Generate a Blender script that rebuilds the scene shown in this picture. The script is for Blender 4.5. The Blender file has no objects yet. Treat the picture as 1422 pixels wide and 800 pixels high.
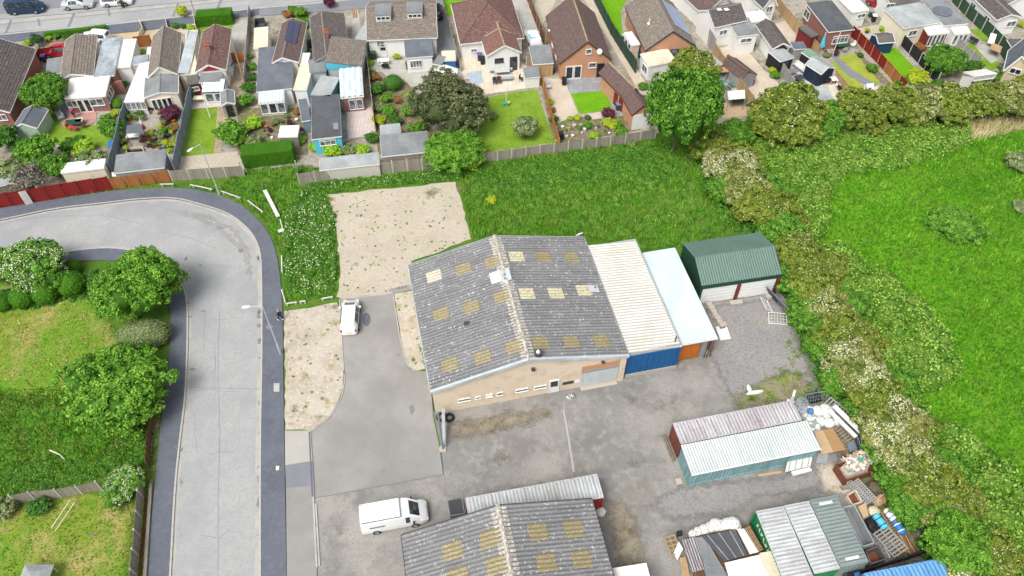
import bpy, bmesh, math, random
import numpy as np
from mathutils import Vector, Matrix
from mathutils.geometry import tessellate_polygon
random.seed(7)
# ---------------------------------------------------------------- camera
SC = bpy.context.scene
COL = SC.collection
PF, TH, CAMH, CX, CY = 1106.0, math.radians(50), 63.0, 711.0, 400.0
cam = bpy.data.cameras.new('camera'); co = bpy.data.objects.new('camera', cam); COL.objects.link(co)
cam.sensor_width = 36; cam.lens = 36*PF/1422; cam.clip_end = 3000; cam.clip_start = 1
co.location = (0, 0, CAMH); co.rotation_euler = (math.radians(90)-TH, 0, 0)
SC.camera = co
# ---------------------------------------------------------------- light
SUN_EL, SUN_AZ = math.radians(56), math.radians(-146)
w = bpy.data.worlds.new('World'); SC.world = w; w.use_nodes = True
nt = w.node_tree; bg = nt.nodes['Background']
sky = nt.nodes.new('ShaderNodeTexSky'); sky.sky_type = 'NISHITA'; sky.sun_disc = False
sky.sun_elevation = SUN_EL; sky.sun_rotation = SUN_AZ
sky.dust_density = 4.0; sky.air_density = 1.0; sky.ozone_density = 1.0
hs = nt.nodes.new('ShaderNodeHueSaturation'); hs.inputs['Saturation'].default_value = 0.22
nt.links.new(sky.outputs[0], hs.inputs['Color']); nt.links.new(hs.outputs[0], bg.inputs[0])
bg.inputs[1].default_value = 0.11
sl = bpy.data.lights.new('sun', 'SUN'); so = bpy.data.objects.new('sun', sl); COL.objects.link(so)
sl.energy = 1.5; sl.angle = math.radians(26); sl.color = (1.0, 0.96, 0.9)
sd = Vector((math.sin(SUN_AZ)*math.cos(SUN_EL), math.cos(SUN_AZ)*math.cos(SUN_EL), math.sin(SUN_EL)))
so.rotation_euler = sd.to_track_quat('Z', 'Y').to_euler()
so.location = (0, 0, 90)
SC.view_settings.view_transform = 'Standard'; SC.view_settings.look = 'None'
SC.view_settings.exposure = 0.86; SC.view_settings.gamma = 1.0
# ---------------------------------------------------------------- geometry of the survey: photo point + height -> place
S_, C_ = math.sin(TH), math.cos(TH)
def ray(px, py):
 u = (px-CX)/PF; v = (CY-py)/PF
 return Vector((u, C_+v*S_, -S_+v*C_))
def W(px, py, z=0.0):
 d = ray(px, py); t = (z-CAMH)/d.z
 return Vector((d.x*t, d.y*t, z))
def mpp(px, py, z=0):
 p = W(px, py, z); return (p.y*C_ - (z-CAMH)*S_)/PF
# ---------------------------------------------------------------- materials
def C(r, g, b, k=0.8):
 f = lambda c: (c/255/12.92 if c <= 10 else ((c/255+0.055)/1.055)**2.4)
 return (f(r)*k, f(g)*k, f(b)*k, 1)
def mat(name, col, layers=(), rough=0.85, metal=0.0, bump=None, brick=None, spec=0.3, obj=False, tint=None, trans=0.0, stripe=None):
 """layers: (scale, colour, lo, hi, stretch_u, stretch_v); brick: (w, h, mortar, mortarcol, col2, offset)"""
 m = bpy.data.materials.new(name); m.use_nodes = True
 n = m.node_tree.nodes; l = m.node_tree.links; b = n['Principled BSDF']
 b.inputs['Roughness'].default_value = rough; b.inputs['Metallic'].default_value = metal
 b.inputs['Specular IOR Level'].default_value = spec
 tc = n.new('ShaderNodeTexCoord'); src = tc.outputs['Object' if obj else 'UV']
 cur = None
 def mix(fac, a, c):
  x = n.new('ShaderNodeMix'); x.data_type = 'RGBA'
  if isinstance(fac, (int, float)): x.inputs[0].default_value = fac
  else: l.new(fac, x.inputs[0])
  for i, v in ((6, a), (7, c)):
   if isinstance(v, tuple): x.inputs[i].default_value = v
   else: l.new(v, x.inputs[i])
  return x.outputs[2]
 cur = col
 if tint:
  at = n.new('ShaderNodeAttribute'); at.attribute_name = 'tint'
  rp = n.new('ShaderNodeValToRGB'); l.new(at.outputs['Fac'], rp.inputs[0])
  els = rp.color_ramp.elements
  for i, c in enumerate(tint):
   p = i/(len(tint)-1)
   if i == 0: e = els[0]
   elif i == len(tint)-1: e = els[-1]
   else: e = els.new(p)
   e.position = p; e.color = c
  cur = rp.outputs[0]
 if brick:
  bw, bh, mo, mc, c2, off = brick
  t = n.new('ShaderNodeTexBrick'); l.new(src, t.inputs[0]); t.offset = off
  t.inputs['Scale'].default_value = 1; t.inputs['Mortar Size'].default_value = mo
  t.inputs['Brick Width'].default_value = bw; t.inputs['Row Height'].default_value = bh
  t.inputs['Mortar Smooth'].default_value = 0.3
  t.inputs['Color1'].default_value = col; t.inputs['Color2'].default_value = c2; t.inputs['Mortar'].default_value = mc
  cur = t.outputs[0]
 for k, (sc, c, lo, hi, su, sv) in enumerate(layers):
  mp = n.new('ShaderNodeMapping'); l.new(src, mp.inputs[0])
  mp.inputs['Scale'].default_value = (su, sv, 1); mp.inputs['Location'].default_value = (k*3.7, k*9.1, k*5.3)
  t = n.new('ShaderNodeTexNoise'); l.new(mp.outputs[0], t.inputs[0]); t.inputs['Scale'].default_value = sc
  t.inputs['Detail'].default_value = 5; t.inputs['Roughness'].default_value = 0.6
  r = n.new('ShaderNodeMapRange'); l.new(t.outputs[0], r.inputs[0])
  r.inputs[1].default_value = lo; r.inputs[2].default_value = hi
  al = c[3]; r.inputs[4].default_value = al
  cur = mix(r.outputs[0], cur, (c[0], c[1], c[2], 1))
 if stripe:  # dark bands painted into corrugation troughs: shading soft light leaves out, plus dirt
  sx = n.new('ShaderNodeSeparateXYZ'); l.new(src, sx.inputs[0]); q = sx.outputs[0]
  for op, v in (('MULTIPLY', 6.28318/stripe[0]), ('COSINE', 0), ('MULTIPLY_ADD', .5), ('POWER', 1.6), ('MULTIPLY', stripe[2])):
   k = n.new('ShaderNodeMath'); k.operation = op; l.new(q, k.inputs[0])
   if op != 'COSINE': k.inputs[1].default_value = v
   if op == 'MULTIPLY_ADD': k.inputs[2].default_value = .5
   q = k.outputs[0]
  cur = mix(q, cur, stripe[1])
 if isinstance(cur, tuple): b.inputs['Base Color'].default_value = cur
 else: l.new(cur, b.inputs['Base Color'])
 if bump:
  t = n.new('ShaderNodeTexNoise'); l.new(src, t.inputs[0]); t.inputs['Scale'].default_value = bump[0]
  t.inputs['Detail'].default_value = 4
  bu = n.new('ShaderNodeBump'); l.new(t.outputs[0], bu.inputs['Height'])
  bu.inputs['Distance'].default_value = bump[1]; bu.inputs['Strength'].default_value = 0.8
  l.new(bu.outputs[0], b.inputs['Normal'])
 if trans:
  td = n.new('ShaderNodeBsdfTranslucent'); ms = n.new('ShaderNodeMixShader'); ms.inputs[0].default_value = trans
  if not isinstance(cur, tuple): l.new(cur, td.inputs[0])
  else: td.inputs[0].default_value = cur
  out = n['Material Output']; l.new(b.outputs[0], ms.inputs[1]); l.new(td.outputs[0], ms.inputs[2]); l.new(ms.outputs[0], out.inputs[0])
 return m
def A(c, a): return (c[0], c[1], c[2], a)
M = {}
def plain(name, rgb, rough=0.6, metal=0.0, dirt=0.25, spec=0.4):
 c = C(*rgb); d = (c[0]*0.55, c[1]*0.55, c[2]*0.5, dirt)
 M[name] = mat(name, c, ((2.3, d, 0.45, 0.75, 1, 1),), rough, metal, spec=spec); return M[name]
for nme, rgb, ro in (('white', (243, 243, 240), .5), ('cream', (236, 226, 200), .6), ('black', (38, 38, 42), .6), ('charcoal', (70, 72, 78), .7),
                     ('brown', (100, 66, 45), .8), ('maroon', (125, 42, 42), .6), ('cyan', (90, 200, 228), .5), ('blue', (58, 125, 190), .5),
                     ('green', (50, 100, 60), .6), ('darkgreen', (36, 84, 62), .6), ('red', (176, 44, 44), .5), ('pink', (216, 70, 118), .8),
                     ('navy', (34, 66, 102), .6), ('teal', (50, 160, 140), .6), ('orange', (196, 112, 40), .7), ('purple', (110, 90, 165), .6),
                     ('grey', (150, 154, 158), .7), ('lightgrey', (200, 203, 205), .7), ('tan', (200, 172, 135), .8), ('timber', (176, 140, 98), .85),
                     ('darktimber', (104, 82, 66), .9), ('skin', (205, 160, 135), .6), ('stone', (190, 182, 170), .9), ('soil', (120, 98, 78), .95),
                     ('rust', (125, 70, 52), .9), ('yellow', (226, 200, 90), .6), ('slateblue', (120, 134, 150), .7), ('palegreen', (170, 195, 175), .7),
                     ('rubber', (32, 32, 34), .9)):
 plain(nme, rgb, ro)
M['galv'] = mat('galvanised', C(178, 186, 190), ((3, C(120, 122, 120)[:3]+(.4,), .5, .7, 1, 1),), .45, .6)
M['lamp'] = mat('lamp_paint', C(205, 208, 208), (), .5, .2)
M['pane'] = mat('pane', C(74, 84, 92), ((1.2, C(170, 180, 186)[:3]+(.7,), .45, .65, 1, 1),), .12, 0, spec=.8)
M['darkpane'] = mat('dark_pane', C(40, 46, 52), ((1.5, C(100, 112, 120)[:3]+(.6,), .5, .7, 1, 1),), .1, 0, spec=.8)
M['autoglass'] = mat('car_glass', C(34, 48, 54), ((2, C(110, 150, 150)[:3]+(.5,), .5, .65, 1, 1),), .06, 0, spec=1)
M['polycarb'] = mat('clear_roofing', C(228, 238, 240), ((1.4, C(170, 200, 215)[:3]+(.6,), .4, .7, 1, 1),), .25, 0, brick=(.62, 40, .02, C(240, 240, 240), C(215, 230, 238), 0))
M['carwhite'] = mat('white_car_paint', C(247, 248, 250), ((1, C(205, 208, 212)[:3]+(.25,), .5, .8, 1, 1),), .22, 0, spec=.7)
M['carsilver'] = mat('silver_car_paint', C(216, 222, 226), (), .25, .3, spec=.7)
M['carblue'] = mat('blue_car_paint', C(36, 66, 96), (), .2, .3, spec=.8)
M['carred'] = mat('red_car_paint', C(178, 24, 52), (), .22, .1, spec=.8)
M['solar'] = mat('solar_cells', C(58, 62, 92), brick=(.17, .17, .012, C(110, 116, 140), C(52, 56, 84), 0), rough=.5, spec=.5)
M['solarpale'] = mat('solar_cells_painted_reflection', C(150, 175, 210), brick=(.17, .17, .015, C(205, 215, 228), C(120, 150, 195), 0), rough=.3, spec=.7)  # pale sky reflection painted into the cell colour
def brickm(n, a, b, mo, dirt=C(120, 100, 80)):
 M[n] = mat(n, C(*a), ((.7, dirt[:3]+(.35,), .5, .75, 1, 1), (14, C(*b)[:3]+(.5,), .5, .6, 1, 1)), .9, brick=(.225, .075, .012, C(*mo), C(*b), .5), bump=(40, .004))
brickm('brick_orange', (212, 156, 120), (194, 132, 98), (206, 176, 150))
brickm('brick_red', (158, 96, 84), (142, 80, 70), (176, 150, 140))
brickm('brick_buff', (236, 220, 198), (226, 206, 180), (234, 220, 200))
brickm('brick_brown', (150, 122, 98), (130, 100, 78), (170, 150, 130))
brickm('brick_cream', (222, 206, 176), (205, 186, 150), (228, 216, 196))
M['render'] = mat('white_render', C(246, 246, 242), ((.9, C(205, 205, 196)[:3]+(.35,), .5, .8, 1, .3), (6, C(230, 230, 225)[:3]+(.4,), .4, .7, 1, 1)), .8, bump=(30, .006))
M['render_cream'] = mat('cream_render', C(240, 232, 208), ((.9, C(200, 190, 165)[:3]+(.35,), .5, .8, 1, .3),), .8, bump=(30, .006))
M['render_grey'] = mat('grey_render', C(196, 200, 200), ((.9, C(150, 150, 150)[:3]+(.35,), .5, .8, 1, .3),), .8, bump=(30, .006))
def tilem(n, a, b, mo, moss=None, w_=.33):
 ly = [(.5, C(*b)[:3]+(.75,), .42, .62, 1, 1), (7, C(*mo)[:3]+(.5,), .5, .68, 1, 1), (2.2, C(*a)[:3]+(.6,), .5, .7, .5, 2)]
 if moss: ly.append((3.2, C(*moss)[:3]+(.8,), .56, .66, 1, 1))
 M[n] = mat(n, C(*a), ly, .92, brick=(w_, .34, .022, C(*mo), C(*b), .5), bump=(22, .012))
tilem('tile_greybrown', (148, 138, 128), (126, 116, 106), (92, 84, 78), (176, 168, 150))
tilem('tile_dark', (112, 104, 102), (94, 88, 86), (66, 60, 60), (140, 134, 122))
tilem('tile_brown', (122, 104, 100), (104, 86, 84), (74, 60, 58), (128, 110, 84))
tilem('tile_red', (132, 104, 98), (116, 86, 82), (80, 58, 56), (160, 146, 132))
tilem('tile_terracotta', (146, 112, 102), (128, 92, 84), (88, 62, 58), (150, 126, 104))
tilem('tile_grey', (136, 134, 132), (116, 114, 112), (80, 78, 76), (178, 174, 160))
M['ridge'] = mat('ridge_tiles', C(176, 156, 118), ((4, C(120, 104, 84)[:3]+(.7,), .45, .6, 1, 1), (2, C(190, 180, 150)[:3]+(.7,), .5, .6, 1, 1)), .95, bump=(20, .02))
M['ridge_grey'] = mat('grey_ridge_tiles', C(150, 144, 136), ((4, C(110, 104, 98)[:3]+(.7,), .45, .6, 1, 1),), .95, bump=(20, .02))
def felt(n, a, b=None, amt=.6):
 b = b or tuple(int(x*.8) for x in a); hi = tuple(min(255, int(x*1.15)) for x in a)
 M[n] = mat(n, C(*a), ((.6, C(*b)[:3]+(amt,), .42, .62, 1, .5), (3, C(*hi)[:3]+(.4,), .5, .65, .4, 1.5), (.25, C(*b)[:3]+(.5,), .45, .6, 1, 1)), .85, bump=(12, .01),
               brick=(30, 1.0, .012, C(*b), C(*[min(255, int(x*1.04)) for x in a]), 0))
felt('felt_grey', (142, 146, 148)); felt('felt_dark', (94, 97, 102)); felt('felt_blue', (112, 119, 128)); felt('felt_pale', (176, 182, 182), (140, 146, 146))
felt('felt_green', (128, 160, 140)); felt('felt_paleblue', (200, 209, 214), (166, 176, 182)); felt('felt_lead', (176, 186, 194), (120, 128, 134), .9)
felt('felt_white', (244, 244, 240), (216, 216, 208)); felt('felt_cream', (232, 224, 200), (200, 190, 162)); felt('felt_charcoal', (112, 108, 104), (84, 80, 78))
def sheet(n, a, streak, amt=.7, rough=.6, sp=None, metal=0, st=None):
 ly = [(1.6, C(*streak)[:3]+(amt,), .48, .64, 1.6, .2), (.35, C(*streak)[:3]+(.35,), .42, .6, 1, 1), (5, C(*[min(255, int(x*1.1)) for x in a])[:3]+(.4,), .5, .65, 1, 1)]
 if sp: ly.append(sp)
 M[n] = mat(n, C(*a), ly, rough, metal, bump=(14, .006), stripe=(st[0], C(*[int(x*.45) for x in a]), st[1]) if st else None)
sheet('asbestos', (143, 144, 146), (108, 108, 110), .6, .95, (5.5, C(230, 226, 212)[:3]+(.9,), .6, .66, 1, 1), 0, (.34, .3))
M['asbestos_lichen'] = mat('lichened_ridge', C(172, 167, 159), ((5, C(226, 222, 208)[:3]+(.95,), .46, .58, 1, 1), (3, C(140, 132, 122)[:3]+(.7,), .5, .6, 1, 1)), .95, bump=(14, .02))
M['skylight'] = mat('yellowed_rooflight', C(152, 142, 110), ((2.5, C(134, 122, 90)[:3]+(.7,), .42, .6, .5, 2), (9, C(214, 204, 170)[:3]+(.7,), .55, .66, 1, 1)), .6)
M['skylight_pale'] = mat('flaked_rooflight', C(164, 150, 112), ((3, C(214, 208, 180)[:3]+(.95,), .42, .5, 1, 2.5),), .6)
M['skylight_white'] = mat('bleached_rooflight', C(206, 198, 184), ((3, C(170, 160, 140)[:3]+(.6,), .45, .6, 1, 2.5),), .6)
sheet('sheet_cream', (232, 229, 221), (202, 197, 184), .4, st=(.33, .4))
sheet('sheet_paleblue', (214, 227, 231), (184, 198, 202), .4, .45)
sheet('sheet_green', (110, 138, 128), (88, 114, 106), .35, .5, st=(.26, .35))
sheet('sheet_darkgreen', (42, 78, 62), (30, 56, 46), .5, .6)
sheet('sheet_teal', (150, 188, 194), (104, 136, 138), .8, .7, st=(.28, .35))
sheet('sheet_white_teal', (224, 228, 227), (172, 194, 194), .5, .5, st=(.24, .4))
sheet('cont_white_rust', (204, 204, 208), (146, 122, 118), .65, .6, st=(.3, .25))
sheet('cont_rust', (134, 78, 66), (94, 52, 44), .7, .8)
sheet('cont_green', (40, 142, 84), (30, 96, 66), .5, .55)
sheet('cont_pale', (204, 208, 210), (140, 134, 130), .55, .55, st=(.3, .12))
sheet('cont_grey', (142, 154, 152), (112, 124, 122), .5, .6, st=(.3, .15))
sheet('cont_red', (186, 64, 48), (120, 50, 40), .6, .7)
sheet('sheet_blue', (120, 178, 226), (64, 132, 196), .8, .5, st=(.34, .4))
sheet('panel_blue', (26, 98, 156), (18, 74, 124), .4, .5)
sheet('panel_orange', (202, 118, 40), (160, 84, 30), .5, .6)
sheet('roller', (206, 214, 214), (170, 176, 176), .4, .6)
def woodm(n, a, b, w_=.14):
 M[n] = mat(n, C(*a), ((1.2, C(*b)[:3]+(.6,), .42, .65, 1, 1), (5, C(*[int(x*.75) for x in b])[:3]+(.5,), .5, .66, 2, .3)), .92, brick=(w_, 60, .01, C(*[int(x*.55) for x in b]), C(*b), 0), bump=(30, .006))
woodm('wood_grey', (176, 168, 154), (146, 138, 126)); woodm('wood_palegrey', (186, 184, 182), (160, 158, 156)); woodm('wood_blue', (150, 164, 178), (128, 142, 158))
woodm('wood_tan', (208, 180, 138), (184, 152, 110)); woodm('wood_orange', (192, 130, 72), (166, 104, 56)); woodm('wood_red', (156, 46, 40), (130, 34, 32)); woodm('wood_black', (52, 48, 56), (40, 38, 44))
woodm('wood_green', (70, 98, 78), (52, 80, 62)); woodm('wood_brown', (130, 98, 72), (106, 78, 56)); woodm('wood_white', (236, 234, 228), (214, 212, 206)); woodm('wood_darkblue', (44, 62, 84), (34, 48, 68))
M['concrete_post'] = mat('concrete_post', C(206, 202, 192), ((6, C(150, 146, 138)[:3]+(.5,), .5, .65, 1, 1),), .95)
M['cladboard'] = mat('cladding', C(236, 234, 230), (), .6, brick=(60, .16, .012, C(170, 168, 164), C(230, 230, 226), 0))
# ground materials (object coordinates = metres on the ground)
def gmat(n, a, layers, bump=(9, .02), rough=.95, **k):
 M[n] = mat(n, C(*a), [(s, C(*c)[:3]+(al,), lo, hi, 1, 1) for s, c, al, lo, hi in layers], rough, bump=bump, obj=True, spec=.2, **k)
gmat('g_base', (88, 124, 40), ((.08, (112, 132, 60), .6, .4, .65), (1.2, (60, 110, 22), .6, .4, .65)))
gmat('g_field', (96, 158, 24), ((.06, (66, 122, 20), .7, .42, .6), (.5, (112, 154, 44), .7, .45, .62), (2.6, (46, 98, 14), .8, .46, .62)), bump=(3, .25))
gmat('g_long', (88, 140, 34), ((.2, (108, 140, 52), .7, .42, .6), (1.6, (40, 84, 16), .85, .45, .6), (.5, (122, 132, 70), .6, .54, .66)), bump=(3, .2))
gmat('g_mown', (136, 150, 58), ((.35, (176, 160, 104), .85, .44, .6), (1.8, (94, 136, 30), .7, .46, .62), (.12, (96, 150, 34), .7, .45, .6)), bump=(6, .05))
gmat('g_lawn', (126, 158, 48), ((.5, (100, 136, 34), .8, .42, .62), (4, (146, 176, 66), .6, .48, .62)), bump=(14, .03))
gmat('g_lawn_bright', (112, 168, 20), ((.5, (92, 150, 16), .6, .42, .62), (4, (130, 180, 40), .5, .48, .62)), bump=(14, .03))
gmat('g_lawn_dry', (162, 172, 66), ((.6, (126, 156, 44), .8, .42, .62), (3, (184, 178, 104), .6, .5, .65)), bump=(14, .03))
gmat('asphalt_road', (176, 177, 177), ((.1, (150, 153, 156), .7, .42, .6), (.45, (184, 183, 180), .6, .48, .66), (14, (140, 141, 142), .6, .5, .66), (2.4, (160, 161, 162), .6, .5, .64)), bump=(30, .006))
gmat('asphalt_dark', (108, 113, 124), ((.3, (96, 101, 112), .7, .42, .62), (2.5, (122, 127, 136), .5, .5, .65), (16, (90, 94, 104), .5, .52, .66)), bump=(40, .006))
gmat('asphalt_mid', (140, 143, 148), ((.3, (126, 130, 136), .7, .42, .62), (12, (116, 118, 122), .5, .52, .66)), bump=(40, .006))
gmat('road_edge', (186, 182, 175), ((.5, (168, 166, 162), .8, .42, .6), (6, (150, 140, 128), .6, .55, .66)), bump=(30, .006))
gmat('kerb', (188, 186, 180), ((1, (160, 156, 148), .6, .45, .65),), bump=(30, .006))
gmat('drive', (146, 144, 142), ((.15, (172, 170, 166), .7, .4, .6), (1.2, (150, 147, 143), .5, .45, .65), (18, (146, 142, 136), .5, .52, .66)), bump=(40, .005))
gmat('drive_pale', (184, 182, 176), ((.15, (176, 173, 166), .7, .4, .6), (1.2, (190, 188, 182), .5, .45, .65), (18, (160, 158, 152), .5, .52, .66)), bump=(40, .005))
gmat('yard', (141, 140, 138), ((.09, (176, 172, 164), .8, .42, .6), (.35, (128, 126, 124), .75, .46, .62), (.22, (128, 118, 102), .5, .56, .7), (1.4, (172, 171, 167), .6, .5, .66), (5, (118, 116, 113), .5, .54, .66), (14, (112, 110, 106), .7, .5, .64)), bump=(20, .015))
gmat('yard_stain', (142, 134, 118), ((.5, (170, 160, 140), .8, .42, .6), (1.1, (112, 84, 44), .9, .55, .68), (3, (126, 122, 110), .7, .5, .65), (9, (176, 170, 156), .7, .56, .66)), bump=(20, .02))
gmat('gravel_grey', (150, 148, 148), ((.2, (166, 160, 150), .7, .45, .62), (5, (122, 120, 122), .7, .48, .62), (14, (190, 188, 184), .8, .56, .66)), bump=(16, .04))
gmat('gravel_weedy', (148, 140, 116), ((.45, (116, 138, 40), .9, .47, .56), (1.4, (92, 126, 30), .8, .52, .6), (6, (176, 168, 150), .6, .52, .64)), bump=(12, .04))
gmat('gravel_beige', (196, 187, 172), ((.3, (184, 174, 158), .7, .42, .6), (5, (178, 160, 132), .7, .5, .64), (12, (226, 219, 206), .8, .54, .66), (1.1, (182, 176, 130), .5, .55, .66)), bump=(14, .04))
gmat('gravel_sandy', (198, 189, 175), ((.4, (180, 169, 152), .7, .42, .6), (4, (224, 213, 196), .7, .52, .66), (1.0, (160, 150, 96), .7, .57, .66)), bump=(14, .04))
gmat('gravel_pink', (208, 196, 180), ((.4, (190, 176, 158), .7, .42, .6), (5, (228, 206, 180), .7, .52, .66)), bump=(14, .03))
gmat('gravel_brown', (176, 158, 136), ((.8, (150, 130, 106), .8, .42, .6), (5, (206, 194, 178), .7, .5, .64)), bump=(14, .03))
gmat('garden_earth', (134, 118, 96), ((.6, (96, 120, 50), .8, .45, .58), (2.2, (168, 156, 138), .7, .5, .62), (7, (92, 78, 62), .6, .5, .64)), bump=(8, .05))
gmat('garden_paved', (172, 165, 154), ((.25, (138, 130, 114), .8, .45, .6), (2, (196, 190, 178), .6, .5, .65), (1.1, (104, 112, 62), .8, .56, .66), (5, (120, 112, 100), .6, .54, .66)), bump=(20, .01))
for n_, a_, c_, s_ in (('slab_cream', (232, 222, 204), (220, 206, 184), .6), ('slab_grey', (166, 168, 172), (150, 152, 157), .62), ('slab_tan', (214, 190, 160), (206, 178, 146), .3), ('slab_pink', (206, 160, 150), (196, 146, 138), .3),
                       ('slab_pinkish', (220, 208, 202), (212, 196, 190), .45), ('slab_concrete', (192, 190, 182), (182, 180, 172), 1.1), ('deck_white', (232, 222, 222), (216, 206, 206), .14), ('slab_blue', (186, 198, 214), (176, 190, 206), .6)):
 M[n_] = mat(n_, C(*a_), ((.6, C(*[int(x*.86) for x in a_])[:3]+(.6,), .45, .65, 1, 1),), .9, brick=(s_, s_ if n_ != 'deck_white' else 40, .018, C(*[int(x*.78) for x in a_]), C(*c_), 0 if s_ > .4 else .5), obj=True, spec=.2, bump=(20, .006))
# ---------------------------------------------------------------- mesh helpers
class MB:
 def __init__(s): s.v = []; s.f = []; s.mi = []; s.cur = 0; s.uf = {}
 def pt(s, p): s.v.append(tuple(p)); return len(s.v)-1
 def face(s, pts):
  s.f.append([s.pt(p) for p in pts]); s.mi.append(s.cur); return s
 def box(s, c, d, rz=0, M4=None):
  c = Vector(c); hx, hy, hz = d[0]/2, d[1]/2, d[2]/2; R = Matrix.Rotation(rz, 3, 'Z')
  P = [c + R @ Vector((x*hx, y*hy, z*hz)) for z in (-1, 1) for y in (-1, 1) for x in (-1, 1)]
  if M4 is not None: P = [M4 @ p for p in P]
  i = [s.pt(p) for p in P]
  for q in ((0, 2, 3, 1), (4, 5, 7, 6), (0, 1, 5, 4), (2, 6, 7, 3), (0, 4, 6, 2), (1, 3, 7, 5)): s.f.append([i[k] for k in q]); s.mi.append(s.cur)
  return s
 def b2(s, a, b):
  return s.box(((a[0]+b[0])/2, (a[1]+b[1])/2, (a[2]+b[2])/2), (abs(b[0]-a[0]), abs(b[1]-a[1]), abs(b[2]-a[2])))
 def prism(s, poly, z0, z1, cap=True):
  n = len(poly); lo = [s.pt((p[0], p[1], z0)) for p in poly]; hi = [s.pt((p[0], p[1], z1)) for p in poly]
  for k in range(n): s.f.append([lo[k], lo[(k+1) % n], hi[(k+1) % n], hi[k]]); s.mi.append(s.cur)
  if cap: s.f += [hi, lo[::-1]]; s.mi += [s.cur]*2
  return s
 def tube(s, p0, p1, r0, r1=None, n=6, caps=True):
  r1 = r0 if r1 is None else r1; p0 = Vector(p0); p1 = Vector(p1); d = (p1-p0)
  if d.length < 1e-6: return s
  q = d.to_track_quat('Z', 'Y'); R = []
  for p, r in ((p0, r0), (p1, r1)):
   R.append([s.pt(p + q @ Vector((math.cos(a)*r, math.sin(a)*r, 0))) for a in [2*math.pi*k/n for k in range(n)]])
  for k in range(n): s.f.append([R[0][k], R[0][(k+1) % n], R[1][(k+1) % n], R[1][k]]); s.mi.append(s.cur)
  if caps: s.f += [R[0][::-1], R[1]]; s.mi += [s.cur]*2
  return s
 def bar(s, p0, p1, w_, h_):
  p0 = Vector(p0); p1 = Vector(p1); d = p1-p0; u = d.cross(Vector((0, 0, 1)))
  u = Vector((1, 0, 0)) if u.length < 1e-5 else u.normalized(); n = u.cross(d).normalized()
  c = [[s.pt(p + u*a*w_/2 + n*b*h_/2) for a, b in ((-1, -1), (1, -1), (1, 1), (-1, 1))] for p in (p0, p1)]
  for k in range(4): s.f.append([c[0][k], c[0][(k+1) % 4], c[1][(k+1) % 4], c[1][k]]); s.mi.append(s.cur)
  s.f += [c[0][::-1], c[1]]; s.mi += [s.cur]*2
  return s
 def ell(s, c, r, nu=10, nv=6, jit=0, rz=0):
  c = Vector(c); R = Matrix.Rotation(rz, 3, 'Z'); rows = []
  for j in range(nv+1):
   t = math.pi*j/nv; row = []
   for i in range(nu):
    a = 2*math.pi*i/nu; k = 1+random.uniform(-jit, jit)
    row.append(s.pt(c + R @ Vector((r[0]*math.sin(t)*math.cos(a)*k, r[1]*math.sin(t)*math.sin(a)*k, -r[2]*math.cos(t)*k))))
   rows.append(row)
  for j in range(nv):
   for i in range(nu): s.f.append([rows[j][i], rows[j][(i+1) % nu], rows[j+1][(i+1) % nu], rows[j+1][i]]); s.mi.append(s.cur)
  return s
 def loft(s, rings, caps=True):
  I = [[s.pt(p) for p in r] for r in rings]; n = len(I[0])
  for a, b in zip(I, I[1:]):
   for k in range(n): s.f.append([a[k], a[(k+1) % n], b[(k+1) % n], b[k]]); s.mi.append(s.cur)
  if caps: s.f += [I[0][::-1], I[-1]]; s.mi += [s.cur]*2
  return s
 def slope(s, e0, e1, r1, r0, kind='tile', pitch=None, th=.1):
  """roof plane: e0->e1 eave, r0->r1 ridge (ridge above e0..e1)"""
  e0, e1, r1, r0 = map(Vector, (e0, e1, r1, r0))
  nrm = (e1-e0).cross(r0-e0)
  if nrm.length < 1e-6: nrm = (e1-e0).cross(r1-e0)
  nrm.normalize()
  if nrm.z < 0: nrm = -nrm
  st = len(s.f); hh = Vector((-nrm.y, nrm.x, 0)); hh = hh.normalized() if hh.length > .02 else (e1-e0).normalized(); vv = nrm.cross(hh)
  L = max((r0-e0).length, (r1-e1).length)
  if kind == 'tile':
   n = max(2, int(L/(pitch or .34)))
   for k in range(n):
    a, b = k/n, (k+1)/n
    p0, p1 = e0.lerp(r0, a), e1.lerp(r1, a); q0, q1 = e0.lerp(r0, b), e1.lerp(r1, b)
    up = nrm*.045; s.face((p0+up, p1+up, q1+nrm*.006, q0+nrm*.006)); s.face((p0, p1, p1+up, p0+up))
  elif kind == 'corr':
   Lx = max((e1-e0).length, (r1-r0).length); n = max(3, int(Lx/(pitch or .34))); amp = (pitch or .34)*.14; m = 4
   lo = []; hi = []
   for k in range(n*m+1):
    t = k/(n*m); o = nrm*(amp*(1-math.cos(2*math.pi*k/m)) if m > 2 else 0)
    lo.append(s.pt(e0.lerp(e1, t)+o)); hi.append(s.pt(r0.lerp(r1, t)+o))
   for k in range(n*m): s.f.append([lo[k], lo[k+1], hi[k+1], hi[k]]); s.mi.append(s.cur)
  else:
   s.face((e0, e1, r1, r0))
  sc = 1
  if kind == 'corr': sc = n*(pitch or .34)/Lx
  hs_ = hh*sc*(-1 if (e1-e0).dot(hh) < 0 else 1)
  for q in range(st, len(s.f)): s.uf[q] = (hs_, vv, e0.dot(hs_))
  dn = Vector((0, 0, -th)); s.face((e0+dn, r0+dn, r1+dn, e1+dn))
  for a, b in ((e0, e1), (e1, r1), (r1, r0), (r0, e0)): s.face((a+dn, b+dn, b+nrm*.01, a+nrm*.01))
  return s
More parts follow.
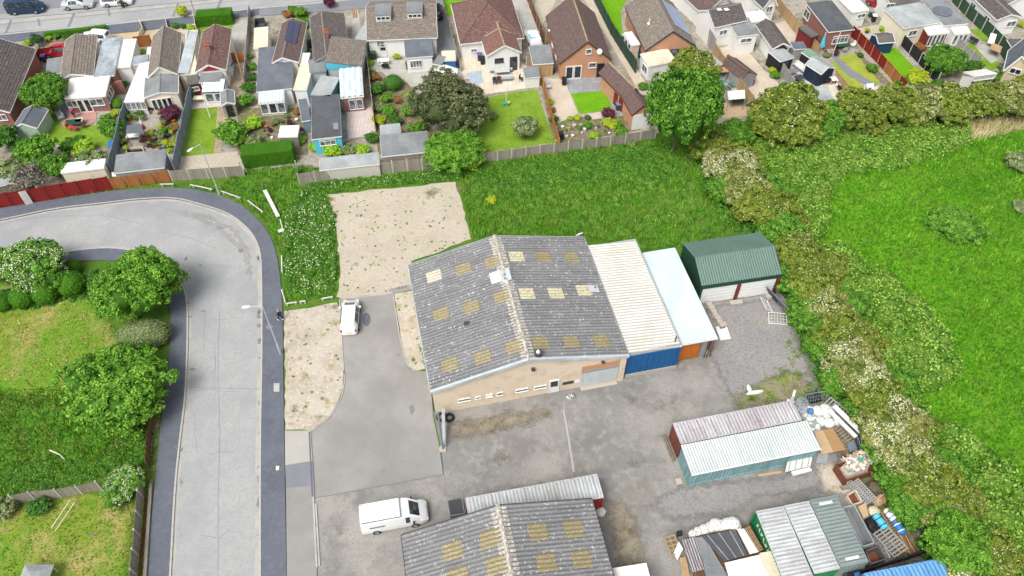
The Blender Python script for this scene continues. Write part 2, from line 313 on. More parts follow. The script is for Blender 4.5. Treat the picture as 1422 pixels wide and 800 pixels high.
 def mesh(s, name, uv=True):
  me = bpy.data.meshes.new(name); me.from_pydata(s.v, [], s.f)
  if any(s.mi): me.polygons.foreach_set('material_index', s.mi)
  if uv:
   lay = me.uv_layers.new(name='UVMap'); d = lay.data
   for p in me.polygons:
    fr = s.uf.get(p.index)
    if fr:
     for li in p.loop_indices: c = me.vertices[me.loops[li].vertex_index].co; d[li].uv = (c.dot(fr[0])-fr[2], c.dot(fr[1]))
     continue
    n = p.normal; h = Vector((-n.y, n.x, 0))
    if h.length < .12: h = Vector((1, 0, 0)); v = Vector((0, 1, 0))
    else: h.normalize(); v = n.cross(h)
    for li in p.loop_indices:
     c = me.vertices[me.loops[li].vertex_index].co; d[li].uv = (c.dot(h), c.dot(v))
  me.update(); return me
def obj(name, mb, m, parent=None, smooth=False):
 me = mb if isinstance(mb, bpy.types.Mesh) else mb.mesh(name)
 if not me.materials:
  for x in (m if isinstance(m, (list, tuple)) else [m]): me.materials.append(M[x] if isinstance(x, str) else x)
 o = bpy.data.objects.new(name, me); COL.objects.link(o)
 if parent is not None: o.parent = parent
 if smooth: me.polygons.foreach_set('use_smooth', [True]*len(me.polygons))
 return o
def share(o, parent=None, loc=None, rz=None, sc=None):
 c = o.copy(); COL.objects.link(c); c.parent = parent
 if loc is not None: c.location = loc
 if rz is not None: c.rotation_euler = (0, 0, rz)
 if sc is not None: c.scale = sc
 return c
def tag(o, label=None, cat=None, group=None, kind=None):
 if label: o['label'] = label
 if cat: o['category'] = cat
 if group: o['group'] = group
 if kind: o['kind'] = kind
 return o
def thing(name, label, cat, loc=(0, 0, 0), rz=0, group=None):
 o = bpy.data.objects.new(name, None); COL.objects.link(o); o.location = loc; o.rotation_euler = (0, 0, rz)
 o.empty_display_size = .3
 return tag(o, label, cat, group)
def copy_thing(root, loc, rz=0, label=None):
 r = root.copy(); COL.objects.link(r); r.location = loc; r.rotation_euler = (0, 0, rz)
 if label: r['label'] = label
 for ch in list(root.children):
  c = ch.copy(); COL.objects.link(c); c.parent = r
  for g in ch.children:
   d = g.copy(); COL.objects.link(d); d.parent = c
 return r
def struct(name, mb, m): return tag(obj(name, mb, m), kind='structure')
def catmull(P, n=6):
 P = [Vector(p[:2]) for p in P]; out = []
 for i in range(len(P)-1):
  a, b, c, d = P[max(i-1, 0)], P[i], P[i+1], P[min(i+2, len(P)-1)]
  for k in range(n):
   t = k/n; out.append(.5*((2*b)+(c-a)*t+(2*a-5*b+4*c-d)*t*t+(3*b-a-3*c+d)*t**3))
 out.append(P[-1]); return out
def rough_edge(pts, amp=.12, step=.8, seed=0):
 r = random.Random(seed); out = []; n = len(pts)
 for i in range(n):
  a, b = pts[i], pts[(i+1) % n]; L = (b-a).length; k = max(1, int(L/step)); nn = Vector((-(b-a).y, (b-a).x, 0))
  nn = nn.normalized() if nn.length > 0 else nn
  for j in range(k): out.append(a.lerp(b, j/k)+(nn*r.uniform(-amp, amp) if j else Vector()))
 return out
def patch(name, px, m, z=0.004, rough=0, th=None, world=False, seed=1):
 pts = [Vector((p[0], p[1], z)) if world else W(p[0], p[1], z) for p in px]
 if rough: pts = rough_edge(pts, rough, .7, seed)
 mb = MB(); tris = tessellate_polygon([pts])
 ids = [mb.pt(p) for p in pts]
 for t in tris:
  a, b, c = (pts[i] for i in t)
  t = list(t) if (b-a).cross(c-a).z > 0 else [t[0], t[2], t[1]]
  mb.f.append([ids[i] for i in t]); mb.mi.append(0)
 if th:
  n = len(pts)
  for i in range(n):
   a, b = pts[i], pts[(i+1) % n]; d = Vector((0, 0, -th)); mb.face((a, b, b+d, a+d))
 return struct(name, mb, m)
_soft = {}
def soft_mat(m):
 if m in _soft: return _soft[m]
 k = M[m].copy(); k.name = M[m].name+'_fading_edge'; n, l = k.node_tree.nodes, k.node_tree.links; b = n['Principled BSDF']
 at = n.new('ShaderNodeAttribute'); at.attribute_name = 'fade'; tc = n.new('ShaderNodeTexCoord')
 t = n.new('ShaderNodeTexNoise'); l.new(tc.outputs['Object'], t.inputs[0]); t.inputs['Scale'].default_value = 1.1; t.inputs['Detail'].default_value = 7; t.inputs['Roughness'].default_value = .72
 a = n.new('ShaderNodeMath'); a.operation = 'MULTIPLY_ADD'; l.new(t.outputs[0], a.inputs[0]); a.inputs[1].default_value = 2.6; a.inputs[2].default_value = -1.75
 c = n.new('ShaderNodeMath'); c.operation = 'MULTIPLY_ADD'; l.new(at.outputs['Fac'], c.inputs[0]); c.inputs[1].default_value = 1.9; l.new(a.outputs[0], c.inputs[2])
 r = n.new('ShaderNodeMapRange'); l.new(c.outputs[0], r.inputs[0]); r.inputs[1].default_value = 0; r.inputs[2].default_value = .9
 l.new(r.outputs[0], b.inputs['Alpha']); _soft[m] = k; return k
def soft_patch(name, px, m, z=.004, wd=1.0, step=.35, k=1.0):
 G = [W(a, b, z) for a, b in px]; P2 = [(g.x, g.y) for g in G]; xs = [g.x for g in G]; ys = [g.y for g in G]
 nx = int((max(xs)-min(xs))/step)+3; ny = int((max(ys)-min(ys))/step)+3
 X, Y = np.meshgrid(min(xs)-step+np.arange(nx)*step, min(ys)-step+np.arange(ny)*step); x, y = X.ravel(), Y.ravel(); ins = inside(P2, x, y)
 D = np.full(len(x), 1e9)
 for i in range(len(P2)):
  a, b = np.array(P2[i]), np.array(P2[(i+1) % len(P2)]); d = b-a; t = np.clip(((x-a[0])*d[0]+(y-a[1])*d[1])/(d@d+1e-9), 0, 1); D = np.minimum(D, np.hypot(x-a[0]-t*d[0], y-a[1]-t*d[1]))
 fade = np.where(ins, np.clip(D/wd, 0, 1), 0)*k
 idx = np.arange(nx*ny).reshape(ny, nx); F = np.stack([idx[:-1, :-1], idx[:-1, 1:], idx[1:, 1:], idx[1:, :-1]], -1).reshape(-1, 4)
 F = F[fade[F].max(1) > 0]; u, inv = np.unique(F, return_inverse=True); F = inv.reshape(-1, 4)
 me = np_mesh(name, np.stack([x[u], y[u], np.full(len(u), z)], 1), F, None); a = me.attributes.new('fade', 'FLOAT', 'POINT'); a.data.foreach_set('value', fade[u].astype(np.float32))
 return struct(name, me, soft_mat(m))
def inside(poly, x, y):
 c = np.zeros(len(x), bool); n = len(poly)
 for i in range(n):
  x1, y1 = poly[i]; x2, y2 = poly[(i+1) % n]
  k = ((y1 > y) != (y2 > y)) & (x < (x2-x1)*(y-y1)/((y2-y1) or 1e-9)+x1); c ^= k
 return c
def np_mesh(name, V, F, tint=None, m=None):
 me = bpy.data.meshes.new(name); nv, nf, k = len(V), len(F), F.shape[1]
 me.vertices.add(nv); me.vertices.foreach_set('co', V.astype(np.float32).ravel())
 me.loops.add(nf*k); me.loops.foreach_set('vertex_index', F.astype(np.int32).ravel())
 me.polygons.add(nf); me.polygons.foreach_set('loop_start', np.arange(0, nf*k, k, dtype=np.int32))
 me.update(calc_edges=True)
 if tint is not None:
  a = me.attributes.new('tint', 'FLOAT', 'FACE'); a.data.foreach_set('value', tint.astype(np.float32))
 if m: me.materials.append(M[m] if isinstance(m, str) else m)
 return me
# ---------------------------------------------------------------- vegetation
FK = .98
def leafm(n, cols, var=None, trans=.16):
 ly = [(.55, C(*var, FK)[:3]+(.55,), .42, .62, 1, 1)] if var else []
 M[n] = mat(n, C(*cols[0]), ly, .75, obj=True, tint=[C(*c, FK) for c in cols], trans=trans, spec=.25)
leafm('leaf_mid', ((38, 78, 18), (82, 134, 36), (138, 182, 70)))
leafm('leaf_bright', ((50, 94, 18), (94, 146, 38), (146, 190, 74)))
leafm('leaf_dark', ((44, 84, 26), (70, 118, 40), (104, 150, 62)))
leafm('leaf_olive', ((44, 58, 32), (88, 102, 62), (160, 158, 116)), (80, 90, 52))
leafm('leaf_hawthorn', ((44, 70, 18), (108, 128, 40), (168, 178, 84)), (122, 136, 46))
leafm('leaf_hawthorn_pale', ((56, 78, 28), (122, 136, 62), (192, 194, 128)), (146, 144, 80))
leafm('leaf_yellow', ((128, 148, 26), (168, 184, 40), (206, 214, 80)))
leafm('leaf_lime', ((100, 146, 20), (146, 190, 40), (190, 220, 80)))
leafm('leaf_grey', ((84, 104, 62), (124, 140, 90), (168, 178, 126)))
leafm('leaf_purple', ((64, 26, 46), (96, 44, 66), (132, 76, 92)))
leafm('leaf_bronze', ((112, 78, 44), (150, 108, 60), (184, 144, 92)))
leafm('leaf_bare', ((96, 92, 84), (120, 114, 102), (150, 146, 126)))
leafm('leaf_clipped', ((48, 92, 14), (74, 128, 22), (104, 160, 40)))
leafm('leaf_bramble', ((38, 76, 14), (104, 154, 42), (178, 208, 100)), (118, 146, 60))
leafm('leaf_pine', ((36, 66, 28), (58, 94, 44), (88, 126, 66)))
leafm('blossom', ((196, 198, 156), (220, 220, 190), (240, 240, 222)), trans=.1)
leafm('blossom_pink', ((216, 130, 170), (232, 160, 190), (246, 210, 224)), trans=.1)
leafm('blade_field', ((54, 110, 10), (102, 164, 26), (164, 206, 72)), (112, 152, 44))
leafm('blade_long', ((60, 116, 22), (104, 164, 42), (156, 198, 90)), (112, 144, 62))
leafm('blade_dry', ((150, 150, 70), (186, 174, 104), (216, 204, 150)))
leafm('blade_straw', ((186, 172, 120), (210, 198, 152), (232, 222, 186)))
leafm('blade_lawn', ((96, 140, 26), (124, 164, 42), (158, 190, 72)))
leafm('blade_yellowgreen', ((90, 134, 28), (126, 164, 48), (168, 190, 84)))
M['bark'] = mat('bark', C(112, 96, 80), ((5, C(70, 60, 50)[:3]+(.6,), .45, .6, 1, .3),), .95, bump=(14, .03))
M['stemdark'] = mat('twigs', C(92, 82, 68), (), .95)
def leaves(P, N, size, rng, asp=.62, up=.35, spread=.7):
 """quads at points P facing roughly N"""
 n = len(P); D = N + rng.normal(0, spread, (n, 3)) + np.array([0, 0, up]); D /= np.linalg.norm(D, axis=1)[:, None]+1e-9
 R = rng.normal(0, 1, (n, 3)); U = np.cross(D, R); U /= np.linalg.norm(U, axis=1)[:, None]+1e-9; Vv = np.cross(D, U)
 s = (size*rng.uniform(.6, 1.35, n))[:, None]
 a = P+U*s*.5; b = P+Vv*s*.5*asp; c = P-U*s*.5; d = P-Vv*s*.5*asp
 V = np.stack([a, b, c, d], 1).reshape(-1, 3); F = np.arange(4*n).reshape(n, 4)
 return V, F
def crown(name, seed, lobes, leaf, n, clump=.34, K=None, m='leaf_mid', core=True, flat=0.0, corek=.74):
 """lobes: (x,y,z,rx,ry,rz) in units; leaf size in the same units; clumps of leaves spread over every lobe"""
 rng = np.random.default_rng(seed); L = np.array(lobes, float)
 area = (L[:, 3]*L[:, 4]*L[:, 5])**(2/3); K = K or int(60+40*len(lobes))
 li = rng.choice(len(L), K, p=area/area.sum())
 d = rng.normal(0, 1, (K, 3)); d[:, 2] = np.where(d[:, 2] < -.35, -d[:, 2], d[:, 2]); d /= np.linalg.norm(d, axis=1)[:, None]
 rad = rng.uniform(.78, 1.04, K)[:, None]
 c = L[li, :3] + d*L[li, 3:]*rad
 csz = clump*rng.uniform(.6, 1.3, K)*(area[li]**.5)**.5
 ct = rng.uniform(-.22, .22, K)
 k = rng.choice(K, n, p=csz**2/(csz**2).sum())
 q = rng.normal(0, 1, (n, 3)); q /= np.linalg.norm(q, axis=1)[:, None]
 dn = d[k]; dot = (q*dn).sum(1); q = np.where((dot < -.1)[:, None], q-2*dot[:, None]*dn, q)
 r = rng.uniform(.55, 1.05, n)[:, None]
 P = c[k] + q*csz[k][:, None]*r*np.array([1, 1, .8-flat])
 V, F = leaves(P, q*.8+dn*.5, leaf, rng)
 t = np.clip(.5+ct[k]+rng.normal(0, .24, n), 0, 1)
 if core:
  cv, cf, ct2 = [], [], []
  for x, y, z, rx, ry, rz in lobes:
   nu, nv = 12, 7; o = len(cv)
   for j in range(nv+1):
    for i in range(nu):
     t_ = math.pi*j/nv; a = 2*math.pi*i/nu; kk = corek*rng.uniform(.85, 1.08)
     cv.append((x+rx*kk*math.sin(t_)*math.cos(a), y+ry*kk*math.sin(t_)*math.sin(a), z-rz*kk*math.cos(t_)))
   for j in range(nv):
    for i in range(nu): cf.append([o+j*nu+i, o+j*nu+(i+1) % nu, o+(j+1)*nu+(i+1) % nu, o+(j+1)*nu+i]); ct2.append(.12)  # core tint near the dark end: painted shade inside the crown
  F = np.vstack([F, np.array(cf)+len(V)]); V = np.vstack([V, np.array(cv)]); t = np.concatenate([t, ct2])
 me = np_mesh(name, V, F, t, m); me['c'] = 0
 return me, c, d, csz
def blossoms(name, seed, c, d, csz, n, size, frac=.5, m='blossom', patchy=.9):
 rng = np.random.default_rng(seed); K = len(c); up = np.where(d[:, 2] > -.1)[0]
 ph = rng.uniform(0, 9); w = np.sin(c[:, 0]*patchy*5+ph)+np.sin(c[:, 1]*patchy*5+2*ph)
 up = np.array([u for u in up if w[u] > np.quantile(w[up], 1-frac)])
 k = rng.choice(up, n); q = rng.normal(0, 1, (n, 3)); q /= np.linalg.norm(q, axis=1)[:, None]
 dn = d[k]; dot = (q*dn).sum(1); q = np.where((dot < 0)[:, None], q-2*dot[:, None]*dn, q)
 P = c[k]+q*csz[k][:, None]*1.12*np.array([1, 1, .9]); V, F = leaves(P, q, size, rng, asp=.9, up=.5, spread=.4)
 return np_mesh(name, V, F, rng.uniform(0, 1, n), m)
def lob(seed, n, spread=.55, r=(.38, .56), flat=.8, zc=0.0):
 g = random.Random(seed); out = [(0, 0, zc, .66, .66, .62*flat+.05)]
 for i in range(n):
  a = 2*math.pi*(i+g.uniform(-.3, .3))/n; rr = g.uniform(*r); s = spread*g.uniform(.8, 1.15)
  out.append((math.cos(a)*s, math.sin(a)*s, g.uniform(-.3, .32)*flat+zc, rr, rr*g.uniform(.8, 1.1), rr*flat*g.uniform(.85, 1.15)))
 return out
# crown shapes, radius about 1 (scaled when placed)
CR = {}
def reg(key, seed, nl, leaf, n, m, bl=None, **k):
 lk = {a: k.pop(a) for a in ('spread', 'r', 'flat', 'zc') if a in k}
 me, c, d, s = crown(key+'_crown', seed, lob(seed, nl, **lk), leaf, n, m=m, **k)
 CR[key] = (me, blossoms(key+'_blossom', seed+5, c, d, s, bl[0], bl[1], bl[2], bl[3] if len(bl) > 3 else 'blossom') if bl else None)
reg('big', 1, 12, .062, 26000, 'leaf_mid', clump=.19, K=520)
reg('bigb', 2, 13, .06, 28000, 'leaf_bright', clump=.16, K=700)
reg('olive', 3, 11, .06, 26000, 'leaf_olive', clump=.15, K=620, flat=.95)
reg('hawf', 4, 10, .065, 22000, 'leaf_mid', (3000, .036, .8), clump=.18, K=420)
HAW = [('haw%d' % i) for i in range(5)]
for i, (mm, bl) in enumerate((('leaf_hawthorn', (500, .036, .4)), ('leaf_hawthorn_pale', (3200, .04, .6)), ('leaf_hawthorn', (200, .036, .3)), ('leaf_hawthorn_pale', (1500, .038, .5)), ('leaf_mid', None))):
 reg(HAW[i], 20+i, 9, .075, 19000, mm, bl, clump=.17, K=430, spread=.6)
for i, (mm, ky) in enumerate((('leaf_mid', 'sm'), ('leaf_bright', 'sb'), ('leaf_dark', 'sd'), ('leaf_yellow', 'sy'), ('leaf_lime', 'sl'), ('leaf_purple', 'sp'), ('leaf_grey', 'sg'), ('leaf_bronze', 'sr'), ('leaf_bare', 'sx'), ('leaf_pine', 'st'))):
 reg(ky, 40+i, 7, .13, 3200 if ky != 'sx' else 1200, mm, clump=.24, K=130, core=ky != 'sx')
def ball(key, seed, m, n=2600, leaf=.1, j=.05):
 rng = np.random.default_rng(seed); q = rng.normal(0, 1, (n, 3)); q /= np.linalg.norm(q, axis=1)[:, None]
 P = q*(rng.uniform(.93, 1.04, n)+j*np.sin(q[:, 0]*7+seed)*np.sin(q[:, 1]*6))[:, None]; V, F = leaves(P, q, leaf, rng, spread=.45, up=.1)
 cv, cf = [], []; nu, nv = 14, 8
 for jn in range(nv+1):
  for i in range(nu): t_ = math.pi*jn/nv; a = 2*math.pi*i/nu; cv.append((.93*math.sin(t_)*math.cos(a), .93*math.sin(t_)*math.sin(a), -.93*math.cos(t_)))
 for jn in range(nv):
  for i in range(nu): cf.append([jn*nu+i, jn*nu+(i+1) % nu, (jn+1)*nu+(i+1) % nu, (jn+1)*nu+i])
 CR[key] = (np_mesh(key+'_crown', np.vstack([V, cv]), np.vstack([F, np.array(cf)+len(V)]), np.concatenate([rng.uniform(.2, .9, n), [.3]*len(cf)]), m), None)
ball('ball', 61, 'leaf_clipped'); ball('ballm', 62, 'leaf_mid', 2200, .12); ball('balld', 63, 'leaf_dark'); ball('ballg', 64, 'leaf_grey', 3000, .09)
_tr = {}
def trunk_mesh(key, h, r, limbs=4, seed=0):
 g = random.Random(seed); mb = MB(); top = Vector((g.uniform(-.1, .1), g.uniform(-.1, .1), h))
 mid = Vector((g.uniform(-.06, .06), g.uniform(-.06, .06), h*.45)); mb.tube((0, 0, 0), mid, r, r*.75, 7); mb.tube(mid, top, r*.75, r*.4, 7)
 for i in range(limbs):
  a = 2*math.pi*i/limbs+g.uniform(-.4, .4); s = mid.lerp(top, g.uniform(0, .7))
  e = s+Vector((math.cos(a)*h*.4, math.sin(a)*h*.4, h*g.uniform(.3, .5))); mb.tube(s, e, r*.4, r*.12, 5)
 return mb.mesh('trunk')
def plant(name, label, kind, px, py, wpx, zc=.8, hk=None, rz=None, cat=None, group=None, sq=1.0, seedt=0, zbase=0):
 """crown seen wpx photo pixels wide with its middle at (px,py); it stands on the ground below; hk: crown half height / half width"""
 key = kind; me, bl = CR[key]
 r = wpx*.5*mpp(px, py)*.97
 hk = hk if hk else .8; z = zbase+max(r*hk*zc, .12) if zc < 5 else zc
 for _ in range(3):
  p = W(px, py, z)
 t = thing(name, label, cat or ('tree' if 'tree' in name else 'hedge' if 'hedge' in name else 'bush'), (p.x, p.y, zbase), rz if rz is not None else random.uniform(0, 6.28), group)
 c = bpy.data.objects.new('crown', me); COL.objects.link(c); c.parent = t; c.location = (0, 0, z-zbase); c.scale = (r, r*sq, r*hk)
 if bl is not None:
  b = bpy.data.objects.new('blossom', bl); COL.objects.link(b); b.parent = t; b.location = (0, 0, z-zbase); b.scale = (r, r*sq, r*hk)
 k = ('t', round(z, 1) > 2)
 if k not in _tr: _tr[k] = trunk_mesh('trunk', 1, .05 if k[1] else .06, seed=3); _tr[k].materials.append(M['bark'])
 s = bpy.data.objects.new('trunk', _tr[k]); COL.objects.link(s); s.parent = t; s.scale = (min(r, 2.5), min(r, 2.5), max(z-zbase, .1))
 return t
def hedge_block(name, label, pts, wd, h, m='leaf_clipped', dens=190, leaf=.1, seed=5, cat='hedge', bump=.05, px=True, z0=0):
 """clipped hedge along a line of photo points (at half its height)"""
 rng = np.random.default_rng(seed); Q = [W(a, b, h*.5+z0) if px else Vector((a, b, 0)) for a, b in pts]; o = Vector((Q[0].x, Q[0].y, z0))
 t = thing(name, label, cat, o); P, N = [], []; mb = MB()
 for a, b in zip(Q, Q[1:]):
  d = b-a; d.z = 0; L = d.length; u = d.normalized(); n = Vector((-u.y, u.x, 0)); a0 = Vector((a.x, a.y, 0))-Vector((o.x, o.y, 0))
  c = a0+u*L/2+Vector((0, 0, h*.5)); mb.box(c, (L-.1, wd*.9, h*.95), math.atan2(u.y, u.x))
  for s, wa, nn, f in ((L*h, 'f', -n, 0), (L*h, 'b', n, 0), (L*wd, 't', Vector((0, 0, 1)), 0), (wd*h, 'e', -u, 0), (wd*h, 'g', u, 0)):
   k = int(s*dens); r1, r2 = rng.uniform(0, 1, k), rng.uniform(0, 1, k); j = rng.normal(0, bump, k)
   au = np.array(u); an = np.array(n); a00 = np.array(a0); up = np.array([0, 0, 1.])
   if wa in 'fb': sg = -1 if wa == 'f' else 1; X = a00+np.outer(r1*L, au)+np.outer(sg*wd/2+j, an)+np.outer(r2*h, up)
   elif wa == 't': X = a00+np.outer(r1*L, au)+np.outer((r2-.5)*wd, an)+np.outer(h+j+bump*np.sin(r1*L*2.3)*.8, up)
   else: X = a00+np.outer((0 if wa == 'e' else L)+j, au)+np.outer((r1-.5)*wd, an)+np.outer(r2*h, up)
   P.append(X); N.append(np.tile(np.array(nn), (k, 1)))
 P = np.vstack(P); N = np.vstack(N); V, F = leaves(P, N, leaf, rng, spread=.5, up=.15)
 me = np_mesh('foliage', V, F, np.clip(rng.normal(.5, .2, len(F)), 0, 1), m); obj('foliage', me, m, t)
 c = mb.mesh('core'); at = c.attributes.new('tint', 'FLOAT', 'FACE'); at.data.foreach_set('value', [.25]*len(c.polygons)); obj('stems', c, m, t)  # solid filler box inside the leaves, in a dark leaf tint
 return t
def thicket(name, label, poly, r, h, dens, leaf, m, seed=9, kind='stuff', bl=None, spacing=.9):
 """bramble or weed mass: overlapping leafy mounds over a photo polygon"""
 rng = np.random.default_rng(seed); G = [W(a, b, 0) for a, b in poly]; G = [(g.x, g.y) for g in G]
 xs, ys = [g[0] for g in G], [g[1] for g in G]; Aa = (max(xs)-min(xs))*(max(ys)-min(ys))
 n = int(Aa*spacing/r**2); X = rng.uniform(min(xs), max(xs), n); Y = rng.uniform(min(ys), max(ys), n); k = inside(G, X, Y); X, Y = X[k], Y[k]; n = len(X)
 R = r*rng.uniform(.6, 1.3, n); H = h*rng.uniform(.65, 1.15, n); T = rng.uniform(-.12, .12, n)
 cnt = int((R**2*math.pi*2*dens).sum()); i = rng.choice(n, cnt, p=R**2/(R**2).sum())
 q = rng.normal(0, 1, (cnt, 3)); q[:, 2] = abs(q[:, 2]); q /= np.linalg.norm(q, axis=1)[:, None]
 f = rng.uniform(.75, 1.06, cnt)
 P = np.stack([X[i]+q[:, 0]*R[i]*f, Y[i]+q[:, 1]*R[i]*f, q[:, 2]*H[i]*f+.03], 1)
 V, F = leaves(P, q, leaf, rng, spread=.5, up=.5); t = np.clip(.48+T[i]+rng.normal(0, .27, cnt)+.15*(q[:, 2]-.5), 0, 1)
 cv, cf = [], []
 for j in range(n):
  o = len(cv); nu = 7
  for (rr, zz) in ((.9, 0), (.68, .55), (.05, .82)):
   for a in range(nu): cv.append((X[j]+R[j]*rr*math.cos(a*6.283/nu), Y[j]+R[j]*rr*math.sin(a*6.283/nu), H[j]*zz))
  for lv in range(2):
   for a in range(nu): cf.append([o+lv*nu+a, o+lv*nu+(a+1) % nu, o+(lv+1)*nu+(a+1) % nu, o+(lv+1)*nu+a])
 F = np.vstack([F, np.array(cf)+len(V)]); V = np.vstack([V, cv]); t = np.concatenate([t, [.2]*len(cf)])  # mound cores tinted darker: shade between leaves put into the colour
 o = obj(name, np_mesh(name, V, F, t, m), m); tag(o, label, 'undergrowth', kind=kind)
 if bl:
  c = rng.choice(cnt, bl); Vb, Fb = leaves(P[c]+np.array([0, 0, .12]), q[c], .12, rng, asp=.95, up=1.2, spread=.3)
  obj('flower_head', np_mesh('flower_head', Vb, Fb, rng.uniform(0, 1, bl), 'blossom'), 'blossom', o)['kind'] = 'stuff'
 return o
def grass(name, label, poly, dens, h, wd, m, seed=3, patchy=0, lean=.5, world=False):
 rng = np.random.default_rng(seed); G = poly if world else [W(a, b, 0) for a, b in poly]; G = [(g[0], g[1]) for g in G]
 xs, ys = [g[0] for g in G], [g[1] for g in G]
 n = int((max(xs)-min(xs))*(max(ys)-min(ys))*dens); X = rng.uniform(min(xs), max(xs), n); Y = rng.uniform(min(ys), max(ys), n); k = inside(G, X, Y)
 if patchy:
  f = np.sin(X*.9+seed)*np.sin(Y*1.1+2*seed)+.7*np.sin(X*2.3+Y*1.7+seed)+.5*np.sin(Y*3.1-X*2.9)+rng.normal(0, .25, n); k &= f > patchy
 X, Y = X[k], Y[k]; n = len(X)
 cl = np.sin(X*1.3+np.sin(Y*.7)*2)*np.sin(Y*1.6+np.sin(X*.9)*2)
 out = []
 a = rng.uniform(0, 6.283, n); hh = h*rng.uniform(.5, 1.3, n)*(1+.35*cl); ln = rng.uniform(.1, 1, n)*lean*hh; b = rng.uniform(0, 6.283, n)
 w = wd*rng.uniform(.6, 1.3, n)
 A0 = np.stack([X-np.cos(a)*w, Y-np.sin(a)*w, np.full(n, -.01)], 1); A1 = np.stack([X+np.cos(a)*w, Y+np.sin(a)*w, np.full(n, -.01)], 1)
 T = np.stack([X+np.cos(b)*ln, Y+np.sin(b)*ln, hh], 1)
 V = np.stack([A0, A1, T], 1).reshape(-1, 3); F = np.arange(3*n).reshape(n, 3)
 o = obj(name, np_mesh(name, V, F, np.clip(.5+.22*cl+rng.normal(0, .18, n), 0, 1), m), m); tag(o, label, 'grass', kind='stuff'); return o
# ---------------------------------------------------------------- the ground and its surfaces
gb = MB(); gb.face([(-500, -300, -.02), (500, -300, -.02), (500, 700, -.02), (-500, 700, -.02)]); struct('ground', gb, 'g_base')
# long curving road and its pavements
OK = catmull([(-160, 322), (-60, 313), (0, 306), (75, 291), (150, 282), (195, 277), (240, 276), (277, 284), (315, 297), (337, 312), (352, 329), (361, 353), (363, 389), (363.5, 450), (363, 520), (361.5, 600), (361, 700), (361, 800), (360, 950), (359, 1150)])
IK = catmull([(-160, 385), (-60, 372), (0, 362), (82, 352), (112, 347.5), (142, 345), (169, 346), (200, 352), (225, 364), (241, 379), (255, 400), (260, 422), (261, 452), (260, 500), (257, 556), (249, 624), (243, 690), (237, 800), (228, 950), (217, 1150)])
OP = catmull([(-160, 305), (-60, 298), (0, 289), (80, 276), (157, 265), (225, 261), (262, 262), (300, 270), (330, 282), (352, 299), (371, 321), (383, 350), (389, 387), (392, 430), (393, 500), (394.5, 610), (396, 690), (398, 800), (401, 950), (404, 1150)])
IP = catmull([(-160, 402), (-60, 388), (0, 376), (80, 366), (105, 363), (140, 361), (170, 364), (200, 373), (218, 384), (231, 402), (236, 432), (235.5, 482), (232, 520), (225, 575), (219, 631), (213, 690), (203, 800), (188, 950), (170, 1150)])
patch('road', [p for p in OK]+[p for p in reversed(IK)], 'asphalt_road', .004)
def off(line, d):
 Q = [W(p[0], p[1], 0) for p in line]; out = []
 for i, q in enumerate(Q):
  t = (Q[min(i+1, len(Q)-1)]-Q[max(i-1, 0)]).normalized(); out.append(q+Vector((-t.y, t.x, 0))*d)
 return out
def band(name, a, b, m, z, h=None):
 mb = MB()
 for i in range(len(a)-1):
  q = [a[i], a[i+1], b[i+1], b[i]]; top = [Vector((p.x, p.y, z)) for p in q]
  if ((top[1]-top[0]).cross(top[2]-top[0])).z < 0: top = top[::-1]
  mb.face(top)
  if h:
   for j in range(4): c, d = top[j], top[(j+1) % 4]; mb.face((c, d, d-Vector((0, 0, h)), c-Vector((0, 0, h))))
 return struct(name, mb, m)
band('road_edge', off(OK, 0), off(OK, -.4), 'road_edge', .008)
band('road_edge', off(IK, 0), off(IK, .3), 'road_edge', .008)
def pavement(pol, m, nm='pavement'): return patch(nm, pol, m, .1, th=.12)
pavement(OK+OP[::-1], 'asphalt_dark'); pavement(IK+IP[::-1], 'asphalt_dark')
def kerbs(line, d, n=2):
 Q = off(line, d); L = [0]
 for a, b in zip(Q, Q[1:]): L.append(L[-1]+(b-a).length)
 kb = tag(bpy.data.objects.new('kerb', None), kind='structure'); COL.objects.link(kb)
 me = MB().box((0, 0, .055), (.9, .15, .13)).mesh('kerbstone'); me.materials.append(M['kerb']); s = .5; i = 0
 while s < L[-1]:
  while i < len(L)-2 and L[i+1] < s: i += 1
  f = (s-L[i])/max(L[i+1]-L[i], 1e-6); p = Q[i].lerp(Q[i+1], f); t = Q[i+1]-Q[i]
  if p.y > 12 and p.x > -75:
   o = bpy.data.objects.new('kerbstone', me); COL.objects.link(o); o.parent = kb; o.location = (p.x, p.y, 0); o.rotation_euler.z = math.atan2(t.y, t.x)
  s += .93
kerbs(OK, .02); kerbs(IK, -.02)
# tar joints, cracks and marks in the road
def crack(px, wd, m='asphalt_dark', z=.009, nm='road_joint', jit=.04):
 Q = [W(a, b, z) for a, b in px]; P = []
 for a, b in zip(Q, Q[1:]):
  k = max(2, int((b-a).length/.35)); P += [a.lerp(b, j/k)+Vector((random.uniform(-jit, jit), random.uniform(-jit, jit), 0)) for j in range(k)]
 P.append(Q[-1]); mb = MB()
 for i in range(len(P)-1):
  d = (P[i+1]-P[i]).normalized(); n = Vector((-d.y, d.x, 0))*wd*.5; mb.face((P[i]-n, P[i+1]-n, P[i+1]+n, P[i]+n))
 return struct(nm, mb, m)
for c_ in (((262, 537), (300, 539), (360, 540)), ((225, 322), (262, 330), (300, 345)), ((285, 310), (303, 320), (320, 335), (333, 346)), ((305, 430), (303, 500), (305, 600), (303, 700), (303, 800)),
           ((196, 280), (240, 292), (268, 306)), ((20, 305), (80, 300), (150, 300), (200, 312))):
 crack(c_, .05, 'asphalt_mid')
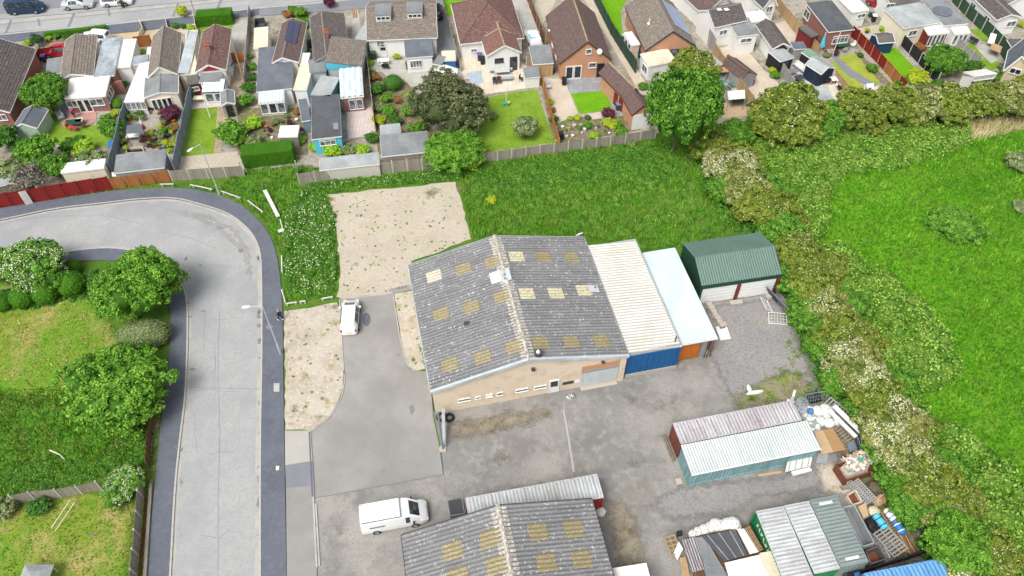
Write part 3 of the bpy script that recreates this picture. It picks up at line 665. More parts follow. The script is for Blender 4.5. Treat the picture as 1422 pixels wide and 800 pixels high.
for x, y, w_ in ((305, 316, .5), (335, 348, .45), (282, 432, .35), (361, 440, .4), (360, 452, .35), (361, 476, .3), (267, 513, .4), (361, 497, .3), (264, 440, .3), (278, 368, .25)):
 patch('road_patch', [(x+math.cos(a)*w_*13*random.uniform(.5, 1.1), y+math.sin(a)*w_*7*random.uniform(.5, 1.1)) for a in [k*.785 for k in range(8)]], 'asphalt_mid', .012)
patch('road_patch', [(312, 590), (318, 586), (324, 585), (322, 592), (314, 594)], 'kerb', .012, .04)
for x, y in ((374, 454),): patch('manhole_cover', [(x+math.cos(k*.785)*5, y+math.sin(k*.785)*4) for k in range(8)], 'asphalt_mid', .108)
patch('manhole_cover', [(380, 532), (388, 532), (388, 544), (380, 544)], 'kerb', .108)
patch('manhole_cover', [(383, 647), (388, 647), (387, 653), (383, 653)], 'cream', .108)
# driveway apron, drive, yard and gravel
patch('pavement', [(395.5, 598), (431, 598), (434, 640), (396, 646)], 'drive_pale', .104)
patch('pavement', [(396, 646), (434, 640), (436, 674), (397, 678)], 'asphalt_mid', .104)
patch('pavement', [(397, 678), (436, 674), (440, 790), (446, 1150), (403, 1150)], 'drive', .104)
DL = catmull([(471.7, 416), (474, 445), (477.6, 515), (477.5, 537), (472, 556), (460, 575), (447, 588), (431, 599)], 4)
patch('yard', [(434, 692), (616, 659), (612, 618), (601, 570), (640, 500), (980, 470), (960, 440), (974, 418), (1085, 400), (1103, 440), (1140, 520), (1200, 610), (1260, 700), (1330, 800), (1420, 950), (1530, 1150), (450, 1150), (440, 790)], 'yard', .004)
patch('driveway', [(p.x, p.y) for p in DL]+[(435.5, 692), (616, 659), (609.5, 617), (601, 577), (598, 516), (575.5, 515), (566, 508), (559.5, 490), (554.4, 464), (546, 408)], 'drive', .01)
crack([(435.5, 692), (616, 659), (609.5, 617)], .05, 'asphalt_dark', .016, jit=.02); crack([(616, 658), (613, 630)], .05, 'asphalt_dark', .016)
patch('driveway_patch', [(509+8*math.cos(k*.52)*.72, 443.5+10.5*math.sin(k*.52)*.9) for k in range(12)], 'asphalt_dark', .014)
patch('driveway_patch', [(527, 656), (535, 650), (537, 659)], 'asphalt_mid', .014)
patch('driveway_patch', [(568, 565), (574, 561), (576, 570), (571, 577)], 'asphalt_mid', .014, .05)
GP = [(452, 270), (540, 262), (632.6, 252.5), (643, 290), (654, 332), (620, 345), (571, 363), (573, 400), (546, 407), (476.7, 415), (467, 412), (473, 376), (468.6, 334), (462, 288)]
patch('gravel', GP, 'gravel_beige', .008, .14, seed=4)
patch('gravel', [(395, 432), (430, 428), (468, 420), (473, 440), (477, 515), (476.5, 537), (470, 556), (459, 575), (446, 587), (431, 598), (396, 597)], 'gravel_sandy', .02, .1, seed=5)
patch('gravel', [(547.7, 408), (574, 403.6), (582, 450), (590, 512), (579, 515), (567, 507), (560, 488), (553.5, 447.5)], 'gravel_sandy', .02, .05, seed=6)
patch('paving_slab', [(538, 402), (571, 394.5), (573, 402), (546, 408)], 'drive', .03)
kbm = MB()
for a, b in (((471.5, 416), (477.5, 520)), ((546, 408), (554.4, 464)), ((554.4, 464), (560, 490)), ((560, 490), (567, 508)), ((567, 508), (577, 515)), ((471, 416), (546, 408))): kbm.bar(W(*a, .03), W(*b, .03), .1, .1)
for a, b in zip(DL[8:], DL[9:]): kbm.bar(W(a.x, a.y, .03), W(b.x, b.y, .03), .1, .1)
struct('kerb', kbm, 'kerb')
km = MB(); km.bar(W(429.5, 600, .06), W(434, 690, .06), .12, .12); struct('kerb', km, 'asphalt_dark')
km = MB(); km.bar(W(435, 690, .06), W(440, 788, .06), .14, .12); km.bar(W(438.5, 700, .05), W(443.5, 786, .05), .14, .1); struct('kerb', km, 'kerb')
# yard details: long joint, stains, weeds, gravel apron
crack([(779, 552), (788, 600), (797, 655)], .16, 'drive_pale', .008, 'yard_joint', .02)
soft_patch('yard_stain', [(606, 580), (680, 566), (760, 556), (778, 556), (775, 584), (730, 600), (690, 612), (640, 622), (616, 618)], 'yard_stain', .008, 2.2, 0.35)
soft_patch('yard_stain', [(820, 690), (870, 680), (900, 720), (910, 800), (900, 900), (860, 900), (845, 780)], 'yard_stain', .008, 2.2, 0.35)
soft_patch('yard_stain', [(640, 685), (700, 672), (760, 660), (800, 668), (780, 690), (700, 700), (640, 705)], 'yard_stain', .008, 2.2, 0.35)
soft_patch('gravel', [(960, 445), (975, 421), (1085, 404), (1103, 442), (1140, 520), (1165, 560), (1120, 590), (1025, 588), (985, 512)], 'gravel_grey', .008, 1.6, 0.35)
soft_patch('gravel', [(1012, 545), (1055, 520), (1100, 505), (1130, 528), (1150, 565), (1105, 565), (1030, 575), (1018, 570)], 'gravel_weedy', .013, 1.6, 0.35)
soft_patch('gravel', [(940, 665), (1050, 655), (1135, 640), (1160, 660), (1150, 690), (1060, 700), (1030, 720), (930, 735), (880, 700)], 'gravel_grey', .008, 1.6, 0.35)
soft_patch('sand', [(1125, 640), (1165, 632), (1190, 650), (1210, 690), (1180, 695), (1140, 690), (1130, 668)], 'gravel_sandy', .016, 1.2, 0.35)
soft_patch('soil', [(1150, 560), (1200, 580), (1250, 680), (1300, 780), (1240, 800), (1190, 690), (1150, 620)], 'garden_earth', .012, 1.5, 0.35)
# tall grass lands
soft_patch('grass_field', [(1050, 240), (1130, 225), (1200, 215), (1422, 165), (1600, 150), (1700, 700), (1500, 900), (1422, 860), (1300, 700), (1200, 520), (1120, 380)], 'g_field', .002, 2, 0.8)
soft_patch('rough_grass', [(640, 240), (760, 205), (900, 190), (960, 200), (1015, 320), (960, 345), (890, 350), (812, 330), (654, 332)], 'g_long', .003, 0.8, 0.8)
soft_patch('rough_grass', [(300, 262), (330, 232), (420, 228), (640, 240), (640, 252), (455, 270), (470, 340), (468, 415), (398, 422), (392, 360), (360, 300)], 'g_long', .003, 0.8, 0.8)
soft_patch('lawn', [(-160, 402), (0, 380), (60, 390), (120, 400), (160, 440), (190, 500), (190, 560), (-200, 560)], 'g_mown', .003, 1.5, 0.8)
soft_patch('lawn', [(-200, 720), (0, 700), (60, 690), (130, 672), (200, 690), (186, 800), (160, 1150), (-260, 1150)], 'g_mown', .004, 1.5, 0.8)
soft_patch('rough_grass', [(-200, 556), (100, 556), (210, 590), (205, 650), (130, 668), (0, 700), (-200, 720)], 'g_long', .005, 0.8, 0.8)
soft_patch('verge', [(226, 520), (233, 520), (220, 631), (213, 690), (204, 790), (190, 790), (200, 690), (208, 640), (214, 560)], 'gravel_weedy', .02, 0.5, 0.35)
soft_patch('bare_soil', [(120, 740), (130, 733), (140, 738), (140, 748), (130, 753), (121, 748)], 'gravel_brown', .012, 0.6, 0.35)
# far street
RT0 = [(-200, 42), (0, 20), (100, 9), (200, -1), (420, -22), (800, -60), (1400, -110)]
RT1 = [(-200, 78), (0, 48), (52, 43), (105, 38), (160, 33), (200, 28.5), (272, 21), (360, 11), (430, 5), (500, -2), (800, -28), (1400, -80)]
patch('road', RT0+RT1[::-1], 'asphalt_road', .006)
patch('forecourt', [(-200, 42), (0, 20), (200, -1), (420, -22), (420, -60), (-200, -30)], 'asphalt_mid', .004)
patch('road_edge', [(-200, 56), (0, 27), (100, 19), (200, 9), (400, -10), (400, -5), (200, 13), (100, 23.5), (0, 33), (-200, 64)], 'road_edge', .012)
crack([(-100, 44), (0, 27), (100, 18.5), (200, 8.5), (300, -1)], .12, 'asphalt_dark', .016, jit=0); crack([(-100, 52), (0, 34), (100, 24.5), (200, 14), (360, -2)], .12, 'asphalt_mid', .016, jit=0)
for x, y in ((53, 26), (150, 12)): crack([(x, y), (x+2, y+10)], .3, 'asphalt_mid', .018)
for x in (8, 95, 240, 300): crack([(x+8, 24-x*.1+4), (x, 45-x*.1+2)], .35, 'asphalt_mid', .018)
patch('pavement', [(-200, 78), (0, 46), (105, 37), (200, 27.5), (360, 10), (360, 20), (300, 28), (200, 42), (150, 47), (100, 47), (0, 60), (-200, 92)], 'asphalt_dark', .1, th=.1)
patch('pavement', [(360, 10), (500, -4), (640, -16), (640, -2), (500, 12), (360, 22)], 'asphalt_mid', .1, th=.1)
band('kerb', [W(*p, 0) for p in RT1], [W(p[0], p[1]+1.6, 0) for p in RT1], 'kerb', .112, .1)
# gardens: one sheet of paving and earth, then each lawn, patio and path
patch('garden_ground', [(-260, 100), (0, 58), (100, 46), (360, 20), (640, -8), (1000, -40), (1600, -90), (1700, 100), (1422, 112), (1300, 130), (1180, 150), (1000, 172), (935, 180), (860, 196), (745, 208), (640, 222), (560, 232), (418, 244), (340, 238), (240, 244), (150, 262), (0, 285), (-260, 330)], 'garden_paved', .0)
E_ = [('lawn', 'g_lawn', [(262, 148), (303, 145), (297, 215), (250, 220)]), ('gravel', 'gravel_beige', [(248, 218), (330, 210), (345, 240), (240, 246)]),
 ('lawn', 'g_lawn', [(662, 140), (700, 130), (745, 124), (770, 198), (672, 212), (660, 180)]), ('patio', 'slab_cream', [(634, 82), (720, 82), (735, 96), (748, 120), (675, 131), (650, 100)]),
 ('patio', 'slab_cream', [(632, 80), (678, 84), (690, 108), (645, 110)]), ('paving', 'slab_blue', [(648, 101), (668, 98), (672, 115), (655, 119)]),
 ('lawn', 'g_lawn_bright', [(793, 130), (841, 126), (851, 152), (805, 158)]), ('patio', 'slab_grey', [(782, 108), (845, 101), (862, 125), (838, 126), (792, 130)]), ('path', 'slab_grey', [(838, 124), (850, 116), (872, 150), (880, 170), (870, 172), (853, 152)]),
 ('path', 'gravel_pink', [(753, 108), (783, 110), (803, 157), (775, 178), (766, 150), (755, 120)]), ('path', 'gravel_pink', [(818, 158), (838, 154), (836, 165), (822, 168)]), ('flower_bed', 'garden_earth', [(772, 172), (800, 160), (822, 166), (870, 160), (890, 180), (775, 200)]),
 ('flower_bed', 'garden_earth', [(750, 112), (762, 112), (776, 195), (768, 200)]),
 ('lawn', 'g_lawn_bright', [(815, -40), (890, -40), (862, 15), (866, 60), (850, 45)]), ('driveway', 'slab_concrete', [(730, -30), (745, 30), (760, 60), (727, 45), (712, 0), (705, -30)]), ('path', 'gravel_pink', [(800, -20), (818, -20), (905, 130), (895, 140)]),
 ('driveway', 'gravel_beige', [(734, 14), (765, -20), (790, -30), (750, 40)]),
 ('driveway', 'asphalt_mid', [(600, 0), (612, -6), (634, 70), (640, 92), (612, 90), (607, 50)]), ('lawn', 'g_lawn_bright', [(612, -10), (660, -18), (640, 20), (618, 22)]),
 ('path', 'slab_pinkish', [(481, 141), (512, 138), (516, 188), (483, 193)]), ('path', 'gravel_pink', [(512, 140), (518, 138), (521, 182), (516, 188)]),
 ('patio', 'slab_concrete', [(510, 70), (560, 84), (610, 84), (612, 118), (560, 124), (530, 100), (515, 100)]), ('flower_bed', 'garden_earth', [(512, 105), (560, 110), (600, 150), (600, 200), (525, 215), (520, 150)]),
 ('garden_bed', 'garden_earth', [(330, 150), (425, 150), (428, 215), (330, 215)]), ('gravel', 'gravel_brown', [(362, 165), (388, 165), (388, 198), (366, 190)]), ('lawn', 'g_long', [(388, 165), (420, 160), (420, 178), (390, 178)]),
 ('driveway', 'slab_concrete', [(322, 28), (346, 26), (344, 92), (318, 94)]), ('path', 'gravel_brown', [(318, 92), (342, 92), (332, 150), (305, 150)]), ('path', 'gravel_brown', [(303, 128), (322, 132), (322, 165), (304, 212), (298, 212)]),
 ('patio', 'slab_pinkish', [(258, 132), (312, 125), (305, 148), (262, 152)]),
 ('patio', 'gravel_pink', [(196, 152), (226, 150), (226, 184), (212, 186), (204, 172)]), ('paving', 'garden_paved', [(160, 158), (255, 150), (244, 235), (158, 240)]), ('flower_bed', 'garden_earth', [(224, 160), (250, 150), (242, 212), (222, 205)]),
 ('lawn', 'g_lawn', [(56, 150), (84, 146), (86, 176), (160, 172), (158, 205), (60, 200)]), ('patio', 'slab_blue', [(78, 136), (98, 130), (130, 140), (170, 118), (172, 150), (134, 156), (100, 158), (84, 158)]),
 ('patio', 'slab_pink', [(84, 172), (90, 160), (134, 154), (134, 168), (118, 176), (92, 178)]), ('patio', 'slab_tan', [(96, 154), (134, 150), (134, 160), (98, 166)]),
 ('path', 'slab_tan', [(52, 189), (84, 187), (83, 194), (50, 197)]), ('path', 'slab_concrete', [(86, 178), (93, 178), (83, 204), (77, 204)]), ('path', 'slab_concrete', [(128, 175), (133, 172), (141, 200), (136, 204)]),
 ('driveway', 'slab_tan', [(60, 62), (98, 54), (110, 60), (70, 78)]), ('driveway', 'slab_tan', [(150, 48), (230, 40), (214, 56), (200, 58), (190, 60), (150, 56)]), ('garden_bed', 'garden_earth', [(60, 46), (110, 44), (105, 58), (66, 60)]),
 ('garden_bed', 'g_lawn', [(272, 40), (325, 28), (322, 40), (276, 46)]), ('garden_bed', 'gravel_pink', [(230, 38), (272, 30), (270, 48), (232, 46)]), ('verge', 'g_lawn', [(60, 46), (148, 35), (148, 38), (60, 49)]), ('verge', 'g_lawn', [(234, 27.5), (270, 24), (270, 27), (234, 31)]),
 ('garden_bed', 'g_long', [(390, 20), (428, 10), (430, 75), (414, 70), (414, 30)]), ('verge', 'g_lawn', [(385, 12), (445, 5), (445, 8), (385, 16)]),
 ('driveway', 'slab_concrete', [(490, 20), (497, 12), (506, 66), (488, 60)]),
 # right-hand gardens
 ('patio', 'gravel_pink', [(985, 70), (1030, 60), (1080, 120), (1095, 160), (1070, 172), (990, 100)]), ('path', 'gravel_pink', [(1055, 105), (1068, 100), (1100, 140), (1085, 150)]), ('patio', 'slab_tan', [(985, 140), (1035, 148), (1042, 160), (1000, 165), (985, 160)]),
 ('drive', 'gravel_pink', [(1072, 35), (1090, 28), (1125, 75), (1110, 92), (1090, 70)]), ('patio', 'deck_white', [(1085, 95), (1110, 84), (1130, 100), (1165, 130), (1150, 142), (1120, 140), (1095, 120)]), ('patio', 'slab_cream', [(1128, 118), (1158, 104), (1186, 128), (1170, 140), (1140, 140)]),
 ('lawn', 'g_lawn_dry', [(1154, 82), (1162, 88), (1200, 120), (1192, 132), (1170, 118)]), ('lawn', 'g_lawn_dry', [(1164, 78), (1186, 74), (1222, 112), (1218, 120), (1200, 112)]), ('path', 'asphalt_mid', [(1150, 74), (1157, 73), (1180, 95), (1218, 118), (1210, 122), (1176, 104)]),
 ('flower_bed', 'garden_earth', [(1186, 72), (1194, 74), (1240, 118), (1222, 114)]), ('path', 'slab_cream', [(1200, 116), (1220, 118), (1218, 128), (1200, 128)]),
 ('lawn', 'g_lawn_bright', [(1183, 46), (1192, 42), (1212, 60), (1216, 72), (1244, 66), (1272, 96), (1262, 118), (1240, 116), (1218, 78), (1186, 52)]), ('patio', 'gravel_beige', [(1190, 40), (1220, 34), (1226, 60), (1214, 62)]),
 ('lawn', 'g_lawn', [(1342, 62), (1352, 58), (1392, 90), (1375, 100), (1360, 85)]), ('path', 'slab_concrete', [(1352, 60), (1372, 62), (1386, 84), (1376, 88), (1360, 72)]), ('lawn', 'g_lawn', [(1346, 42), (1362, 38), (1380, 56), (1366, 58)]),
 ('lawn', 'g_lawn_dry', [(1390, 14), (1440, 6), (1440, 20), (1410, 22)])]
for k, (nm, m_, pl) in enumerate(E_): patch(nm, pl, m_, .008+.004*(k % 12), seed=k)
# weeds creeping into the gravel, moss and oil on the yard, worn bands on the road
wr = random.Random(12)
def blob(nm, x, y, r, m, z, k=.8, fl=.75, wd=.07):
 soft_patch(nm, [(x+math.cos(a*.628)*r*wr.uniform(.5, 1.3), y+math.sin(a*.628)*r*fl*wr.uniform(.5, 1.3)) for a in range(10)], m, z, max(r*wd, .15), .2, k)
for i in range(60):
 x, y = wr.choice([(wr.uniform(398, 475), wr.uniform(430, 590)), (wr.uniform(460, 650), wr.uniform(262, 400)), (wr.uniform(550, 590), wr.uniform(408, 512))])
 if (470 < x < 548 and y > 412) or (x > 430 and y > 585) or (571 < x and 362 < y < 408) or (x > 600 and y > 345): continue
 blob('weeds', x, y, wr.uniform(3, 10), wr.choice(['g_long', 'gravel_weedy', 'gravel_weedy']), .026+.001*(i % 5), .62)
for x, y, r in ((640, 262, 22), (600, 268, 24), (465, 425, 12), (410, 572, 22), (440, 580, 18), (455, 275, 12), (1060, 556, 30), (1100, 540, 34), (1080, 520, 22), (1125, 520, 26), (1110, 470, 18), (1035, 560, 22)): blob('weeds', x, y, r, 'gravel_weedy', .033, .75)
for x, y, r in ((690, 590, 40), (640, 600, 26), (738, 588, 18), (880, 560, 30), (700, 640, 34), (880, 640, 30), (560, 640, 16), (470, 730, 26), (930, 560, 30), (860, 720, 26)): blob('yard_stain', x, y, r, 'yard_stain', .0125, .7)
for x, y in ((736, 586), (682, 582), (895, 690), (1010, 520), (610, 590)): blob('oil_stain', x, y, 12, 'rust', .0135, .5)
soft_patch('worn_road', [(225, 285), (290, 295), (335, 318), (352, 350), (358, 400), (345, 400), (330, 350), (300, 320), (250, 300)], 'road_edge', .0105, 1.0, .35, .8)
for i in range(5):
 y = 360+i*93+wr.uniform(-12, 12); x = wr.uniform(268, 300); crack([(x, y), (x+wr.uniform(10, 24), y+wr.uniform(-5, 5)), (x+wr.uniform(34, 60), y+wr.uniform(-8, 8))], .035, 'asphalt_mid', .0095)
for i in range(4):
 x = wr.uniform(270, 352); y = wr.uniform(380, 700); crack([(x, y), (x+wr.uniform(-3, 3), y+30), (x+wr.uniform(-5, 5), y+60)], .03, 'asphalt_mid', .0097)
for i in range(26):
 y = wr.uniform(300, 790); e = (361 if wr.random() < .6 else (258 if y < 520 else 250)); blob('gutter_dirt', e+wr.uniform(-3, 0) if e > 300 else e+wr.uniform(0, 3), max(y, 360), wr.uniform(2, 6), 'asphalt_mid', .0115, .8, 1.6)
# ---------------------------------------------------------------- building kit
class Fr:
 """building frame from three photo points at height z: A front left, B front right, D back left"""
 def __init__(s, A, B, D, z, back=None):
  a, b, d = W(*A, z), W(*B, z), W(*D, z); u = (b-a); s.w = u.length; s.rz = math.atan2(u.y, u.x)
  s.ux = u.normalized(); s.uy = Vector((-s.ux.y, s.ux.x, 0)); s.d = (d-a).dot(s.uy); s.o = Vector((a.x, a.y, 0)); s.z = z
  if s.d < 0: s.o = s.o+s.uy*s.d; s.d = -s.d
 def loc(s, px, py, z):
  p = W(px, py, z)-s.o; return Vector((p.dot(s.ux), p.dot(s.uy), z))
 def hit(s, px, py, q, n):
  r = ray(px, py); R = Vector((r.dot(s.ux), r.dot(s.uy), r.z)); c = Vector((0, 0, CAMH))-s.o; Cc = Vector((c.dot(s.ux), c.dot(s.uy), CAMH))
  q, n = Vector(q), Vector(n); return Cc+R*((q-Cc).dot(n)/R.dot(n))
 def fy(s, px, py, y=0): return s.hit(px, py, (0, y, 0), (0, 1, 0))
 def fx(s, px, py, x=0): return s.hit(px, py, (x, 0, 0), (1, 0, 0))
def fr_raw(o, rz, w, d, z):
 f = Fr.__new__(Fr); f.o = Vector((o[0], o[1], 0)); f.rz = rz; f.w = w; f.d = d; f.z = z
 f.ux = Vector((math.cos(rz), math.sin(rz), 0)); f.uy = Vector((-f.ux.y, f.ux.x, 0)); return f
def window(parent, p, w, h, face='F', style='white', bars=1, name='window', pane='pane', label=None, cross=0):
 """p: centre on the wall; face F(-y) B(+y) L(-x) R(+x)"""
 f = MB(); t = .07 if min(w, h) > .5 else .045; d = .09
 f.b2((-w/2, -d, -h/2), (-w/2+t, .02, h/2)); f.b2((w/2-t, -d, -h/2), (w/2, .02, h/2))
 f.b2((-w/2+t, -d, h/2-t), (w/2-t, .02, h/2)); f.b2((-w/2-.03, -d-.05, -h/2), (w/2+.03, .02, -h/2+t))
 for i in range(bars): x = -w/2+w*(i+1)/(bars+1); f.b2((x-t*.45, -d+.01, -h/2+t), (x+t*.45, .015, h/2-t))
 if cross: f.b2((-w/2+t, -d+.015, h*.18), (w/2-t, .012, h*.18+t*.8))
 o = obj(name, f, style, parent); o.location = p; o.rotation_euler.z = {'F': 0, 'B': math.pi, 'L': -math.pi/2, 'R': math.pi/2}[face]
 g = MB(); g.b2((-w/2+t, -.045, -h/2+t), (w/2-t, -.015, h/2-t)); obj('pane', g, pane, o)
 if label: o['label'] = label
 return o
def door(parent, p, w, h, face='F', m='white', glass=None, name='door', label=None):
 f = MB(); f.b2((-w/2, -.09, 0), (-w/2+.06, .02, h)); f.b2((w/2-.06, -.09, 0), (w/2, .02, h)); f.b2((-w/2+.06, -.09, h-.06), (w/2-.06, .02, h)); f.b2((-w/2+.06, -.06, .01), (w/2-.06, 0, h-.06))
 o = obj(name, f, m, parent); o.location = p; o.rotation_euler.z = {'F': 0, 'B': math.pi, 'L': -math.pi/2, 'R': math.pi/2}[face]
 if glass: g = MB(); g.b2((-w/2+.14, -.08, h*.12 if glass == 2 else h*.5), (w/2-.14, -.055, h-.16)); obj('pane', g, 'darkpane', o)
 g = MB(); g.box((w*.3, -.11, h*.48), (.12, .04, .03)); obj('handle', g, 'galv', o)
 if label: o['label'] = label
 return o
def walls(mb, x0, y0, x1, y1, ze, zr=None, axis='y', rx=None, z0=0, zb=None):
 """four walls, gables included; axis y: ridge runs front to back at x=rx; axis x: ridge runs side to side at y=rx; lean: zb = height at the back"""
 if axis == 'y' and zr:
  rx = rx if rx is not None else (x0+x1)/2
  for y in (y0, y1): mb.face([(x0, y, z0), (x1, y, z0), (x1, y, ze), (rx, y, zr), (x0, y, ze)][::1 if y == y0 else -1])
  for x in (x0, x1): mb.face([(x, y0, z0), (x, y1, z0), (x, y1, ze), (x, y0, ze)][::-1 if x == x0 else 1])
 elif axis == 'x' and zr:
  ry = rx if rx is not None else (y0+y1)/2
  for x in (x0, x1): mb.face([(x, y0, z0), (x, y1, z0), (x, y1, ze), (x, ry, zr), (x, y0, ze)][::-1 if x == x0 else 1])
  for y in (y0, y1): mb.face([(x0, y, z0), (x1, y, z0), (x1, y, ze), (x0, y, ze)][::1 if y == y0 else -1])
 else:
  zb = zb or ze
  mb.face([(x0, y0, z0), (x1, y0, z0), (x1, y0, ze), (x0, y0, ze)]); mb.face([(x1, y1, z0), (x0, y1, z0), (x0, y1, zb), (x1, y1, zb)])
  mb.face([(x0, y1, z0), (x0, y0, z0), (x0, y0, ze), (x0, y1, zb)]); mb.face([(x1, y0, z0), (x1, y1, z0), (x1, y1, zb), (x1, y0, ze)])
def building(name, label, A, B, D, ze, R=None, zr=None, axis='y', kind='tile', wall='render', roof='tile_grey', ov=.22, ridge='ridge', cat=None, zb=None, pitch=None, fr=None, group=None, trim='white', wallname='wall', fovh=None, th=.09, zside=None):
 """A,B,D: eave corners in the photo at height ze; R: photo point of the front end of the ridge"""
 f = fr or Fr(A, B, D, ze); t = thing(name, label, cat or 'building', f.o, f.rz, group); w, d = f.w, f.d
 fo = ov if fovh is None else fovh
 if axis == 'y':
  if R: p = f.fy(R[0], R[1], 0); rx, zr = p.x, p.z
  else: rx = w/2; zr = zr or ze+1.6
  mb = MB(); k = (zr-ze); ix = ov*k/max(rx, .1)
  walls(mb, ov, fo, w-ov, d-fo, ze+ix-th-.04, zr-th-.04, 'y', rx); f.wall = obj(wallname, mb, wall, t)
  r1 = MB(); r1.slope((0, d, ze), (0, 0, ze), (rx, 0, zr), (rx, d, zr), kind, pitch, th); r1.slope((w, 0, ze), (w, d, ze), (rx, d, zr), (rx, 0, zr), kind, pitch, th)
  f.roof = obj('roof', r1, roof, t); f.rx, f.zr = rx, zr
  rg = MB()
  if kind == 'tile':
   n = max(2, int(d/.45))
   for i in range(n): y0 = d*i/n; rg.tube((rx, y0, zr-.02), (rx, y0+d/n*.98, zr-.02), .13, .115, 8)
  else: rg.tube((rx, 0, zr-.01), (rx, d, zr-.01), .2 if kind == 'corr' else .08, None, 8)
  obj('ridge', rg, ridge, f.roof)
  if trim:
   tm = MB()
   for y in (-.015, d+.015):
    tm.bar((0, y, ze-.06), (rx, y, zr-.06), .04, .2); tm.bar((w, y, ze-.06), (rx, y, zr-.06), .04, .2)
   tm.bar((-.03, 0, ze-.08), (-.03, d, ze-.08), .1, .1); tm.bar((w+.03, 0, ze-.08), (w+.03, d, ze-.08), .1, .1)
   obj('gutter', tm, trim, t)
 elif axis == 'x':
  ry = d/2
  if R:
   p = f.fx(R[0], R[1], 0); ry, zr = p.y, p.z
  zr = zr or ze+1.6; mb = MB(); walls(mb, fo, ov, w-fo, d-ov, ze+ov*(zr-ze)/ry-th-.04, zr-th-.04, 'x', ry); f.wall = obj(wallname, mb, wall, t)
  r1 = MB(); r1.slope((0, 0, ze), (w, 0, ze), (w, ry, zr), (0, ry, zr), kind, pitch, th); r1.slope((w, d, ze), (0, d, ze), (0, ry, zr), (w, ry, zr), kind, pitch, th)
  f.roof = obj('roof', r1, roof, t); f.ry, f.zr = ry, zr; rg = MB()
  if kind == 'tile':
   n = max(2, int(w/.45))
   for i in range(n): x0 = w*i/n; rg.tube((x0, ry, zr-.02), (x0+w/n*.98, ry, zr-.02), .13, .115, 8)
  else: rg.tube((0, ry, zr-.01), (w, ry, zr-.01), .08, None, 6)
  obj('ridge', rg, ridge, f.roof)
  if trim:
   tm = MB()
   for x in (-.015, w+.015): tm.bar((x, 0, ze-.06), (x, ry, zr-.06), .04, .2); tm.bar((x, d, ze-.06), (x, ry, zr-.06), .04, .2)
   tm.bar((0, -.04, ze-.08), (w, -.04, ze-.08), .1, .1); obj('gutter', tm, trim, t)
 else:
  zb = zb if zb is not None else ze+.02; mb = MB(); walls(mb, ov, fo, w-ov, d-fo, ze-th-.01, None, None, zb=zb-th-.01); f.wall = obj(wallname, mb, wall, t)
  r1 = MB();
  if axis == 'side': zl, zr_ = zside; r1.slope((w, 0, zr_), (w, d, zr_), (0, d, zl), (0, 0, zl), kind, pitch, th)
  else: r1.slope((0, 0, ze), (w, 0, ze), (w, d, zb), (0, d, zb), kind, pitch, th)
  f.roof = obj('roof', r1, roof, t)
  if trim:
   tm = MB(); tm.bar((-.02, -.01, ze-.13), (w+.02, -.01, ze-.13), .05, .14); tm.bar((-.01, 0, ze-.13), (-.01, d, zb-.13), .05, .14); tm.bar((w+.01, 0, ze-.13), (w+.01, d, zb-.13), .05, .14)
   obj('fascia', tm, trim, t)
 f.t = t; return f
def chimney(f, px, py, z, w=.55, h=.9, m='brick_red', pots=2):
 p = f.loc(px, py, z); mb = MB(); mb.box((0, 0, 0), (w, w, h)); mb.box((0, 0, h/2+.04), (w+.12, w+.12, .08))
 c = obj('chimney', mb, m, f.roof); c.location = (p.x, p.y, z)
 for i in range(pots): q = MB(); q.tube((0, 0, 0), (0, 0, .35), .12, .1, 8); k = obj('chimney_pot', q, 'orange', f.t); k.location = (p.x+(i-.5*(pots-1))*.26, p.y, z+h/2+.08)
def corr_piece(f, x0, x1, y, n, zf, m, name, lift=.055, pitch=.34):
 """n corrugations of rooflight between x0,x1 lying on the slope zf(x)"""
 mb = MB(); k0 = round((f.d-y)/pitch) if x0 < f.rx else round(y/pitch)
 amp = pitch*.14; c = []
 sgn = 1 if zf(x1) > zf(x0) else -1; nrm = Vector((-sgn*abs(zf(x1)-zf(x0)), 0, abs(x1-x0))).normalized()
 lo, hi = [], []
 for k in range(n*4+1):
  yy = round(y/pitch)*pitch+(k/4)*pitch; o = nrm*(amp*(1-math.cos(2*math.pi*(yy/pitch)))+lift)
  lo.append(mb.pt(Vector((x0, yy, zf(x0)))+o)); hi.append(mb.pt(Vector((x1, yy, zf(x1)))+o))
 for k in range(n*4): mb.f.append([lo[k], hi[k], hi[k+1], lo[k+1]][::-1]); mb.mi.append(0)
 return obj(name, mb, m, f.roof)
# ---------------------------------------------------------------- the warehouse
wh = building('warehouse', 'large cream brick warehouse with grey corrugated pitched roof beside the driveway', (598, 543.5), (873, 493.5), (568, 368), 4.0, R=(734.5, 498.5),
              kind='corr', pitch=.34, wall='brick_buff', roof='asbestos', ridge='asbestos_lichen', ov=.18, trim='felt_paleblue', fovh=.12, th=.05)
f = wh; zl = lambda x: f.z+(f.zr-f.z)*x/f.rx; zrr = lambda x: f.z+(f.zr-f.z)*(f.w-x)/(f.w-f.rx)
rgm = MB()
n_ = int(f.d/.34)
for i in range(n_):
 for sg in (-1, 1): y0 = i*.34; rgm.bar((f.rx, y0+.1, f.zr+.07), (f.rx+sg*.62, y0+.1, f.zr+.06-.62*(f.zr-f.z)/f.rx), .24, .06)
obj('ridge_capping', rgm, 'asbestos_lichen', f.roof)
bb = MB(); bb.bar((0, -.08, f.z-.02), (f.rx, -.08, f.zr-.02), .22, .34); bb.bar((f.w, -.08, f.z-.02), (f.rx, -.08, f.zr-.02), .22, .34); obj('bargeboard', bb, 'felt_paleblue', f.t)
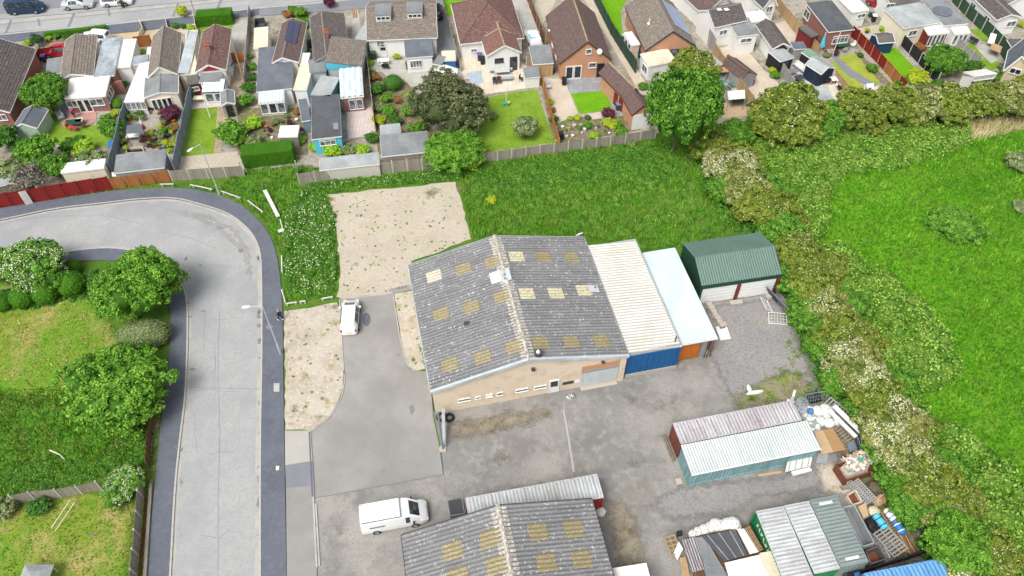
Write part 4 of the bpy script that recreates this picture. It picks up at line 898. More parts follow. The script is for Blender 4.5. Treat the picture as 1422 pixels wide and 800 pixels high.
def roofpt(px, py):
 n = Vector((-(f.zr-f.z), 0, f.rx)); p = f.hit(px, py, (0, 0, f.z), n)
 if p.x > f.rx: p = f.hit(px, py, (f.w, 0, f.z), Vector(((f.zr-f.z), 0, f.w-f.rx)))
 return p
for i, (x, y) in enumerate(((603, 384), (644, 374), (684, 362), (613, 437), (655, 427), (697, 412), (625, 506), (670, 494), (714, 481), (717, 357), (754, 357), (793, 357), (731, 407), (771, 406), (811, 405), (750, 475), (792, 473), (834, 472))):
 p = roofpt(x, y); zf = zl if p.x < f.rx else zrr; q = roofpt(x, y)
 corr_piece(f, p.x-.72, p.x+.72, p.y-.7, 4, zf, 'skylight_white' if i == 0 else 'skylight_pale' if i in (12, 13, 14, 9) else 'skylight', 'rooflight')
for x0, y0, wx, wy, m_ in ((689, 386, 1.1, 1.35, 'felt_white'), (702, 383, .9, 1.5, 'felt_paleblue'), (824, 402, 1.0, .9, 'felt_paleblue')):
 p = roofpt(x0, y0); zf = zl if p.x < f.rx else zrr; mb = MB(); x1, x2 = p.x-wx/2, p.x+wx/2
 mb.slope((x1, p.y-wy/2, zf(x1)+.14), (x2, p.y-wy/2, zf(x2)+.14), (x2, p.y+wy/2, zf(x2)+.14), (x1, p.y+wy/2, zf(x1)+.14), 'flat', th=.06); obj('roof_patch', mb, m_, f.roof)
for x0, y0, r_ in ((700, 384, .09), (701, 389, .09), (826, 401, .12)):
 p = roofpt(x0, y0); mb = MB(); mb.tube((0, 0, 0), (0, 0, .35), r_, None, 8); o = obj('vent_pipe', mb, 'galv', f.roof); o.location = p
p = roofpt(648, 450); mb = MB(); mb.box((0, 0, .12), (.5, .35, .12)); o = obj('broken_vent', mb, 'charcoal', f.roof); o.location = p
p = roofpt(747, 494); mb = MB(); mb.tube((0, 0, 0), (0, 0, .5), .34, .3, 12, False); mb.tube((0, 0, .5), (0, 0, .56), .38, .38, 12); o = obj('flue', mb, 'charcoal', f.roof); o.location = p
mb = MB(); mb.tube((0, 0, .55), (0, 0, .75), .2, .12, 8); q = obj('flue_cap', mb, 'white', f.t); q.location = p
wf = f.hit(644, 555, (0, .12, 0), (0, 1, 0))
for x, y, w_, h_, pn in ((644.5, 555, 1.15, .42, 'pane'), (664, 551.8, .55, .34, 'darkpane'), (679.5, 549, .62, .42, 'white'), (694, 546.6, .58, .42, 'darkpane'), (724.7, 541.5, 1.15, .42, 'pane'), (750, 537.4, 1.15, .42, 'pane')):
 p = f.fy(x, y, .12); window(f.t, p, w_, h_, 'F', 'white', 0, pane=pn)
p = f.fy(788.5, 530.8, .12); window(f.t, p, 1.0, .26, 'F', 'charcoal', 0, pane='darkpane', name='vent_grille')
p = f.fy(769, 539, .12); door(f.t, (p.x, .12, 0), .95, 2.0, 'F', 'white', 1)
for (x, y, w_, h_) in ((740, 511.5, .3, .3),): p = f.fy(x, y, .12); mb = MB(); mb.box((0, -.12, 0), (w_, .25, h_)); obj('security_camera', mb, 'charcoal', f.t).location = p
p = f.fy(837, 501.5, .12); mb = MB(); mb.box((0, -.12, 0), (.28, .25, .16)); obj('floodlight', mb, 'charcoal', f.t).location = p
for x, y in ((801.5, 530), (862, 520)): p = f.fy(x, y, .1); mb = MB(); mb.box((0, -.02, 0), (.5, .04, .42)); obj('notice_board', mb, 'white', f.t).location = p
a = f.fy(806.5, 0, .12).x; gl = f.fy(806, 530, .12).x; gr_ = f.fy(857, 520, .12).x
zt = f.fy(808, 517, .12).z; mb = MB(); mb.b2((gl, .06, .25), (gr_, .1, zt));
for k in range(14): z_ = .3+(zt-.35)*k/14; mb.b2((gl+.02, .03, z_), (gr_-.02, .06, z_+(zt-.35)/16))
obj('roller_shutter', mb, 'roller', f.t)
mb = MB(); mb.b2((gl, .02, zt), (gr_+.3, .105, zt+.95)); obj('lintel_panel', mb, 'brick_orange', f.t)
mb = MB(); mb.b2((gl, -.03, zt+.02), (gr_, .019, zt+.22)); obj('shutter_box', mb, 'grey', f.t)
mb = MB(); mb.b2((gr_+.05, -.02, 0), (f.w-.12, .119, f.z-.35)); obj('brick_pier', mb, 'brick_buff', f.t)
mb = MB(); mb.b2((gl, -.35, 0), (gr_, .11, .06)); obj('doorstep', mb, 'stone', f.t)
mb = MB(); mb.tube((.02, .3, f.z-.12), (.02, f.d-.3, f.z-.12), .08); mb.tube((.1, f.d-.4, 0), (.1, f.d-.4, f.z-.1), .05); mb.tube((.08, .4, 0), (.08, .4, f.z-.1), .05); obj('gutter', mb, 'charcoal', f.t)
# gull on the back corner
p = W(805, 327, 4.2); g = thing('gull', 'grey and white gull perched on the back corner of the warehouse roof', 'bird', (p.x, p.y, 4.15), .4)
mb = MB(); mb.ell((0, 0, .22), (.27, .11, .12), 8, 6); mb.ell((.22, 0, .34), (.09, .07, .08), 7, 5); mb.tube((-.2, 0, .22), (-.45, 0, .2), .07, .02); mb.tube((.3, 0, .33), (.4, 0, .31), .02, .005, 5)
obj('body', mb, 'white', g, True); mb = MB(); mb.ell((-.05, .09, .25), (.26, .03, .09), 8, 5); mb.ell((-.05, -.09, .25), (.26, .03, .09), 8, 5); obj('wing', mb, 'grey', g, True)
mb = MB(); mb.tube((.02, .04, 0), (0, .04, .14), .012); mb.tube((.02, -.04, 0), (0, -.04, .14), .012); obj('leg', mb, 'orange', g)
def fr_w(A, B, D, z, zb=None):
 a, b, d = W(*A, z), W(*B, zb or z), W(*D, z); return fr_raw(a, wh.rz, (b-a).dot(wh.ux), (d-a).dot(wh.uy), z)
f2 = building('workshop', 'long lean-to unit with cream corrugated roof and blue front next to the warehouse', None, None, None, 3.8, fr=fr_w((873, 490.5), (946, 481.5), (817, 341), 3.8, 3.3), axis='side', kind='corr', pitch=.33, zside=(3.86, 3.3),
              wall='render_grey', roof='sheet_cream', ov=.06, trim=None, th=.05)
mb = MB(); a = f2.fy(873, 514, .0); mb.b2((.0, -.09, .45), (f2.w, -.01, 3.28));
for k in range(9): x = f2.w*(k+.5)/9; mb.b2((x-.02, -.115, .46), (x+.02, -.09, 3.27))
obj('blue_panel_front', mb, 'panel_blue', f2.t); mb = MB(); mb.b2((.02, -.15, 0), (f2.w-.02, .02, .44)); obj('plinth', mb, 'stone', f2.t)
mb = MB(); mb.bar((f2.w+.02, 0, 3.26), (f2.w+.02, f2.d, 3.26), .1, .1); obj('gutter', mb, 'felt_white', f2.t)
mb = MB(); mb.tube((f2.w-.4, .6, 3.4), (f2.w-.4, .6, 4.2), .06, None, 7); obj('vent_pipe', mb, 'charcoal', f2.t)
f3 = building('store_building', 'narrow flat-roofed unit with pale blue-white roof and orange end panel', None, None, None, 3.2, fr=fr_w((947, 478.5), (997, 470), (894.5, 351), 3.2), axis='flat', kind='flat', wall='render_grey', roof='sheet_paleblue', ov=.1, trim='felt_white', th=.12, fovh=.5)
mb = MB(); mb.b2((.05, .3, .1), (f3.w*.62, .45, 3.0)); obj('orange_panel', mb, 'panel_orange', f3.t)
mb = MB(); mb.b2((f3.w*.66, .3, 0), (f3.w*.8, .42, 2.6)); obj('door', mb, 'grey', f3.t); mb = MB(); mb.b2((f3.w*.84, .3, 1.0), (f3.w*.93, .4, 2.2)); obj('notice_board', mb, 'maroon', f3.t)
for k in range(3): mb = MB(); mb.bar((f3.w-.15-.3*k, .1, 0), (f3.w-.05-.2*k, .3, 3.05), .08, .08); obj('post', mb, 'darktimber', f3.t)
# green steel garage
g4 = building('steel_garage', 'dark green steel double garage with white doors beside the hedgerow', (974.5, 397), (1086, 380.5), (948.7, 338), 3.0, R=(965, 357.5), axis='x', kind='corr', pitch=.26, wall='sheet_darkgreen', roof='sheet_green', ridge='sheet_green', ov=.06, trim=None, th=.06)
f = g4; mb = MB(); mb.b2((-.02, -.08, 2.5), (f.w+.02, .05, 2.97)); obj('fascia', mb, 'sheet_darkgreen', f.t)
for x0, x1 in ((.25, f.w*.46), (f.w*.5, f.w*.95)):
 mb = MB(); mb.b2((x0, -.02, .12), (x1, .04, 2.5))
 for k in range(5): z_ = .12+2.38*k/5; mb.b2((x0+.03, -.045, z_+.03), (x1-.03, -.02, z_+.43))
 obj('garage_door', mb, 'white', f.t)
for x in (f.w*.48, f.w*.975): mb = MB(); mb.bar((x, -.14, 0), (x, -.14, 2.5), .26, .16); obj('door_post', mb, 'maroon', f.t)
mb = MB(); mb.box((f.w*.48, -.5, .1), (1.3, .5, .2)); obj('step', mb, 'stone', f.t)
# second warehouse, running out of the picture towards the camera
a, b = W(557.7, 742.5, 4.0), W(821.5, 692, 4.0); u = (b-a).normalized(); n = Vector((-u.y, u.x, 0)); D2 = 15
fr2 = fr_raw(a-n*D2, math.atan2(u.y, u.x), (b-a).length, D2, 4.0); zr2 = fr2.fy(690, 701.5, D2)
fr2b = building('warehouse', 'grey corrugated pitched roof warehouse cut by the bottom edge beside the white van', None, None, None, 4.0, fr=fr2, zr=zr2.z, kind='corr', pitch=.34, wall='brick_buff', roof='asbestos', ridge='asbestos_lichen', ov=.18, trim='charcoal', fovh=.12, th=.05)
f = fr2b
rgm = MB()
for i in range(int(f.d/.34)):
 for sg in (-1, 1): y0 = i*.34; rgm.bar((f.rx, y0+.1, f.zr+.07), (f.rx+sg*.62, y0+.1, f.zr+.06-.62*(f.zr-f.z)/f.rx), .24, .06)
obj('ridge_capping', rgm, 'asbestos_lichen', f.roof)
zl = lambda x: f.z+(f.zr-f.z)*x/f.rx; zrr = lambda x: f.z+(f.zr-f.z)*(f.w-x)/(f.w-f.rx)
for i, (x, y) in enumerate(((629, 766), (681, 749), (689, 785), (747, 740), (796, 735), (758, 780), (807, 776), (637, 803), (699, 822), (770, 820), (818, 816))):
 p = roofpt(x, y); corr_piece(f, p.x-.75, p.x+.75, p.y-.7, 4, zl if p.x < f.rx else zrr, 'skylight', 'rooflight')
fw = building('lean_to', 'small white flat roof against the bottom edge beside the second warehouse', (858, 830), (908, 822), (852, 789), 2.8, axis='flat', kind='flat', roof='felt_white', wall='render', ov=.1, cat='building')
# ---------------------------------------------------------------- shipping containers
def container(label, A, B, D, z, top, side, end=None, h=None, doors='L', group=None, tp=.3):
 f = Fr(A, B, D, z); t = thing('shipping_container', label, 'container', f.o, f.rz, group); w, d = f.w, f.d; end = end or side
 r = MB(); r.slope((.08, .08, z-.04), (w-.08, .08, z-.04), (w-.08, d-.08, z-.04), (.08, d-.08, z-.04), 'corr', tp, .05)
 f.roof = obj('roof', r, top, t); fm = MB()
 for x in (.06, w-.06):
  for y in (.06, d-.06): fm.b2((x-.06, y-.06, 0), (x+.06, y+.06, z))
 for y in (.05, d-.05): fm.b2((.12, y-.05, z-.12), (w-.12, y+.05, z-.01)); fm.b2((.12, y-.05, .02), (w-.12, y+.05, .16))
 for x in (.05, w-.05): fm.b2((x-.05, .12, z-.12), (x+.05, d-.12, z-.01)); fm.b2((x-.05, .12, .02), (x+.05, d-.12, .16))
 obj('frame', fm, side, t); tr = MB()
 for y in (.05, d-.05): tr.b2((0, y-.06, z-.03), (w, y+.06, z+.004))
 for x in (.05, w-.05): tr.b2((x-.06, .11, z-.03), (x+.06, d-.11, z+.002))
 obj('top_rail', tr, top, t)
 for nm, p0, p1 in (('side_panel', (.12, .06), (w-.12, .06)), ('side_panel', (w-.12, d-.06), (.12, d-.06)), ('end_panel', (w-.06, .12), (w-.06, d-.12)), ('end_panel', (.06, d-.12), (.06, .12))):
  mb = MB(); L = math.hypot(p1[0]-p0[0], p1[1]-p0[1]); k = max(4, int(L/.14)); ux = Vector((p1[0]-p0[0], p1[1]-p0[1], 0)).normalized(); nn = Vector((ux.y, -ux.x, 0)); lo, hi = [], []
  for i in range(k*2+1):
   q = Vector((p0[0], p0[1], 0))+ux*L*i/(k*2)+nn*(.0 if (i//2) % 2 else -.05); lo.append(mb.pt((q.x, q.y, .12))); hi.append(mb.pt((q.x, q.y, z-.1)))
  for i in range(k*2): mb.f.append([lo[i], lo[i+1], hi[i+1], hi[i]]); mb.mi.append(0)
  obj(nm, mb, side if 'side' in nm else end, t)
 x = 0 if doors == 'L' else w
 if doors in 'LR':
  for k in range(2):
   y0, y1 = (.14+k*(d-.28)/2, .14+(k+1)*(d-.28)/2-.03); mb = MB(); s_ = -.03 if x == 0 else .03
   mb.b2((x, y0, .18), (x+s_, y1, z-.16))
   for q in (.3, .7): yy = y0+(y1-y0)*q; mb.tube((x+s_*2, yy, .15), (x+s_*2, yy, z-.14), .025, None, 6)
   obj('door', mb, end, t)
 f.t = t; return f
cr = container('rusty red container with pale streaked roof behind the teal one', (945.5, 617), (1114, 583.5), (936, 587.5), 2.4, 'cont_white_rust', 'cont_rust')
ct = container('teal container with pale corrugated sheet roof in front of the rusty red one', (961.5, 658), (1137, 622.5), (946, 620.5), 2.3, 'cont_pale', 'sheet_teal')
f = ct; mb = MB(); mb.slope((-.12, -.12, 2.36), (f.w+.12, -.12, 2.36), (f.w+.12, f.d+.02, 2.56), (-.12, f.d+.02, 2.56), 'corr', .24, .04); obj('sheet_roof', mb, 'sheet_white_teal', f.t)
mb = MB(); mb.bar((-.14, -.16, 2.36), (f.w+.14, -.16, 2.36), .08, .12); obj('roof_edge', mb, 'white', f.t)
cg = container('pale blue-grey container roof showing behind the second warehouse', (652, 726), (838.5, 691), (641, 692.5), 2.5, 'cont_pale', 'cont_red', doors='R')
# three side by side, running towards the camera
def lengthwise(label, BL, BR, FR, z, top, side, group=None, lab=False):
 """back left, back right, front right corners of the roof"""
 a, b, c = W(*BL, z), W(*BR, z), W(*FR, z); u = (b-c); L = u.length; ux = u.normalized()
 wdt = (a-b).length; A_ = c; fr = fr_raw(c, math.atan2(ux.y, ux.x), L, wdt, z)
 return label, fr
def container_fr(label, fr, top, side, group=None):
 g = fr; s = Fr.__new__(Fr); s.__dict__.update(g.__dict__)
 return s
def cont3(label, BL, BR, FR, z, top, side, doors='N'):
 c, b = W(*FR, z), W(*BR, z); a = W(*BL, z); ux = (b-c).normalized(); n = Vector((-ux.y, ux.x, 0)); wd = abs((a-b).dot(n)); L = (b-c).length
 o = Fr.__init__
 global _cf; f = fr_raw(c, math.atan2(ux.y, ux.x), L, wd, z); _cf = f
 save = Fr.__init__
 def init(s, *k): s.__dict__.update(f.__dict__)
 Fr.__init__ = init
 try: r = container(label, None, None, None, z, top, side, doors=doors)
 finally: Fr.__init__ = save
 return r
c1 = cont3('green container with worn white roof, left of the three side by side', (1052, 716), (1088, 703), (1168-37, 804), 2.6, 'cont_pale', 'cont_green')
c2 = cont3('pale blue-white container roof, middle of the three side by side', (1089, 702.6), (1123, 695.5), (1167, 789.5), 2.62, 'cont_pale', 'cont_green')
c3 = cont3('darker grey-green container roof, right of the three side by side', (1124.5, 695), (1161, 687.5), (1206.5, 780), 2.66, 'cont_grey', 'cont_grey')
for q, (xx) in enumerate((.5, c3.w-.5)): mb = MB(); mb.box((xx, c3.d/2, 2.72), (.22, 1.1, .03)); obj('roof_plate', mb, 'white', c3.t)
# white painted marks down the green side
for k in range(6):
 xx = c1.w-.9-k*.42; mb = MB()
 for q in range(3): mb.box((xx+random.uniform(-.08, .08), c1.d+.02, 1.75+q*.12+random.uniform(-.04, .04)), (random.uniform(.12, .26), .02, random.uniform(.08, .15)))
 obj('painted_mark', mb, 'cream', c1.t)
cb = container('bright blue corrugated container roof in the bottom right corner', (1215, 830), (1325, 808), (1196, 797), 2.5, 'sheet_blue', 'sheet_blue', doors='N', tp=.34)
# ---------------------------------------------------------------- bungalows along the street
def lean(label, A, B, D, ze, zb, wall, roof, kind='flat', ov=.1, name='extension', cat='building', trim='white', zside=None, axis=None, pitch=None, fovh=None, th=.08):
 return building(name, label, A, B, D, ze, zb=zb, axis=axis or 'flat', kind=kind, wall=wall, roof=roof, ov=ov, trim=trim, zside=zside, pitch=pitch, cat=cat, fovh=fovh, th=th)
def child(f, parent):
 t = f.t; rz = t.rotation_euler.z; d = t.location-parent.location; a = -parent.rotation_euler.z
 c = Vector((d.x*math.cos(a)-d.y*math.sin(a), d.x*math.sin(a)+d.y*math.cos(a), 0)); M4 = Matrix.Translation(c) @ Matrix.Rotation(rz-parent.rotation_euler.z, 4, 'Z')
 nm = t.name.split('.')[0]; kids = list(t.children)
 for k in kids:
  k.parent = parent; k.matrix_parent_inverse = Matrix(); k.matrix_basis = M4 @ k.matrix_basis
  k.name = (nm+'_'+k.name.split('.')[0]) if k.name.split('.')[0] in ('wall', 'roof') else k.name.split('.')[0]
 bpy.data.objects.remove(t); f.t = parent; return f
def winf(f, px, py, w, h, m='white', bars=1, y=None, face='F', pane='pane', cross=0):
 y = f_in if y is None else y
 if face == 'F': p = f.fy(px, py, y)
 elif face == 'L': p = f.fx(px, py, y)
 else: p = f.fx(px, py, y)
 q = (p.x, p.y, p.z)
 return window(f.t, q, w, h, face, m, bars, pane=pane, cross=cross)
f_in = .2
# 1 far left dark roof
b_ = W(13, 156, 2.6); y_ = (W(50, 68, 2.6)-b_); x_ = Vector((y_.y, -y_.x, 0)).normalized(); h = building('bungalow', 'dark grey-brown tiled bungalow with brick side wall cut by the left edge', None, None, None, 2.6, fr=fr_raw(b_-x_*8.4, math.atan2(x_.y, x_.x), 8.4, y_.length, 2.6), zr=4.7, wall='brick_red', roof='tile_dark', ridge='ridge_grey')
winf(h, 3, 163, 1.1, .9)
# 2 bungalow with grey-brown roof, lead flat roof, white conservatory
h = h2 = building('bungalow', 'bungalow with grey-brown tiled roof, lead-grey flat roof and white sun room', (83, 112), (129, 105), (97, 55), 2.7, R=(97.5, 103), kind='tile', wall='render', roof='tile_greybrown', ridge='ridge_grey')
e = child(lean('x', (130, 107), (158, 104), (143, 54), 2.75, 2.8, 'brick_red', 'felt_lead'), h.t)
e = child(lean('x', (160, 94), (181, 92), (169, 56), 2.5, 2.55, 'render', 'felt_white', name='carport'), h.t)
e = lean('x', (89, 137), (146, 133), (92, 112), 2.35, 2.75, 'brick_red', 'felt_white', name='sun_room', ov=.08); f_in = .1
for px_, w_ in ((98, 1.35), (133, 1.75)): p = e.fy(px_, 139, .08); window(e.t, (p.x, p.y, 1.45), w_, 1.05, 'F', 'white', 1)
p = e.fy(115, 141, .08); door(e.t, (p.x-.42, .08, 0), .8, 2.05, 'F', 'white', 2); door(e.t, (p.x+.42, .08, 0), .8, 2.05, 'F', 'white', 2)
p = e.fx(144, 132, e.w-.08)
for yy in (.6, 1.5, 2.4): window(e.t, (e.w-.08, yy, 1.45), .75, 1.05, 'R', 'white', 0)
child(e, h.t)
mb = MB(); mb.b2((0, 0, 0), (2.6, .3, 1.9)); s = obj('side_wall', mb, 'brick_red', h.t); s.location = (h.w+.6, -1.0, 0)
# 3 bungalow with flat grey extension and white lean-to
f_in = .2
h = h3 = building('bungalow', 'cream bungalow with brown-grey tiled roof, grey rear extension and plum tree behind', (205, 108), (246.5, 103), (215.6, 50), 2.7, R=(220.5, 93), wall='render_cream', roof='tile_greybrown', ridge='ridge_grey')
child(lean('x', (247.5, 103.5), (262, 102.5), (256, 45), 2.45, 2.9, 'render_cream', 'felt_paleblue', axis='side', zside=(2.72, 2.5)), h.t)
child(lean('x', (262.5, 104), (274, 102), (270, 46), 2.3, 2.3, 'render_cream', 'felt_cream', name='side_passage'), h.t)
e = building('x', 'x', (199.5, 136), (247, 129), (206, 108), 2.5, zr=2.95, kind='flat', wall='render_cream', roof='felt_grey', ov=.12, trim='white', ridge='felt_grey', th=.06); p = e.fy(225, 140, .2)
e.t.name = 'extension'
for k in range(4): window(e.t, (p.x-.95+k*.62, .12, 1.15), .56, 1.7, 'F', 'white', 0, pane='darkpane')
p = e.fy(240.5, 139, .12); child(e, h.t)
e = lean('x', (172, 141), (200, 140), (181, 87), 2.3, 2.35, 'white', 'felt_white', name='lean_to', ov=.1)
for k in range(4): window(e.t, (e.w*(k+.5)/4, .1, 1.5), e.w/4-.12, 1.1, 'F', 'white', 1)
child(e, h.t)
child(lean('x', (181, 90), (206, 86), (183, 79), 2.36, 2.4, 'render', 'felt_lead', name='utility'), h.t)
mb = MB(); mb.box((0, 0, 0), (.12, 3.2, .12))
e = lean('x', (202, 83), (211, 82), (206, 66), 2.2, 2.25, 'white', 'polycarb', name='porch', ov=.05); child(e, h.t)
# 4 reddish bungalow
h = h4 = building('bungalow', 'small bungalow with reddish-brown tiled roof, red gable and narrow chimney', (271, 100.5), (313.5, 97), (277, 44), 2.8, R=(288.7, 90), wall='render', roof='tile_red', ridge='tile_terracotta')
chimney(h, 289, 66, h.zr+.3, .5, 1.0)
mb = MB(); mb.face([(h.w*.22, .12, 2.75), (h.w*.78, .12, 2.75), (h.rx, .12, h.zr-.35)]); mb.face([(h.w*.22, .15, 2.75), (h.rx, .15, h.zr-.35), (h.w*.78, .15, 2.75)]); obj('gable_board', mb, 'red', h.t)
e = lean('x', (276, 114), (305, 113), (277, 98), 2.3, 2.5, 'white', 'felt_grey', ov=.1)
child(e, h.t)
e = lean('x', (261, 118), (277, 115), (262, 101), 2.1, 2.3, 'maroon', 'felt_charcoal', name='store', ov=.08, trim='charcoal'); p = e.fy(270, 122, .08); window(e.t, (p.x, .08, 1.3), 1.1, .6, 'F', 'white', 1); child(e, h.t)
e = lean('x', (280, 128), (310, 126.5), (279, 114), 2.0, 2.3, 'white', 'polycarb', name='conservatory', ov=.05, trim='black')
for k in range(2): window(e.t, (e.w*(.28+.44*k), .05, 1.1), e.w*.38, 1.3, 'F', 'white', 0)
child(e, h.t)
for yy in (1.2, 2.6, 4.2): window(h.t, (h.w-.22, yy, 1.5), .9, 1.0, 'R', 'white', 1)
# 5 bungalow with solar panels
h = h5 = building('bungalow', 'narrow bungalow with pinkish-grey roof and dark solar panels', (378, 87.5), (414.5, 86.5), (372, 33), 2.7, R=(391.5, 80), wall='render', roof='tile_brown', ridge='ridge_grey')
def slope_panels(h, pts, m, nx, ny, side='R', name='solar_panel'):
 """pts: photo corners low-front, high-front, high-back"""
 k = (h.zr-h.z); n = Vector((k, 0, h.w-h.rx)) if side == 'R' else Vector((-k, 0, h.rx)); o = (h.w, 0, h.z) if side == 'R' else (0, 0, h.z); n.normalize()
 a, b, c = [h.hit(x, y, o, n)+n*.12 for x, y in pts]; u = Vector((0, (c-b).y, 0)); v = b-a; v.y = 0; mb = MB(); lu, lv = u.length/nx, v.length/ny
 mb.box((0, 0, 0), (lu*.96, lv*.95, .04)); me = mb.mesh('solar_panel'); me.materials.append(M[m]); U = u.normalized(); V_ = v.normalized(); N = U.cross(V_); R = Matrix((U, V_, N)).transposed().to_4x4()
 for i in range(nx):
  for j in range(ny):
   q = bpy.data.objects.new(name, me); COL.objects.link(q); q.parent = h.roof; q.matrix_basis = Matrix.Translation(a+U*lu*(i+.5)+V_*lv*(j+.5)) @ R
slope_panels(h, ((411, 62), (394.5, 55), (393, 25)), 'solar', 6, 2)
child(lean('x', (352, 67), (372, 65), (350, 40), 2.3, 2.4, 'render_cream', 'felt_cream', name='carport'), h.t)
child(lean('x', (356, 127), (405, 122), (357, 67), 2.6, 2.65, 'render', 'felt_blue', ov=.12), h.t)
child(lean('x', (407, 124), (426, 124), (397, 87), 2.4, 2.45, 'render', 'felt_cream', ov=.1), h.t)
child(lean('x', (415, 88), (427, 88), (415, 74), 2.35, 2.4, 'render', 'felt_white', ov=.1, name='porch'), h.t)
e = lean('x', (359, 143.5), (394.5, 140.5), (358.5, 128), 2.1, 2.45, 'white', 'polycarb', kind='corr', pitch=.4, name='sun_room', ov=.08)
for k in range(3): window(e.t, (e.w*(.17+.33*k), .08, 1.15), e.w*.29, 1.5, 'F', 'white', 0, pane='darkpane' if k == 1 else 'pane')
child(e, h.t)
# 6 long dark roof with blue gable
h = h6 = building('bungalow', 'bungalow with long dark grey tiled roof, bright blue gable boards and red chimney', (436, 86), (486, 80), (433.5, 24), 2.7, R=(453, 77), wall='render_grey', roof='tile_dark', ridge='ridge_grey', trim='grey')
chimney(h, 453, 49, h.zr+.25, .55, 1.0)
e = building('x', 'x', (453, 93), (502, 92.5), (453, 57), 2.75, kind='tile', axis='side', zside=(h.zr+.05, 2.75), wall='render_grey', roof='tile_greybrown', ov=.1, trim=None); e.t.name = 'wing'; mb = MB(); mb.face([(0, .02, 2.3), (e.w, .02, 2.3), (e.w, .02, 2.66), (0, .02, h.zr-.06)]); mb.face([(0, .06, 2.3), (0, .06, h.zr-.06), (e.w, .06, 2.66), (e.w, .06, 2.3)]); obj('gable_board', mb, 'cyan', e.t); child(e, h.t)
child(lean('x', (430, 101), (453, 98), (431, 84), 2.5, 2.6, 'render_grey', 'felt_grey', trim='grey'), h.t)
child(lean('x', (431, 131), (458, 134), (431, 103), 2.5, 2.5, 'cyan', 'felt_pale', trim='grey'), h.t)
e = lean('x', (473, 136), (505, 133), (468, 101), 2.3, 2.8, 'brick_red', 'polycarb', name='conservatory', ov=.08, kind='corr', pitch=.62)
for k in range(2): window(e.t, (e.w*(.45+.32*k), .08, 1.1), e.w*.28, 1.5, 'F', 'white', 0)
child(e, h.t)
gar = lean('long garage with dark felt roof and bright blue front beside the pale path', (433, 193), (474, 188.5), (431.5, 134.5), 2.5, 2.5, 'cyan', 'felt_dark', name='garage', cat='garage', trim='white')
window(gar.t, (gar.w*.5, .1, 1.7), 1.9, .9, 'F', 'white', 2, cross=1)
mb = MB(); mb.b2((gar.w*.75, 1.2, 2.56), (gar.w*.92, 2.4, 2.6)); obj('roof_patch', mb, 'felt_grey', gar.roof)
child(lean('x', (488, 62), (505, 64), (484, 13), 2.3, 2.3, 'render_grey', 'felt_pale', name='carport'), h6.t)
# 7 wide roof with dormers
g_ = Fr((509, 56), (607.5, 52), (504, 0), 2.75); g_.d = 9.6; h = h7 = building('bungalow', 'wide chalet bungalow with two white box dormers and white rear wall', None, None, None, 2.75, fr=g_, axis='x', zr=g_.fy(504, 9.5, 4.8).z, wall='render', roof='tile_greybrown', ridge='ridge_grey', trim='white')
def dormer(f, px, py, w, hgt, nwin):
 n = Vector((0, -(f.zr-f.z), f.ry)); p = f.hit(px, py, (0, 0, f.z), n); k = (f.zr-f.z)/f.ry; mb = MB(); z0 = p.z; y0 = p.y; dd = min(hgt/k*1.0, f.ry-y0)
 mb.b2((-w/2, 0, -.1), (w/2, dd, hgt)); o = obj('dormer', mb, 'cladboard', f.t); o.location = (p.x, y0, z0)
 r = MB(); r.slope((-w/2-.12, -.15, hgt+.03), (w/2+.12, -.15, hgt+.03), (w/2+.12, dd+.3, hgt+.1), (-w/2-.12, dd+.3, hgt+.1), 'flat', th=.1); obj('dormer_roof', r, 'felt_grey', o)
 for i in range(nwin): q = window(o, (-w/2+w*(i+.5+.2)/(nwin+.4), 0, hgt*.5), w/(nwin+.6), hgt*.45, 'F', 'white', 0, pane='darkpane')
dormer(h, 533, 30.5, 2.0, 1.1, 3); dormer(h, 576.5, 27, 2.0, 1.1, 3)
winf(h, 528.5, 61, 1.0, .9); door(h.t, (h.fy(533, 76, .22).x, .22, 0), .95, 2.0, 'F', 'white', 1)
e = lean('x', (563, 80), (601, 77), (558, 58), 2.45, 2.7, 'render', 'felt_blue', ov=.12); window(e.t, (1.3, .12, 1.3), 1.6, 1.1, 'F', 'white', 3); child(e, h.t)
# 8 hipped red-brown roof
def hip_house(name, label, A, B, D, ze, zr, wall, roof, ov=.25, ridge='tile_terracotta'):
 f = Fr(A, B, D, ze); t = thing(name, label, 'building', f.o, f.rz); w, d = f.w, f.d; mb = MB(); walls(mb, ov, ov, w-ov, d-ov, ze-.12); f.wall = obj('wall', mb, wall, t)
 rx = w/2; y0, y1 = w/2, d-w/2
 if y1 < y0+.3: y0 = y1 = d/2
 r = MB(); a, b = (rx, y0, zr), (rx, y1, zr)
 r.slope((0, 0, ze), (w, 0, ze), a, a, 'tile'); r.slope((w, d, ze), (0, d, ze), b, b, 'tile'); r.slope((0, d, ze), (0, 0, ze), a, b, 'tile'); r.slope((w, 0, ze), (w, d, ze), b, a, 'tile')
 f.roof = obj('roof', r, roof, t); rg = MB()
 for p, q in (((0, 0, ze), a), ((w, 0, ze), a), ((0, d, ze), b), ((w, d, ze), b), (a, b)):
  p, q = Vector(p), Vector(q); n = max(1, int((q-p).length/.45))
  for i in range(n): rg.tube(p.lerp(q, i/n)+Vector((0, 0, .03)), p.lerp(q, (i+.97)/n)+Vector((0, 0, .03)), .11, .1, 7)
 obj('ridge', rg, ridge, f.roof); tm = MB(); tm.bar((-.03, -.05, ze-.07), (w+.03, -.05, ze-.07), .1, .1); tm.bar((-.05, 0, ze-.07), (-.05, d, ze-.07), .1, .1); tm.bar((w+.05, 0, ze-.07), (w+.05, d, ze-.07), .1, .1)
 obj('gutter', tm, 'white', t); f.t = t; f.zr = zr; f.rx = rx; return f
